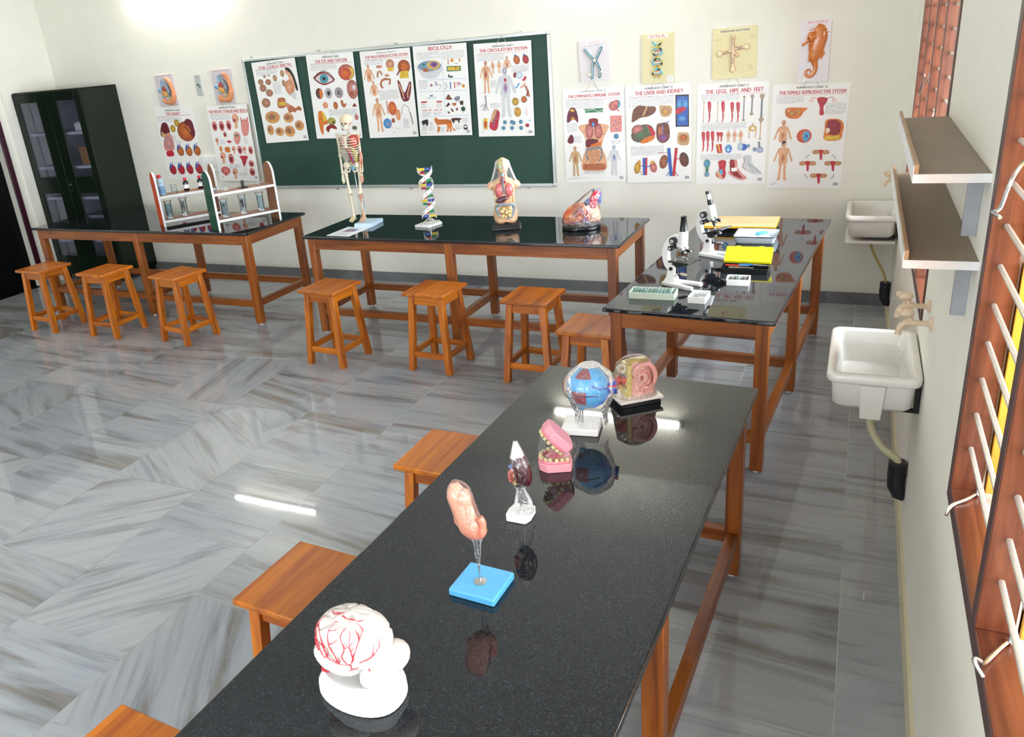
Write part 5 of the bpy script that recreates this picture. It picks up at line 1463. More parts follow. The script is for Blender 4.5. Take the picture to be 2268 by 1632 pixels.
# two sagittal section plaques at the left
def section(label, x, z, w, h, ang, kind):
    t, s = plaque('anatomy_plaque', label, x, z, w, h, 'd6cdd2', ang)
    s.text('REPRODUCTIVE SYSTEM', w/2, 0.9, w*0.75, 0.8, PAL['r']); s.text('SECTION', w*0.7, h-1.2, w*0.4, 0.8, PAL['r']); put(s, t); P = rel(w, h)
    k = w/19.0
    m = MB(); m.col = lin('e09060'); m.tube(crv([P(w*0.62, h*0.12), P(w*0.76, h*0.22), P(w*0.86, h*0.45), P(w*0.88, h*0.66), P(w*0.76, h*0.86), P(w*0.45, h*0.88), P(w*0.28, h*0.78)], 5), [0.016*k]*14+[0.022*k]*10+[0.016*k]*7, 10)
    obj('body_outline_relief', m, M['paint'], t)
    m = MB(); m.col = lin('7d8690'); m.tube(crv([P(w*0.42, h*0.16), P(w*0.55, h*0.30), P(w*0.68, h*0.52), P(w*0.64, h*0.72)], 5), [0.016*k]*6+[0.024*k]*6+[0.016*k]*4, 10, flat=0.7)
    m.col = lin('86b6d4'); m.tube([P(w*0.36, h*0.18), P(w*0.34, h*0.38)], [0.013*k, 0.017*k], 10, flat=0.6); m.blob(P(w*0.22, h*0.48, 0.016), (0.030*k, 0.014, 0.018*k), seg=14)
    obj('spine_relief', m, M['paint'], t)
    m = MB(); m.col = lin('b8423a'); m.blob(P(w*0.44, h*0.46, 0.018), (0.028*k, 0.014, 0.024*k), amp=0.2, fr=3, seg=16); m.col = lin('e2a25a'); m.blob(P(w*0.42, h*0.58, 0.02), (0.030*k, 0.012, 0.030*k), seg=16); m.col = lin('7ec0d6'); m.blob(P(w*0.34, h*0.66, 0.018), (0.018*k, 0.012, 0.014*k), seg=12)
    m.col = lin('dfd28e'); m.blob(P(w*0.62, h*0.70, 0.018), (0.018*k, 0.012, 0.024*k), seg=12)
    if kind: m.col = lin('e39a6a'); m.blob(P(w*0.34, h*0.86, 0.018), (0.034*k, 0.016, 0.026*k), seg=14)
    obj('organ_relief', m, M['paint'], t)
section('small grey plaque with a flesh coloured section relief above THE HEART chart', -6.60, 1.880, 24.5, 30, -1, 0)
section('small grey plaque with a section relief above THE MOUTH, TONGUE AND SPEECH chart', -5.865, 1.876, 24.5, 31, 0, 1)

t = thing('switch_plate', 'grey vertical metal switch plate between the two small anatomy plaques', 'switch', (-6.170, 0, 1.905))
m = MB(); m.box((0, -0.004, 0), (0.080, 0.008, 0.19)); obj('face_plate', m, M['alu'], t, bevel=0.002)
m = MB(); m.box((-0.005, -0.010, 0.006), (0.022, 0.006, 0.014)); m.box((0.012, -0.010, -0.012), (0.016, 0.005, 0.012)); obj('switch_rocker', m, M['black'], t, bevel=0.001)
m = MB()
for q in (0.082, -0.04, -0.052, -0.082): m.cyl((0.006*(q < 0), -0.008, q), (0.006*(q < 0), -0.0105, q), 0.004, seg=8)
obj('screw', m, M['steel'], t)
t = thing('socket_plate', 'white electric switch board between THE HEART and THE MOUTH charts', 'socket', (-6.215, 0, 1.15))
m = MB(); m.box((0, -0.012, 0), (0.20, 0.024, 0.15)); obj('face_plate', m, M['white'], t, bevel=0.003)
for i in range(4):
    m = MB(); m.box((-0.07+i*0.036, -0.026, 0.03), (0.022, 0.006, 0.032)); obj('switch_rocker', m, M['white'], t, bevel=0.002)
m = MB()
for dx, dz in ((0, 0.012), (-0.011, -0.008), (0.011, -0.008)): m.cyl((0.065+dx, -0.0235, -0.02+dz), (0.065+dx, -0.0245, -0.02+dz), 0.004, seg=8)
obj('socket_hole', m, M['black'], t)

# ------------------------------------------------------------------ anatomy models
def Rz(a): return Matrix.Rotation(rad(a), 3, 'Z')
def Rx(a): return Matrix.Rotation(rad(a), 3, 'X')
def Ry(a): return Matrix.Rotation(rad(a), 3, 'Y')
def cl(h): return lin(h)
def mixc(a, b, t): return tuple(x*(1-t)+y*t for x, y in zip(a, b))

# ---- half size skeleton with painted muscles on one side
t = thing('skeleton_model', 'small standing skeleton model with painted muscles on one side, on a pale blue base', 'model', (-3.735, -1.045, TH), 6)
m = MB(); m.box((0, 0, 0.015), (0.155, 0.205, 0.030)); obj('base', m, M['paleblue'], t, bevel=0.003)
m = MB(); m.cyl((-0.075, 0.03, 0.028), (-0.082, 0.03, 0.43), 0.004, seg=10); obj('support_rod', m, M['steel'], t)
BN = cl('ddd3bb'); RD = cl('c4463a'); OX = -0.082
def bone(m, pts, r, col=BN, col2=None, seg=10):
    n = len(pts); cc = [mixc(col, col2, 0.5+0.5*sin(i*2.3)) if col2 else col for i in range(n)]
    r = [q*1.15 for q in r] if hasattr(r, '__len__') else r*1.1
    m.tube(pts, r, seg, cols=cc)
# skull
m = MB(); m.col = BN; m.blob((OX, 0.006, 0.800), (0.043, 0.052, 0.048), seg=24, colf=lambda d: mixc(BN, cl('e8c9a8'), 0.5+0.5*noise.noise(d*4)))
m.blob((OX, -0.022, 0.752), (0.026, 0.022, 0.030), seg=16, amp=0.1, fr=3); m.blob((OX, -0.020, 0.733), (0.020, 0.020, 0.014), seg=14)
for sx in (-1, 1): m.blob((OX+sx*0.024, -0.020, 0.762), (0.010, 0.012, 0.007), seg=10)
m.col = cl('5b4a3a')
for sx in (-1, 1): m.blob((OX+sx*0.0135, -0.037, 0.770), (0.0085, 0.008, 0.0075), seg=12)
m.blob((OX, -0.044, 0.755), (0.0045, 0.004, 0.006), seg=8); m.col = cl('efe9dc')
for i in range(7): m.box((OX-0.012+i*0.004, -0.0405-0.003*cos((i-3)/2), 0.738), (0.0034, 0.003, 0.010))
m.col = cl('c46060'); m.tube([(OX+0.02, -0.01, 0.81), (OX+0.034, 0.0, 0.79), (OX+0.034, -0.01, 0.76), (OX+0.018, -0.034, 0.742)], 0.0022, 6)
obj('skull', m, M['matte'], t)
# spine
m = MB()
for i in range(24):
    z = 0.725-i*0.0142; yy = 0.016+0.012*sin((0.725-z)*13); m.col = BN
    m.blob((OX, yy, z), (0.012+0.0003*i, 0.010, 0.0068), seg=10); m.blob((OX, yy+0.016, z-0.003), (0.003, 0.009, 0.004), seg=8)
obj('spine', m, M['matte'], t)
# ribs, sternum, collar bones
m = MB(); m.col = BN; m.box((OX, -0.050, 0.615), (0.016, 0.006, 0.085)); m.blob((OX, -0.047, 0.658), (0.015, 0.006, 0.012), seg=10)
for i in range(10):
    z = 0.672-i*0.0195; w = 0.046+0.020*sin(pi*min(i, 8)/9.5); fr = -0.048 if i < 7 else -0.040+0.008*(i-7)
    for sx in (-1, 1):
        pts = []
        for k in range(13):
            a = pi*k/12*(1.0 if i < 7 else 0.86)
            pts.append((OX+sx*w*sin(a)+(sx*0.006), 0.020*cos(a)+(0.020+fr)/2*(1-cos(a))*1.0, z-0.030*sin(a*0.55)+(0.018*max(0, (a-2.2)) if i > 3 else 0)))
        bone(m, pts, 0.0032, BN, seg=6)
for sx in (-1, 1): bone(m, [(OX+sx*0.012, -0.050, 0.664), (OX+sx*0.045, -0.046, 0.680), (OX+sx*0.082, -0.012, 0.684)], 0.0045)
obj('rib_cage', m, M['matte'], t)
m = MB(); m.col = RD; m.blob((OX+0.036, 0.0, 0.62), (0.030, 0.028, 0.062), seg=16); m.col = cl('d9a9a0'); m.blob((OX-0.030, 0.0, 0.62), (0.026, 0.026, 0.058), seg=16)
m.col = cl('b8b4ad'); m.tube([(OX-0.030, -0.005, 0.56), (OX-0.038, 0.0, 0.52), (OX-0.030, 0.005, 0.46)], [0.034, 0.028, 0.020], 12, flat=0.6)
m.col = cl('b5272c'); m.tube([(OX+0.002, -0.030, 0.57), (OX+0.014, -0.024, 0.53), (OX+0.018, -0.016, 0.48), (OX+0.028, -0.014, 0.44)], [0.010, 0.014, 0.014, 0.010], 10)
m.col = cl('b09a48'); m.tube([(OX+0.026, -0.020, 0.57), (OX+0.042, -0.014, 0.53), (OX+0.048, -0.006, 0.48), (OX+0.046, -0.004, 0.43)], [0.016, 0.020, 0.018, 0.012], 12, flat=0.7)
m.col = cl('5a6a8a'); m.tube([(OX+0.012, -0.034, 0.56), (OX+0.030, -0.032, 0.50), (OX+0.040, -0.026, 0.43)], 0.004, 8)
obj('torso_muscle', m, M['paint'], t)
# pelvis
m = MB(); m.col = BN
for sx in (-1, 1):
    m.blob((OX+sx*0.038, 0.004, 0.425), (0.030, 0.026, 0.036), R=Ry(sx*-18), amp=0.15, fr=2, seed=sx, seg=16); m.torus((OX+sx*0.026, -0.010, 0.385), 0.014, 0.006, R=Rx(65), seg=14, sg=8)
m.blob((OX, 0.020, 0.405), (0.018, 0.012, 0.028), seg=12)
m.col = cl('6aa6c8'); m.blob((OX+0.016, -0.020, 0.400), (0.020, 0.008, 0.014), seg=12)
obj('pelvis', m, M['matte'], t)
# arms
for sx, c2 in ((-1, None), (1, cl('c8603e'))):
    m = MB(); X = lambda x: OX+sx*x
    m.col = BN; m.blob((X(0.088), 0.0, 0.678), 0.014, seg=12); m.blob((X(0.070), 0.028, 0.65), (0.018, 0.006, 0.028), seg=12)
    bone(m, [(X(0.090), 0.0, 0.675), (X(0.090), 0.0, 0.64), (X(0.089), 0.0, 0.58), (X(0.088), 0.0, 0.535), (X(0.089), 0, 0.515)], [0.012, 0.008, 0.0072, 0.009, 0.013], BN, c2)
    for q in (-0.006, 0.006): bone(m, [(X(0.088+q*0.6), q, 0.512), (X(0.086+q), q-0.006, 0.46), (X(0.084+q), q-0.010, 0.405), (X(0.082+q*0.6), -0.012, 0.385)], [0.0075, 0.0052, 0.0055, 0.0070], BN, c2)
    m.col = BN; m.blob((X(0.082), -0.013, 0.372), (0.010, 0.007, 0.010), seg=10)
    for f in range(5):
        a = (f-2)*0.10; L_ = 0.062-0.006*abs(f-1.6) if f else 0.040
        bone(m, [(X(0.082)+0.002*(f-2), -0.013+0.004*(f-2), 0.366), (X(0.080)+0.003*(f-2), -0.015+0.0055*(f-2), 0.338), (X(0.079)+0.0025*(f-2), -0.018+0.005*(f-2), 0.366-L_)], [0.0032, 0.0028, 0.0020], BN if not c2 else mixc(BN, c2, 0.6), seg=6)
    obj('arm', m, M['matte'], t, label='arm painted with red and orange muscles' if c2 else None)
# legs and feet
for sx, c2 in ((-1, None), (1, cl('c07a52'))):
    m = MB(); X = lambda x: OX+sx*x; m.col = BN
    m.blob((X(0.052), 0.0, 0.392), 0.013, seg=12)
    bone(m, [(X(0.050), 0, 0.392), (X(0.060), 0, 0.375), (X(0.056), -0.002, 0.33), (X(0.050), -0.004, 0.27), (X(0.046), -0.004, 0.235), (X(0.045), -0.004, 0.222)], [0.010, 0.015, 0.010, 0.0088, 0.013, 0.019], BN)
    m.blob((X(0.045), -0.020, 0.222), (0.008, 0.006, 0.010), seg=10)
    bone(m, [(X(0.045), -0.003, 0.214), (X(0.045), -0.002, 0.198), (X(0.044), 0, 0.14), (X(0.043), 0.002, 0.08), (X(0.043), 0.004, 0.060)], [0.018, 0.012, 0.0082, 0.0078, 0.012], BN, c2)
    bone(m, [(X(0.058), 0.004, 0.200), (X(0.055), 0.008, 0.13), (X(0.052), 0.010, 0.062)], [0.0055, 0.0042, 0.0055], BN, cl('5f8fb8') if c2 else None)
    m.blob((X(0.044), 0.012, 0.045), (0.014, 0.020, 0.013), seg=12)
    for f in range(5):
        xx = 0.030+f*0.0075; bone(m, [(X(0.044+(xx-0.044)*0.5), 0.0, 0.052), (X(xx), -0.030, 0.044), (X(xx+0.001), -0.058+0.003*f, 0.036)], [0.0075, 0.0052, 0.0042], mixc(BN, c2, 0.6) if c2 else cl('d8c79a'), seg=6)
    obj('leg', m, M['matte'], t, label='leg painted with red and blue vessels' if c2 else None)

# bring the bones to the proportions of the model
def zmap(z):
    k = [(0.0, 0.0), (0.030, 0.030), (0.052, 0.058), (0.222, 0.250), (0.392, 0.440), (0.43, 0.472), (0.515, 0.548), (0.60, 0.625), (0.684, 0.705), (0.73, 0.742), (0.85, 0.852)]
    for (a, b), (c, d) in zip(k, k[1:]):
        if z <= c: return b+(d-b)*(z-a)/(c-a)
    return z+0.002
for ch in t.children:
    if ch.name.split('.')[0] in ('base', 'support_rod'): continue
    for v in ch.data.vertices:
        z = v.co.z; wx = 1.16 if 0.52 < z < 0.70 and ch.name.startswith(('rib', 'torso')) else 1.0
        if ch.name.startswith('skull'): wx = 1.12
        if ch.name.startswith('pelvis'): wx = 1.12
        v.co.x = OX+(v.co.x-OX)*wx
        if not ch.name.startswith('arm'): v.co.z = zmap(z)
        else: v.co.z = 0.705+(z-0.684)*1.0
# leaflet beside it
m = MB(); m.col = cl('ecebf0')
m.box((0, 0, 0.0012), (0.205, 0.290, 0.0022))
s = Sheet(20.5, 29.0); s.rect(5.5, 7.5, 15.5, 15.5, cl('3c5aa0')); s.poly([4.8, 16, 9, 9, 12, 11, 14.5, 15, 11, 17.5], cl('b08a98')); s.ell(11, 12.5, 3, 2, cl('c89a90'), cl('6a4a6a')); s.text('SKELETON', 10, 4.5, 11, 1.4, PAL['k']); s.block(4, 21, 16, 26, random.Random(9))
m.add([Vector((v[0], v[2], 0.0024+(-v[1]-0.0035))) for v in s.m.v], s.m.f, cols=s.m.c)
o = obj('leaflet', m, M['paper'], loc=(-3.772, -1.285, TH+0.0002), rot=(0, 0, rad(-2)), smooth=False); tag(o, 'white leaflet with a blue picture lying in front of the skeleton', 'leaflet')

# ---- standing double helix model
t = thing('dna_model', 'standing double helix model with white ribbons and coloured rungs on a white base', 'model', (-3.200, -1.020, TH), -5)
m = MB(); m.prism([(-0.075, -0.10), (0.055, -0.105), (0.085, 0.04), (0.02, 0.10), (-0.07, 0.02)], 0, 0.018); obj('base', m, M['white'], t, bevel=0.003)
m = MB(); m.rings([rrect(0.06, 0.06, 0.02, 0.0185), rrect(0.035, 0.04, 0.02, 0.032), rrect(0.012, 0.012, 0.01, 0.055)], False, False); obj('plastic_bag', m, M['film'], t)
m = MB(); m.cyl((0, 0, 0.017), (0, 0, 0.335), 0.0025, seg=10); m.cyl((0, 0, 0.017), (0, 0, 0.07), 0.006, seg=12); obj('rod', m, M['steel'], t)
R0, zb_, zt_, turns, ph0 = 0.055, 0.055, 0.435, 1.62, 3.3
for k in range(2):
    m = MB(); rs = []
    for i in range(61):
        f = i/60; a = ph0+2*pi*turns*f+k*pi; z = zb_+(zt_-zb_)*f; w = 0.017
        ca, sa = cos(a), sin(a); o_ = Vector((ca, sa, 0))
        hw = w*(1 if 0.03 < f < 0.97 else 0.25)
        rs.append([o_*(R0-0.001)+Vector((0, 0, z-hw)), o_*(R0+0.0015)+Vector((0, 0, z-hw)), o_*(R0+0.0015)+Vector((0, 0, z+hw)), o_*(R0-0.001)+Vector((0, 0, z+hw))])
    m.rings(rs); rib = obj('ribbon', m, M['white'], t)
    m = MB(); m.col = cl('c81e34')
    for i in range(13):
        f = (i+0.5)/13; a = ph0+2*pi*turns*f+k*pi; m.box((cos(a)*(R0+0.001), sin(a)*(R0+0.001), zb_+(zt_-zb_)*f), (0.003, 0.005, 0.014), R=Matrix.Rotation(a, 3, 'Z'))
    obj('peg', m, M['paint'], rib)
cc = [('2a4ca8', 'd6c22c'), ('c8203a', '2a8a58'), ('2a4ca8', 'd6c22c'), ('c8203a', '2a8a58')]
for i in range(13):
    f = (i+0.5)/13; a = ph0+2*pi*turns*f; z = zb_+(zt_-zb_)*f; c1, c2 = cc[i % 4]
    if i % 3 == 2: c1, c2 = c2, c1
    m = MB(); d = Vector((cos(a), sin(a), 0)); R = Matrix.Rotation(a, 3, 'Z')
    m.col = cl(c1); m.box(d*0.027+Vector((0, 0, z)), (0.052, 0.004, 0.019), R=R); m.col = cl(c2); m.box(d*-0.027+Vector((0, 0, z)), (0.052, 0.004, 0.019), R=R)
    m.col = cl('f2f2f2'); m.cyl(d*0.027+R @ Vector((0, -0.0035, 0))+Vector((0, 0, z)), d*0.027+R @ Vector((0, 0.0035, 0))+Vector((0, 0, z)), 0.003, seg=8)
    obj('rung', m, M['paint'], t)

# ---- torso with organs
t = thing('torso_model', 'human torso model with open chest, visible organs and half a face, on a black base', 'model', (-2.545, -1.070, TH), 22)
m = MB(); m.rings([rrect(0.108, 0.075, 0.01, 0), rrect(0.104, 0.071, 0.01, 0.016), rrect(0.098, 0.064, 0.01, 0.018), rrect(0.098, 0.064, 0.01, 0.034)]); obj('base', m, M['black'], t, bevel=0.002)
SK = cl('e2b48c')
def ring(z, rx, ry, cx=0, cy=0, n=28, p=2.4, fr=0):
    out = []
    for i in range(n):
        a = 2*pi*i/n; c, s_ = cos(a), sin(a)
        out.append(Vector((cx+rx*abs(c)**(2/p)*(1 if c > 0 else -1), cy+ry*abs(s_)**(2/p)*(1 if s_ > 0 else -1), z)))
    return out
m = MB(); m.col = SK
prof = [(0.052, 0.080, 0.052, 0), (0.075, 0.087, 0.060, 0.004), (0.105, 0.088, 0.062, 0.002), (0.140, 0.083, 0.056, 0), (0.175, 0.073, 0.050, 0), (0.205, 0.069, 0.047, 0), (0.24, 0.075, 0.050, 0), (0.275, 0.080, 0.054, 0.002),
        (0.300, 0.085, 0.054, 0.004), (0.322, 0.090, 0.048, 0.006), (0.340, 0.074, 0.040, 0.006), (0.352, 0.050, 0.032, 0.006), (0.362, 0.032, 0.027, 0.004), (0.385, 0.027, 0.026, 0.002), (0.405, 0.028, 0.027, 0)]
m.rings([ring(z, rx, ry, 0, cy) for z, rx, ry, cy in prof])
for sx in (-1, 1):
    m.blob((sx*0.038, -0.002, 0.062), (0.042, 0.050, 0.032), seg=18); m.tube([(sx*0.070, 0.004, 0.315), (sx*0.092, 0.004, 0.306), (sx*0.104, 0.004, 0.290)], [0.034, 0.030, 0.023], 14)
m.col = cl('d8a580'); m.blob((0, -0.048, 0.075), (0.012, 0.010, 0.016), seg=10)
obj('torso_body', m, M['paint'], t, sharp=60)
m = MB()
m.blob((0, -0.006, 0.445), (0.044, 0.052, 0.056), seg=28, colf=lambda d: cl('e8bd98') if d.x > -0.02 else cl('c9bd6c'))
m.blob((0, -0.022, 0.418), (0.033, 0.036, 0.030), seg=20, colf=lambda d: cl('e8bd98') if d.x > -0.02 else cl('c4b878'))
m.col = cl('3a3a2c'); m.tube([(-0.001, -0.040, 0.492), (-0.001, -0.058, 0.462), (-0.001, -0.061, 0.43), (-0.001, -0.058, 0.405)], 0.0016, 6)
m.col = cl('e4b590'); m.blob((0.008, -0.060, 0.436), (0.008, 0.009, 0.012), seg=10); m.blob((0.046, 0.0, 0.436), (0.005, 0.010, 0.015), seg=10); m.col = cl('c88070'); m.blob((0.010, -0.056, 0.414), (0.012, 0.005, 0.004), seg=8)
m.col = cl('2c8a96'); m.blob((-0.020, -0.050, 0.444), (0.011, 0.009, 0.010), seg=12); m.col = cl('e8eef0'); m.blob((-0.020, -0.057, 0.444), (0.005, 0.004, 0.005), seg=8); m.blob((0.020, -0.052, 0.446), (0.008, 0.005, 0.004), seg=8)
m.col = cl('3c8c90'); m.blob((-0.040, -0.025, 0.455), (0.006, 0.012, 0.012), seg=8); m.col = cl('8c2c22'); m.blob((-0.034, -0.030, 0.418), (0.007, 0.012, 0.014), seg=8)
hd = obj('head', m, M['paint'], t)
m = MB(); m.col = cl('9c2a24'); m.tube([(-0.008, -0.020, 0.406), (-0.008, -0.027, 0.380), (-0.006, -0.032, 0.345), (-0.004, -0.042, 0.322)], [0.022, 0.018, 0.020, 0.026], 14, flat=0.6); m.col = cl('d8a878')
for sx in (-1, 1): m.tube([(sx*0.026-0.004, -0.022, 0.40), (sx*0.018-0.004, -0.032, 0.37), (sx*0.014-0.004, -0.038, 0.33)], 0.004, 8)
m.col = cl('58a8a8'); m.blob((-0.006, -0.040, 0.385), (0.009, 0.007, 0.014), seg=10); m.col = cl('35506a'); m.tube([(-0.004, -0.046, 0.36), (-0.002, -0.056, 0.31), (0, -0.062, 0.25)], [0.006, 0.005, 0.004], 8)
obj('neck_muscle', m, M['paint'], t)
m = MB(); m.col = cl('e0c49a'); m.torus((0, -0.032, 0.205), 0.066, 0.008, R=Rx(90), seg=30, sg=8)
for v in m.v: v.z = 0.205+(v.z-0.205)*1.75; v.y += -0.000
obj('cut_edge', m, M['paint'], t)
for sx in (-1, 1):
    m = MB(); m.blob((sx*0.033-0.001, -0.036, 0.275), (0.033, 0.026, 0.052), seg=20, amp=0.08, fr=2, seed=sx, colf=lambda d: mixc(cl('c0484a'), cl('d98080'), 0.5+0.5*noise.noise(d*5))); obj('lung', m, M['paint'], t)
m = MB(); m.col = cl('54303a'); m.blob((-0.018, -0.046, 0.214), (0.048, 0.022, 0.022), R=Ry(-18), seg=18, amp=0.1, fr=2); obj('liver', m, M['paint'], t)
m = MB(); m.col = cl('e0a47c'); m.blob((0.024, -0.048, 0.198), (0.038, 0.020, 0.020), R=Ry(-25), seg=18); obj('stomach', m, M['paint'], t)
m = MB(); m.col = cl('7f8f9a'); m.tube(crv([(-0.042, -0.050, 0.098), (-0.058, -0.046, 0.13), (-0.060, -0.044, 0.165), (-0.03, -0.056, 0.176), (0.02, -0.058, 0.178), (0.058, -0.046, 0.172), (0.062, -0.042, 0.14), (0.046, -0.050, 0.098), (0.016, -0.058, 0.078)], 4), 0.0105, 10); obj('large_intestine', m, M['paint'], t)
m = MB(); m.col = cl('dfc58c'); rnd = random.Random(4)
for i in range(20):
    x, z = rnd.uniform(-0.036, 0.038), rnd.uniform(0.088, 0.160)
    a = rnd.uniform(0, 3.1); m.tube(crv([(x-0.011*cos(a), -0.058, z-0.009*sin(a)), (x, -0.067, z), (x+0.011*cos(a), -0.058, z+0.009*sin(a))], 3), 0.0068, 8)
m.col = cl('b08a50'); m.blob((0, -0.048, 0.124), (0.050, 0.014, 0.050), seg=14)
obj('small_intestine', m, M['paint'], t)
m = MB(); m.rings([[Vector((0.050*cos(a), -0.006+0.058*sin(a), 0.495-0.02*abs(cos(a)))) for a in [2*pi*i/24 for i in range(24)]], [Vector((0.058*cos(a), -0.008+0.066*sin(a), 0.44)) for a in [2*pi*i/24 for i in range(24)]], [Vector((0.085*cos(a)*(1+0.05*sin(9*a)), -0.01+0.066*sin(a), 0.36)) for a in [2*pi*i/24 for i in range(24)]], [Vector((0.10*cos(a)*(1+0.06*sin(7*a)), -0.008+0.062*sin(a), 0.325)) for a in [2*pi*i/24 for i in range(24)]]], True, False)
obj('plastic_wrap', m, M['film2'], t)

# ---- heart
t = thing('heart_model', 'large painted heart model in clear wrap on a round black base', 'model', (-1.985, -1.055, TH), 20)
m = MB(); m.lathe([(0.128, 0), (0.134, 0.006), (0.134, 0.024), (0.126, 0.032), (0.110, 0.034)], seg=36)
for v in m.v: v.y *= 0.78
obj('base', m, M['black'], t)
def hc(d):
    n_ = noise.noise(d*2.2); return mixc(cl('c8472c'), cl('e08e48'), max(0, min(1, 0.5+n_)))
m = MB(); m.blob((-0.030, -0.01, 0.105), (0.105, 0.062, 0.068), R=Ry(-24), amp=0.12, fr=1.6, seg=30, colf=hc)
obj('ventricle', m, M['paint'], t)
m = MB(); m.col = cl('e6b295'); m.blob((0.070, -0.008, 0.100), (0.060, 0.058, 0.062), amp=0.22, fr=2.4, seed=3, seg=24); m.blob((0.040, -0.024, 0.146), (0.040, 0.036, 0.028), amp=0.25, fr=3, seg=18); m.col = cl('e2a888'); m.blob((0.105, -0.01, 0.075), (0.030, 0.040, 0.034), amp=0.25, fr=3, seg=16)
at_ = obj('atrium', m, M['paint'], t)
for z in (0.122, 0.080):
    m = MB(); m.col = cl('c83030'); m.torus((0.034, -0.066, z), 0.013, 0.004, R=Rx(90), seg=18); m.tube([(0.034, -0.046, z), (0.034, -0.066, z)], [0.017, 0.0145], 16, caps=False); m.col = cl('5c100c'); m.cyl((0.034, -0.052, z), (0.034, -0.060, z), 0.012); obj('vein_opening', m, M['paint'], at_)
m = MB(); m.col = cl('cf2230'); m.tube(crv([(0.080, -0.030, 0.155), (0.082, -0.040, 0.185), (0.088, -0.040, 0.215), (0.102, -0.025, 0.238), (0.122, 0.0, 0.232)], 4), [0.026]*9+[0.023]*8, 18); m.col = cl('7a1010'); m.torus((0.080, -0.034, 0.158), 0.022, 0.005, R=Rx(15), seg=20); obj('aorta', m, M['paint'], t)
m = MB(); m.col = cl('34509a'); m.tube(crv([(0.035, -0.028, 0.175), (0.060, -0.02, 0.195), (0.095, 0.015, 0.205), (0.118, 0.02, 0.19)], 4), 0.018, 14); m.tube([(0.112, -0.005, 0.262), (0.128, -0.005, 0.235), (0.124, 0.0, 0.170)], [0.017, 0.017, 0.015], 14); m.tube([(0.088, -0.010, 0.262), (0.10, -0.008, 0.252)], [0.012, 0.012], 12); m.col = cl('141a30'); m.cyl((0.088, -0.0105, 0.262), (0.086, -0.0105, 0.264), 0.010); m.blob((0.036, -0.046, 0.176), (0.013, 0.004, 0.012), seg=10)
obj('pulmonary_artery', m, M['paint'], t)
m = MB()
for col, pts in (('2a4fa0', [(0.004, -0.066, 0.152), (0.014, -0.074, 0.110), (0.030, -0.070, 0.062), (0.045, -0.06, 0.040)]), ('8a3a6a', [(-0.10, -0.040, 0.062), (-0.05, -0.068, 0.090), (-0.01, -0.078, 0.120), (0.0, -0.066, 0.158)]), ('5a4a90', [(-0.12, -0.02, 0.050), (-0.07, -0.064, 0.058), (-0.01, -0.076, 0.060), (0.01, -0.076, 0.080)]), ('c83a2c', [(-0.04, -0.072, 0.085), (-0.02, -0.076, 0.070), (0.0, -0.076, 0.058)]), ('3a5aa8', [(-0.06, -0.068, 0.100), (-0.02, -0.074, 0.150), (0.01, -0.056, 0.170)])):
    m.col = cl(col); m.tube(crv(pts, 4), 0.0032, 6)
obj('coronary_vessel', m, M['paint'], t)
m = MB(); A_ = [2*pi*i/32 for i in range(32)]
m.rings([[Vector((0.130*cos(a), 0.100*sin(a), 0.030+0.003*sin(7*a))) for a in A_], [Vector((0.134*cos(a), 0.094*sin(a)-0.005, 0.075)) for a in A_], [Vector((0.025+0.104*cos(a), 0.080*sin(a)-0.005, 0.150)) for a in A_], [Vector((0.078+0.062*cos(a), 0.060*sin(a)-0.005, 0.225)) for a in A_], [Vector((0.108+0.030*cos(a), 0.03*sin(a), 0.268)) for a in A_]], False, True)
obj('plastic_wrap', m, M['film'], t)

# ---- brain (nearest)
t = thing('brain_model', 'white brain model with red arteries on a white moulded base, nearest on the table', 'model', (-1.142, -5.245, TH), -6)
t.scale = (0.90, 0.90, 0.86)
m = MB()
def brg(z, k, dy=0): return [Vector((0.112*k*cos(a)*(1-0.10*sin(a)), 0.086*k*(abs(sin(a))**0.85)*(1 if sin(a) > 0 else -1)+dy, z)) for a in [2*pi*i/40 for i in range(40)]]
m.rings([brg(0, 0.95), brg(0.003, 0.985), brg(0.026, 0.975), brg(0.028, 0.955), brg(0.050, 0.86), brg(0.062, 0.80), brg(0.060, 0.70), brg(0.046, 0.50)])
m.blob((0.045, 0.0, 0.052), (0.042, 0.042, 0.052), seg=20); m.blob((-0.060, 0.016, 0.055), (0.028, 0.05, 0.028), seg=18)
obj('base', m, M['white'], t, sharp=50)
BR = M['brainw'] = plain('brain_white_plastic', 'd9d0c8', 0.35, var=0.05, sc=40, bump=0.2)
def wr(m, c, r, R=None, seed=0, amp=0.05, fr=3.2, seg=56):
    n = seg; mm = seg//2; b = len(m.v); rs = []
    for i in range(1, mm):
        th = pi*i/mm; ring_ = []
        for j in range(n):
            ph = 2*pi*j/n; d = Vector((sin(th)*cos(ph), sin(th)*sin(ph), -cos(th)))
            w = d*fr+Vector((seed, seed, seed)); w += Vector((noise.noise(w*0.7), noise.noise(w*0.7+Vector((5, 0, 0))), noise.noise(w*0.7+Vector((0, 9, 0)))))*0.9
            g = abs(noise.noise(w)); k = 1+amp*(min(g*4.5, 1.0)-0.7)
            p = Vector((d.x*r[0]*k, d.y*r[1]*k, d.z*r[2]*k*(1 if d.z > -0.2 else 0.9)))
            if R is not None: p = R @ p
            ring_.append(p+Vector(c))
        rs.append(ring_)
    m.rings(rs, True, True)
BC = Vector((-0.012, 0.004, 0.146)); BRD = (0.098, 0.072, 0.076)
m = MB(); wr(m, BC, BRD, R=Ry(-6), seed=2, amp=0.11); wr(m, BC+Vector((-0.022, -0.040, -0.036)), (0.064, 0.036, 0.036), R=Ry(10), seed=5, amp=0.08)
cer = obj('cerebrum', m, BR, t, sharp=70)
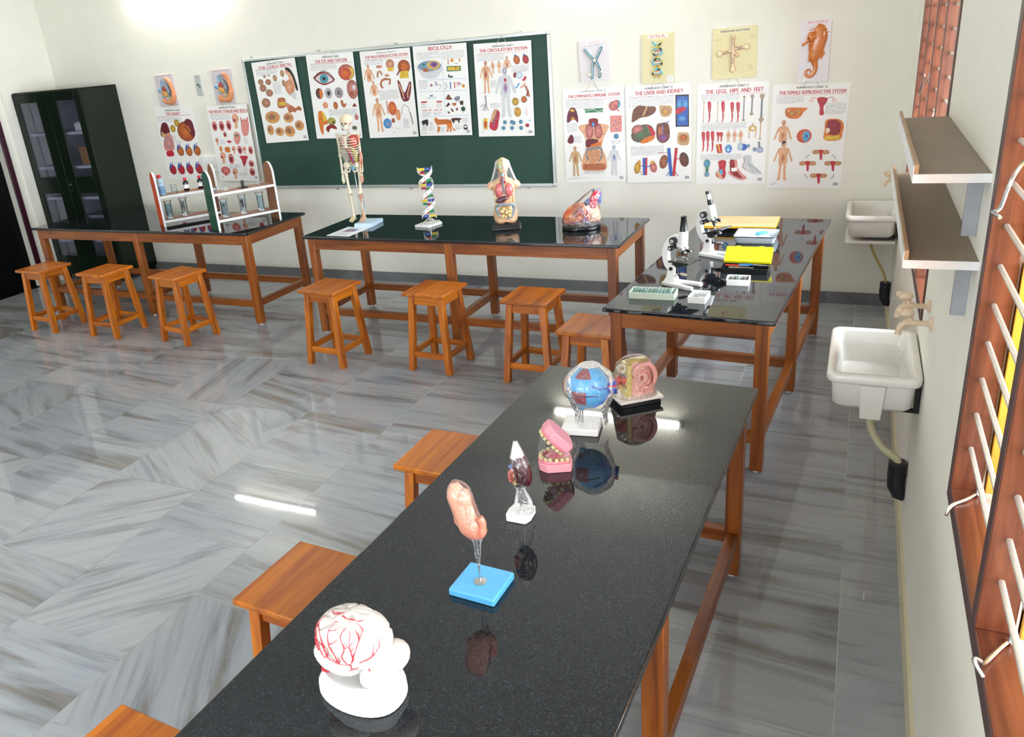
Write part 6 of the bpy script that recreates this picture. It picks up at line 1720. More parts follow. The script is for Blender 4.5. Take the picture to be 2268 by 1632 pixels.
m = MB(); wr(m, (0.078, 0.018, 0.110), (0.040, 0.050, 0.036), seed=9, amp=0.07, fr=5, seg=40); obj('cerebellum', m, BR, t, sharp=70)
m = MB(); m.tube([(0.030, 0.0, 0.122), (0.040, -0.002, 0.095), (0.050, -0.004, 0.070)], [0.030, 0.022, 0.016], 14); m.blob((-0.068, -0.020, 0.078), (0.026, 0.030, 0.020), R=Ry(-25), seg=16); obj('brain_stem', m, BR, t)
def on(d, c=BC, r=BRD, k=1.034):
    d = Vector(d).normalized(); p = Vector((d.x*r[0]*k, d.y*r[1]*k, d.z*r[2]*k)); return Ry(-6) @ p + Vector(c)
m = MB(); m.col = cl('c8283a'); rnd = random.Random(21)
def vessel(path, r):
    P = crv([on(p) for p in path], 4); n = len(P); m.tube(P, [r*(1-0.6*i/n) for i in range(n)], 6)
tr = [[(0.35, -1, -0.15), (0.25, -1, 0.1), (0.32, -0.9, 0.35), (0.2, -0.8, 0.7), (0.28, -.55, .9)], [(0.1, -1, -0.12), (0.05, -1, 0.15), (-0.12, -0.95, 0.4), (-0.2, -0.75, 0.75), (-0.1, -.5, .95)], [(-0.2, -1, -0.1), (-0.28, -1, 0.2), (-0.42, -0.85, 0.45), (-0.6, -0.6, 0.6), (-.8, -.4, .7)],
      [(-0.45, -1, -0.1), (-0.5, -0.9, 0.15), (-0.65, -0.75, 0.3), (-0.85, -0.5, 0.35)], [(0.5, -1, -0.1), (0.6, -0.9, 0.25), (0.7, -0.7, 0.6), (.72, -.4, .85)], [(-0.30, -1, -0.25), (-0.55, -0.85, -0.22), (-0.8, -0.6, -0.3), (-1, -0.3, -0.15)], [(0.45, -1, -0.2), (0.1, -1.02, -0.2), (-0.15, -1.05, -0.15)], [(0.62, -0.8, -0.1), (0.82, -0.55, 0.0), (0.95, -0.3, 0.2)],
      [(0, -0.25, 1), (0.2, -0.3, 1), (0.45, -0.2, .9)], [(-.4, -.1, .95), (-.25, -.25, .97), (-.1, -.2, 1)], [(0.45, -1, -0.2), (0.4, -1, -0.5), (0.2, -1, -0.7)]]
tr += [[(-0.62, -0.9, -0.35), (-0.4, -1, -0.2), (-0.2, -1, 0.0)], [(-0.9, -0.5, 0.1), (-0.75, -0.7, 0.0), (-0.6, -0.85, -0.05)], [(0.55, -0.95, 0.0), (0.5, -0.9, 0.3), (0.42, -0.75, 0.6)], [(-0.95, -0.2, 0.45), (-0.8, -0.45, 0.45), (-0.62, -0.7, 0.38)]]
for q in tr:
    vessel(q, 0.0017)
    for _ in range(3):
        k = rnd.randrange(1, len(q)); b_ = Vector(q[k]); e = b_+Vector((rnd.uniform(-0.28, 0.28), rnd.uniform(-0.05, 0.2), rnd.uniform(0.08, 0.3))); vessel([b_, (b_+e)/2+Vector((0.04, 0, 0)), e], 0.0013)
for a, b_ in (((-0.085, -0.040, 0.098), (-0.078, -0.050, 0.066)), ((-0.062, -0.052, 0.10), (-0.076, -0.050, 0.066)), ((-0.048, -0.050, 0.095), (-0.074, -0.049, 0.067))): m.tube([a, (Vector(a)+Vector(b_))/2, b_], 0.0013, 6)
m.tube(crv([(-0.078, -0.050, 0.066), (-0.060, -0.050, 0.068), (-0.040, -0.046, 0.082), (-0.030, -0.042, 0.094)], 4), 0.0028, 8)
for q in (((0.036, -0.020, 0.112), (0.046, -0.024, 0.094), (0.048, -0.026, 0.078)), ((0.046, -0.024, 0.094), (0.062, -0.022, 0.086))): m.tube(q, 0.0017, 6)
obj('artery', m, M['paint'], t)

# ---- stomach on a rod
t = thing('stomach_model', 'pink stomach model on a thin rod with a light blue square base', 'model', (-1.041, -4.860, TH), -3)
m = MB(); m.box((0, 0, 0.010), (0.124, 0.118, 0.020)); obj('base', m, M['ltblue'], t, bevel=0.004, bseg=3)
m = MB(); m.lathe([(0.016, 0.0205), (0.016, 0.022), (0.004, 0.0235)], (0, -0.006, 0)); m.cyl((0, -0.006, 0.021), (-0.004, 0.0, 0.14), 0.0026, seg=12); obj('rod', m, M['steel'], t)
m = MB(); pk = cl('e8a88c')
pts = crv([(-0.052, 0.004, 0.285), (-0.046, 0.0, 0.262), (-0.036, 0.0, 0.225), (-0.022, -0.002, 0.185), (-0.008, -0.002, 0.160), (0.006, 0.0, 0.150)], 4)
rr = [0.86*(0.012+0.022*min(1, i/5) if i < 14 else 0.034-0.0032*(i-14)) for i in range(len(pts))]
m.tube(pts, rr, 18, flat=0.75, cols=[mixc(pk, cl('d0644a'), max(0, (i-10)/12)*0.9) for i in range(len(pts))])
m.col = cl('e6a890'); m.blob((-0.022, -0.006, 0.252), (0.016, 0.018, 0.024), amp=0.3, fr=3, seg=14); m.blob((-0.010, -0.008, 0.205), (0.014, 0.014, 0.034), amp=0.3, fr=3, seg=14, seed=4)
m.col = cl('dc8a70'); m.tube(crv([(0.002, 0, 0.150), (0.014, 0, 0.165), (0.018, 0, 0.190), (0.012, -0.002, 0.205)], 4), [0.012]*6+[0.009]*7, 12); m.blob((-0.048, -0.004, 0.188), (0.010, 0.010, 0.018), seg=10)
obj('stomach_body', m, M['paint'], t, sharp=60)
m = MB(); m.tube(crv([(-0.052, 0.002, 0.292), (-0.038, 0.0, 0.255), (-0.024, 0.0, 0.205), (-0.006, 0.0, 0.160), (-0.002, 0.0, 0.128), (-0.002, -0.003, 0.096), (-0.001, -0.005, 0.070)], 4), [0.007, 0.020, 0.027, 0.031, 0.032, 0.032, 0.032, 0.032, 0.032, 0.032, 0.031, 0.030, 0.028, 0.024, 0.018, 0.012, 0.010, 0.009, 0.008, 0.008, 0.007, 0.006, 0.005, 0.005, 0.004], 16, flat=0.85); obj('plastic_wrap', m, M['film2'], t)

# ---- kidney on a white block
t = thing('kidney_model', 'dark maroon kidney model with a white top in clear wrap on a white block', 'model', (-1.062, -4.545, TH), 2)
m = MB(); m.prism([(-0.034, -0.030), (0.024, -0.032), (0.034, -0.010), (0.034, 0.034), (-0.028, 0.034), (-0.036, 0.0)], 0, 0.026); obj('base', m, M['white'], t, bevel=0.004)
m = MB(); m.cyl((0.004, -0.002, 0.025), (0.006, 0.0, 0.115), 0.004, seg=12); obj('rod', m, M['steel'], t)
m = MB(); m.blob((0.014, -0.004, 0.160), (0.026, 0.022, 0.054), R=Ry(-14), seg=26, colf=lambda d: mixc(cl('3a1418'), cl('5a2226'), 0.5+0.5*noise.noise(d*3))); obj('kidney_body', m, M['paint'], t)
m = MB(); m.col = cl('e9e6de'); m.tube([(0.003, -0.003, 0.195), (0.003, -0.003, 0.205), (0.000, -0.001, 0.226), (-0.002, 0.0, 0.241)], [0.021, 0.018, 0.011, 0.005], 16, flat=0.8); obj('adrenal_gland', m, M['paint'], t)
m = MB(); m.col = cl('c86a5c'); m.tube(crv([(-0.004, -0.008, 0.165), (-0.016, -0.014, 0.150), (-0.014, -0.014, 0.125)], 3), 0.008, 10); m.col = cl('3a6aa8'); m.tube([(-0.004, -0.012, 0.176), (-0.018, -0.016, 0.168)], 0.006, 10); m.col = cl('e0b48c'); m.tube([(-0.002, -0.010, 0.150), (-0.014, -0.012, 0.135), (-0.006, -0.008, 0.112)], 0.006, 10); m.col = cl('2a1414'); m.blob((0.002, 0, 0.112), (0.014, 0.012, 0.010), seg=12)
obj('renal_vessel', m, M['paint'], t)
m = MB(); m.tube([(-0.001, 0, 0.243), (0.002, -0.002, 0.215), (0.006, -0.004, 0.18), (0.008, -0.004, 0.145), (0.008, -0.003, 0.112), (0.006, -0.002, 0.095), (0.010, 0, 0.060), (0.010, 0, 0.027)], [0.006, 0.016, 0.029, 0.032, 0.024, 0.012, 0.024, 0.031], 18, flat=0.9); obj('plastic_wrap', m, M['film'], t)

# ---- teeth
t = thing('teeth_model', 'open pink model of the two jaws with yellowish teeth', 'model', (-1.066, -4.240, TH), 26)
hx = [(-0.052, -0.022), (-0.030, -0.046), (0.044, -0.048), (0.052, -0.020), (0.052, 0.020), (0.044, 0.048), (-0.030, 0.046), (-0.052, 0.022)]
def jaw(name, R, off, lab=None):
    m = MB(); vs = []
    m.prism(hx, 0, 0.028)
    m.v = [R @ v + Vector(off) for v in m.v]
    j = obj(name, m, PK, t, bevel=0.003)
    m = MB(); m.col = cl('e07f8c'); arc = [(-0.040+0.082*u, -0.030-0.013*sin(pi*u)+0.002) for u in (0, .15, .3, .5, .7, .85, 1)]
    pts = crv([(0.034, -0.036, 0.031), (0.008, -0.039, 0.031), (-0.022, -0.034, 0.031), (-0.041, -0.018, 0.031), (-0.045, 0.0, 0.031), (-0.041, 0.018, 0.031), (-0.022, 0.034, 0.031), (0.008, 0.039, 0.031), (0.034, 0.036, 0.031)], 3)
    m.tube([R @ p + Vector(off) for p in pts], 0.0075, 10); obj('gum', m, M['paint'], j)
    L_ = len(pts)
    for i in range(14):
        f = i/13*(L_-1); a = int(f); b_ = min(a+1, L_-1); p = pts[a].lerp(pts[b_], f-a)
        m = MB(); w = 0.0050 if 3 < i < 10 else 0.0062; m.rings([rrect(w*0.8, w*0.7, 0.002, 0.034, c=(p.x, p.y)), rrect(w, w*0.85, 0.003, 0.041, c=(p.x, p.y)), rrect(w*0.9, w*0.6, 0.003, 0.046, c=(p.x, p.y))]); m.v = [R @ v + Vector(off) for v in m.v]
        obj('tooth', m, TT, j)
    return j
PK = plain('pink_plastic', 'e89aa6', 0.35, var=0.03); TT = plain('yellow_teeth', 'd8cf96', 0.3, var=0.05)
jaw('lower_jaw', Matrix.Identity(3), (0, 0, 0))
Rj = Rz(0) @ Ry(48) @ Rx(180); jaw('upper_jaw', Rj, (0.022, 0.0, 0.116))
m = MB(); m.col = cl('d86a78'); m.blob((-0.004, 0.0, 0.036), (0.022, 0.026, 0.010), seg=16); obj('tongue', m, M['paint'], t)
m = MB(); m.tube([(0.046, 0.03, 0.020), (0.058, 0.02, 0.045), (0.050, 0.01, 0.070)], 0.003, 8); obj('hinge_wire', m, M['steel'], t)
m = MB(); m.add([(-0.044, -0.040, 0.040), (0.038, -0.046, 0.040), (0.05, -0.044, 0.085), (-0.022, -0.044, 0.140), (-0.050, 0.04, 0.040), (-0.024, 0.04, 0.140)], [(0, 1, 2, 3), (4, 0, 3, 5)]); obj('plastic_wrap', m, M['film'], t, smooth=False)

# ---- eyeball
t = thing('eye_model', 'large blue eyeball model in clear wrap on a rod with a white block', 'model', (-1.062, -3.975, TH), 8)
m = MB(); m.box((0, 0, 0.0125), (0.125, 0.112, 0.025)); obj('base', m, M['white'], t, bevel=0.004)
m = MB()
for q in (-0.0035, 0.0035): m.cyl((q, 0, 0.024), (q, 0, 0.085), 0.0028, seg=12)
obj('rod', m, M['steel'], t)
EC = Vector((0.022, 0.0, 0.158)); ER = 0.074
m = MB(); m.col = cl('58a8e0'); m.blob(EC, (ER, ER*0.97, ER), seg=48); m.col = cl('4c98d2'); m.lathe([(0.012, 0.076), (0.012, 0.092)], (0, 0, 0), seg=16)
obj('eyeball', m, M['paint'], t)
def patch(m, c, az, el, hw, hh, k, n=8):
    rs = []
    for kk in (k, k+0.03):
        for i in range(n+1):
            pass
    g = []; 
    for j in range(n+1):
        for i in range(n+1):
            a = rad(az+hw*(2*i/n-1)); e = rad(el+hh*(2*j/n-1)); g.append(c+Vector((cos(e)*cos(a), cos(e)*sin(a), sin(e)))*ER*(k+0.02*(1-abs(2*j/n-1)**4)*(1-abs(2*i/n-1)**4)))
    m.add(g, [(j*(n+1)+i, j*(n+1)+i+1, (j+1)*(n+1)+i+1, (j+1)*(n+1)+i) for j in range(n) for i in range(n)])
for az, el, hw, hh in ((-104, -12, 20, 20), (-95, 62, 30, 20), (-150, -68, 30, 14)):
    m = MB(); m.col = cl('8c4850'); patch(m, EC, az, el, hw, hh, 0.995); obj('eye_muscle', m, M['paint'], t)
m = MB(); m.col = cl('101830'); m.tube([EC+Vector((cos(rad(a)), sin(rad(a)), 0.08-0.0012*(a+180)))*ER*1.003 for a in range(-180, -50, 8)], 0.0016, 6); obj('seam', m, M['paint'], t)
m = MB(); m.col = cl('3d6ec8')
for q in (((-70, 25), (-55, 18), (-40, 12), (-20, 6)), ((-30, -40), (-20, -20), (-12, -5)), ((-60, -45), (-45, -35), (-25, -25))):
    P_ = [EC+Vector((cos(rad(e))*cos(rad(a)), cos(rad(e))*sin(rad(a)), sin(rad(e))))*ER*1.005 for a, e in q]; m.tube(crv(P_, 3), 0.0035, 6)
obj('blood_vessel', m, M['paint'], t)
m = MB(); m.col = cl('3a4fb4'); m.cyl(EC+Vector((ER*0.93, 0, 0.0)), EC+Vector((ER*1.32, 0, 0.004)), 0.020, 0.023); 
for i, cc_ in enumerate(('c83a3a', 'e0d040', '4aa8e0', '2a3a9a', '58b070')): m.col = cl(cc_); m.tube([EC+Vector((ER*0.95, -0.019+i*0.007, 0.012-0.005*i)), EC+Vector((ER*1.36, -0.021+i*0.008, 0.016-0.007*i))], 0.0035, 8)
obj('optic_nerve', m, M['paint'], t)
m = MB(); m.blob(EC+Vector((-ER*0.74, 0, 0)), (0.028, 0.044, 0.044), seg=22, colf=lambda d: cl('6a4a44') if d.x < -0.75 else cl('b09c90')); obj('cornea', m, M['paint'], t)
m = MB(); A_ = [2*pi*i/28 for i in range(28)]
m.rings([[EC+Vector((0.01+0.088*cos(a)*s_, 0.086*sin(a)*s_*(1+0.02*sin(6*a)), z)) for a in A_] for s_, z in ((0.40, 0.080), (0.80, 0.050), (0.965, 0.0), (0.80, -0.050), (0.62, -0.090), (0.66, -0.128))], True, False); obj('plastic_wrap', m, M['film2'], t)

# ---- ear
t = thing('ear_model', 'pink ear model in a clear bag on a white board over a black foot', 'model', (-0.945, -3.705, TH), 39)
m = MB(); m.box((0, 0, 0.006), (0.148, 0.112, 0.012)); obj('foot', m, M['black'], t, bevel=0.002)
m = MB(); m.box((-0.004, 0, 0.026), (0.165, 0.130, 0.010)); m.box((-0.004, 0, 0.016), (0.10, 0.08, 0.011)); obj('board', m, M['white'], t, bevel=0.0015)
m = MB(); m.col = cl('eeb0a4'); m.rings([rrect(0.050, 0.030, 0.012, 0.031, c=(0.018, 0.006)), rrect(0.050, 0.032, 0.012, 0.08, c=(0.016, 0.006)), rrect(0.044, 0.028, 0.012, 0.140, c=(0.016, 0.006)), rrect(0.030, 0.02, 0.012, 0.158, c=(0.014, 0.006))]); obj('head_block', m, M['paint'], t, sharp=60)
m = MB(); m.col = cl('f0aca4'); m.tube(crv([(0.012, -0.030, 0.062), (0.036, -0.034, 0.058), (0.056, -0.036, 0.080), (0.058, -0.036, 0.115), (0.038, -0.036, 0.145), (0.006, -0.034, 0.148), (-0.016, -0.032, 0.128), (-0.012, -0.030, 0.100)], 4), 0.0095, 10)
m.col = cl('e8988c'); m.tube(crv([(0.018, -0.032, 0.072), (0.036, -0.034, 0.078), (0.040, -0.034, 0.105), (0.022, -0.034, 0.125), (0.004, -0.033, 0.118)], 4), 0.0065, 8); m.blob((0.020, -0.026, 0.052), (0.016, 0.010, 0.014), seg=12); m.col = cl('f4bcb0'); m.blob((0.020, -0.024, 0.100), (0.034, 0.010, 0.040), seg=16); m.col = cl('c05850'); m.blob((0.010, -0.034, 0.098), (0.007, 0.006, 0.010), seg=10)
obj('outer_ear', m, M['paint'], t)
m = MB(); m.col = cl('dcc870'); m.rings([rrect(0.010, 0.032, 0.004, 0.031, c=(-0.036, 0.004)), rrect(0.012, 0.032, 0.004, 0.09, c=(-0.034, 0.004)), rrect(0.010, 0.028, 0.004, 0.150, c=(-0.030, 0.004))]); m.box((0.004, -0.002, 0.158), (0.075, 0.030, 0.008)); obj('bone_section', m, M['paint'], t)
m = MB(); m.col = cl('d4584c'); m.tube(crv([(-0.040, -0.010, 0.085), (-0.060, -0.012, 0.098), (-0.078, -0.010, 0.090)], 4), [0.016]*5+[0.013]*4, 12); m.col = cl('e09a5c'); m.blob((-0.066, 0.0, 0.070), (0.014, 0.016, 0.014), seg=12); m.col = cl('e9e2d0'); m.torus((-0.052, -0.004, 0.135), 0.013, 0.006, R=Rx(70)); m.torus((-0.062, 0.004, 0.128), 0.011, 0.005, R=Ry(70)); m.col = cl('3f7fb0'); m.blob((-0.052, -0.016, 0.110), (0.010, 0.006, 0.005), seg=8)
obj('inner_ear', m, M['paint'], t)
m = MB(); m.rings([[Vector((-0.004+0.084*s_*cos(a)*(1+0.03*sin(5*a)), 0.068*s_*sin(a), z)) for a in A_] for s_, z in ((1.02, 0.033), (0.95, 0.060), (0.86, 0.11), (0.78, 0.150), (0.5, 0.168), (0.2, 0.170))], False, True); obj('plastic_bag', m, M['film'], t)

# ------------------------------------------------------------------ microscopes
def microscope(label, x, y, rz, tilt, kind):
    t = thing('microscope', label, 'microscope', (x, y, TH), rz, 'white laboratory microscopes')
    m = MB()
    out = [(-0.012, -0.038), (0.02, -0.044), (0.15, -0.056), (0.176, -0.054), (0.182, -0.042), (0.172, -0.032), (0.07, -0.020), (0.06, 0.0), (0.07, 0.020), (0.172, 0.032), (0.182, 0.042), (0.176, 0.054), (0.15, 0.056), (0.02, 0.044), (-0.012, 0.038)]
    n = len(out); sc = [(0, 0, 0.0), (1, 1, 0.0)]
    m.prism(out, 0, 0.020); ms = MB()
    ob = obj('base', m, M['white'], t, bevel=0.005, bseg=3)
    m = MB(); m.rings([rrect(0.036, 0.024, 0.008, 0.018, c=(0.026, 0)), rrect(0.026, 0.020, 0.006, 0.045, c=(0.030, 0)), rrect(0.021, 0.018, 0.006, 0.100, c=(0.034, 0)), rrect(0.014, 0.017, 0.006, 0.108, c=(0.034, 0))]); obj('pillar', m, M['white'], t, bevel=0.001)
    J = Vector((0.030, 0, 0.090)); R = Ry(-tilt)
    def tf(m): m.v = [R @ (v-J) + J for v in m.v]; return m
    m = MB(); P = crv([(0.032, 0, 0.085), (0.006, 0, 0.105), (-0.008, 0, 0.145), (-0.004, 0, 0.190), (0.016, 0, 0.228), (0.040, 0, 0.248), (0.066, 0, 0.252)], 4)
    rs = []
    for i, p in enumerate(P):
        tt = (P[min(i+1, len(P)-1)]-P[max(i-1, 0)]).normalized(); nn = Vector((-tt.z, 0, tt.x)); w = 0.017
        rs.append([p+nn*w+Vector((0, -0.014, 0)), p-nn*w+Vector((0, -0.014, 0)), p-nn*w+Vector((0, 0.014, 0)), p+nn*w+Vector((0, 0.014, 0))])
    m.rings(rs); obj('arm', tf(m), M['white'], t, bevel=0.003)
    zt = 0.290 if kind == 0 else 0.285
    m = MB(); m.cyl((0.094, 0, 0.205), (0.094, 0, zt), 0.0225, seg=24); m.box((0.072, 0, 0.235), (0.022, 0.026, 0.06)); obj('body_tube', tf(m), M['white'], t, bevel=0.0015)
    m = MB()
    if kind == 0: m.lathe([(0.0205, zt), (0.0195, zt+0.004), (0.0135, zt+0.068), (0.0145, zt+0.070), (0.0145, zt+0.076), (0.010, zt+0.078)], (0.094, 0, 0)); obj('eyepiece', tf(m), M['black'], t)
    else:
        m.lathe([(0.016, zt), (0.0145, zt+0.004), (0.0140, zt+0.030), (0.012, zt+0.031)], (0.094, 0, 0)); ey = obj('eyepiece', tf(m), M['black'], t)
        m = MB(); m.lathe([(0.0125, zt+0.031), (0.0125, zt+0.062)], (0.094, 0, 0)); obj('silver_barrel', tf(m), M['alu'], ey)
        m = MB(); m.lathe([(0.0135, zt+0.062), (0.0135, zt+0.078), (0.010, zt+0.080)], (0.094, 0, 0)); obj('eyepiece_cap', tf(m), M['black'], ey)
    for nm, c, r in (('coarse_knob', (0.050, 0.240), 0.019), ('fine_knob', (0.036, 0.200), 0.013)):
        for s in (-1, 1):
            m = MB(); m.cyl((c[0], s*0.014, c[1]), (c[0], s*0.036, c[1]), r, seg=20); k = obj(nm, tf(m), M['black'], t, bevel=0.0015)
            m = MB(); m.cyl((c[0], s*0.036, c[1]), (c[0], s*0.039, c[1]), r*0.55, seg=16); obj('knob_cap', tf(m), M['alu'], k)
    m = MB(); m.cyl((0.034, -0.026, 0.090), (0.034, 0.026, 0.090), 0.0095, seg=16); obj('joint_knob', m, M['black'], t, bevel=0.001)
    m = MB(); m.cyl((0.094, 0, 0.206), (0.103, 0, 0.192), 0.026, 0.024, seg=24); obj('nosepiece', tf(m), M['steel'], t)
    for a, L_ in ((0, 0.038), (110, 0.026), (-110, 0.030)):
        d = (Ry(-33) @ Rz(a) @ Ry(33+0) @ Vector((-0.10, 0, -1))).normalized(); b = Vector((0.101, 0, 0.196)) + (Rz(a) @ Vector((-0.010, 0, 0)))
        m = MB(); m.cyl(b, b+d*L_*0.7, 0.0095, seg=14); k = obj('objective', tf(m), M['black'], t)
        m = MB(); m.cyl(b+d*L_*0.7, b+d*L_, 0.0075, 0.004, seg=14); obj('objective_tip', tf(m), M['steel'], k)
    m = MB(); m.box((0.100, 0, 0.138), (0.120, 0.115, 0.008)); stg = obj('stage', tf(m), M['black'], t, bevel=0.001)
    for s in (-1, 1):
        m = MB(); m.cyl((0.066, s*0.035, 0.140), (0.066, s*0.035, 0.152), 0.004, seg=10); m.tube([(0.066, s*0.035, 0.147), (0.085, s*0.026, 0.145), (0.108, s*0.018, 0.143)], 0.0018, 6); obj('stage_clip', tf(m), M['steel'], stg)
    m = MB(); m.box((0.060, 0, 0.118), (0.045, 0.026, 0.034)); m.lathe([(0.022, 0.112), (0.022, 0.122), (0.017, 0.124), (0.017, 0.133)], (0.100, 0, 0)); m.cyl((0.10, -0.03, 0.117), (0.10, -0.02, 0.117), 0.003); obj('condenser', tf(m), M['black'], t)
    m = MB(); m.box((0.054, 0, 0.090), (0.012, 0.016, 0.05)); m.tube([(0.056, 0, 0.070), (0.082, -0.026, 0.062), (0.095, -0.026, 0.060)], 0.003, 8); m.tube([(0.056, 0, 0.070), (0.082, 0.026, 0.062), (0.095, 0.026, 0.060)], 0.003, 8); obj('mirror_fork', tf(m), M['black'], t)
    m = MB(); Rm = Ry(14); m.lathe([(0.023, -0.004), (0.0245, 0), (0.023, 0.004), (0.021, 0.003)], (0.096, 0, 0.060), R=Rm); mir = obj('mirror_rim', tf(m), M['black'], t)
    m = MB(); m.lathe([(0.0205, 0.0032), (0.0205, 0.0040)], (0.096, 0, 0.060), R=Rm); obj('mirror_glass', tf(m), M['steel'], mir)
    return t
microscope('nearer white microscope with an upright black eyepiece, beside the long slide box', -1.135, -2.262, -22, 0, 0)
microscope('farther white microscope leaning back, with a silver and black eyepiece', -1.052, -1.660, -22, 16, 1)

# ------------------------------------------------------------------ slide boxes with slides
GS = M['slide'] = film('slide_glass', 0.2, (0.80, 0.92, 0.88), 20, 0.18)
GG = plain('green_glass_edge', '4e8a72', 0.1)
def sbox(label, x, y, rz, w, d, h, mat):
    t = thing('slide_box', label, 'box', (x, y, TH), rz, 'open microscope slide boxes'); e = 0.004
    m = MB(); m.rings([rrect(w/2, d/2, 0.003, 0), rrect(w/2, d/2, 0.003, h), rrect(w/2-e, d/2-e, 0.002, h), rrect(w/2-e, d/2-e, 0.002, 0.004)]); obj('tray', m, mat, t, sharp=30)
    return t
sb1 = sbox('long pale green slide box at the front left corner of the microscope table', -1.157, -2.488, 1, 0.226, 0.100, 0.032, M['palegreen'])
m = MB()
for i in range(24):
    for s in (-1, 1): m.box((-0.106+i*0.0092, s*0.044, 0.018), (0.002, 0.004, 0.022))
obj('slot_rib', m, M['palegreen'], sb1, smooth=False)
sb2 = sbox('small white slide box, nearest on the microscope table', -0.930, -2.505, -3, 0.084, 0.120, 0.030, M['white'])
sb3 = sbox('small white slide box in front of the yellow lidded kit', -0.786, -2.198, 1, 0.110, 0.094, 0.030, M['white'])
m = MB()
for i in range(5): m.box((-0.04+i*0.02, 0, 0.014), (0.002, 0.084, 0.020))
obj('divider', m, plain('brown_card', '5a3e2c', 0.6), sb3, smooth=False)
def slide(x, y, z, rot, label, grp, mat, d=(0.0012, 0.075, 0.025)):
    m = MB(); m.box((0, 0, 0), d); o = obj('microscope_slide', m, mat, loc=(x, y, z), rot=rot, smooth=False); tag(o, label, 'slide', grp); return o
s0 = slide(-1.245, -2.490, TH+0.021, (0, rad(8), rad(1)), 'glass slide standing upright in the long pale green box', 'slides in the long green box', GS, (0.0014, 0.080, 0.030))
rnd = random.Random(3)
for i in range(1, 12):
    o = s0.copy(); C.objects.link(o); o.location = (-1.245+i*0.0165+rnd.uniform(-.003, .003), -2.489, TH+0.021+(0.006 if i in (4, 7, 9, 11) else 0)); o.rotation_euler = (0, rad(rnd.uniform(-14, 14)), rad(1))
s1 = slide(-0.760, -2.198, TH+0.022, (0, rad(18), rad(1)), 'glass slide leaning in the small white box before the kit', 'slides in the white box before the kit', GS, (0.0014, 0.078, 0.024))
for i in range(1, 5):
    o = s1.copy(); C.objects.link(o); o.location = (-0.760-i*0.020, -2.198, TH+0.022); o.rotation_euler = (0, rad((18, -14, 20, 12, -16)[i]), rad(1))
for i in range(4):
    slide(-0.950+0.002*i, -2.500+0.004*i, TH+0.0055+i*0.0022, (0, 0, rad(88+2*i)), 'green edged glass slide lying flat in the nearest white box', 'slides lying in the nearest white box', GG if i % 2 == 0 else GS, (0.074, 0.026, 0.0014))

# ------------------------------------------------------------------ dissection kit
t = thing('dissection_kit', 'open tool case with a black tray and a yellow lid', 'case', (-0.779, -1.982, TH), -1)
m = MB(); m.rings([rrect(0.120, 0.056, 0.006, 0), rrect(0.122, 0.058, 0.006, 0.030), rrect(0.119, 0.055, 0.005, 0.030), rrect(0.117, 0.053, 0.005, 0.004)]); m.box((0.035, 0.0, 0.014), (0.003, 0.10, 0.022)); m.box((-0.05, 0.028, 0.014), (0.12, 0.003, 0.022)); obj('case_tray', m, M['black'], t, sharp=30)
m = MB(); m.rings([rrect(0.117, 0.052, 0.005, 0.0), rrect(0.122, 0.057, 0.006, 0.0), rrect(0.122, 0.057, 0.006, 0.014), rrect(0.118, 0.053, 0.005, 0.014), rrect(0.116, 0.051, 0.005, 0.003)], True, True)
for q in (-0.06, 0.06): m.box((q, 0.060, 0.006), (0.026, 0.008, 0.008))
Rl = Rx(30); m.v = [Rl @ Vector((v.x, v.y+0.057, -v.z+0.014)) + Vector((0, 0.054, 0.030)) for v in m.v]; obj('case_lid', m, M['yellow'], t, sharp=30)
def tool(name, label, x, y, rz, hcol, L, z=0.0):
    t = thing(name, label, 'tool', (x, y, TH+0.026+z), rz, 'dissecting tools in the case')
    m = MB(); m.tube([(-L/2, 0, 0), (-L/2+0.01, 0, 0), (0.0, 0, 0), (0.01, 0, 0)], [0.003, 0.0052, 0.005, 0.003], 10, flat=0.8); obj('handle', m, hcol, t)
    m = MB(); m.tube([(0.008, 0, 0), (L/2-0.01, 0, 0), (L/2, 0, 0)], [0.0022, 0.0018, 0.0005], 8); obj('blade', m, M['steel'], t)
tool('scalpel', 'scalpel with a red orange handle in the open tool case', -0.822, -1.962, -2, plain('orange_handle', 'e2401c', 0.35), 0.13)
tool('dissecting_needle', 'dissecting needle with a blue handle in the open tool case', -0.755, -1.952, 3, M['blue'], 0.13, 0.004)
tool('scissors', 'steel scissors with clear grips at the right end of the open tool case', -0.700, -1.955, -8, M['clearp'], 0.10, 0.003)
tool('forceps', 'steel forceps lying at the front of the open tool case', -0.800, -2.000, 1, M['steel'], 0.13)

# ------------------------------------------------------------------ enamel tray with sachets
t = thing('enamel_tray', 'white enamel tray with a blue black rim behind the yellow lidded kit', 'tray', (-0.800, -1.295, TH), -1)
def pan(k, z, q=0): return rrect(0.112*k, 0.095*k, 0.02, z)
m = MB(); m.rings([rrect(0.104, 0.090, 0.02, 0), rrect(0.110, 0.097, 0.02, 0.006), rrect(0.122, 0.112, 0.022, 0.046), rrect(0.119, 0.109, 0.022, 0.046), rrect(0.108, 0.095, 0.02, 0.009), rrect(0.102, 0.088, 0.02, 0.004)]); obj('pan', m, M['enamel'], t, sharp=50)
m = MB(); R1 = rrect(0.124, 0.114, 0.022, 0.046); n = len(R1); rs = []
for i, p in enumerate(R1):
    tt = (R1[(i+1) % n]-R1[i-1]).normalized(); nn = Vector((tt.y, -tt.x, 0)); rs.append([p+(nn*cos(a)+Vector((0, 0, sin(a))))*0.0028 for a in [2*pi*k/6 for k in range(6)]])
m.rings(rs, closed=True); obj('rim', m, M['navy'], t)
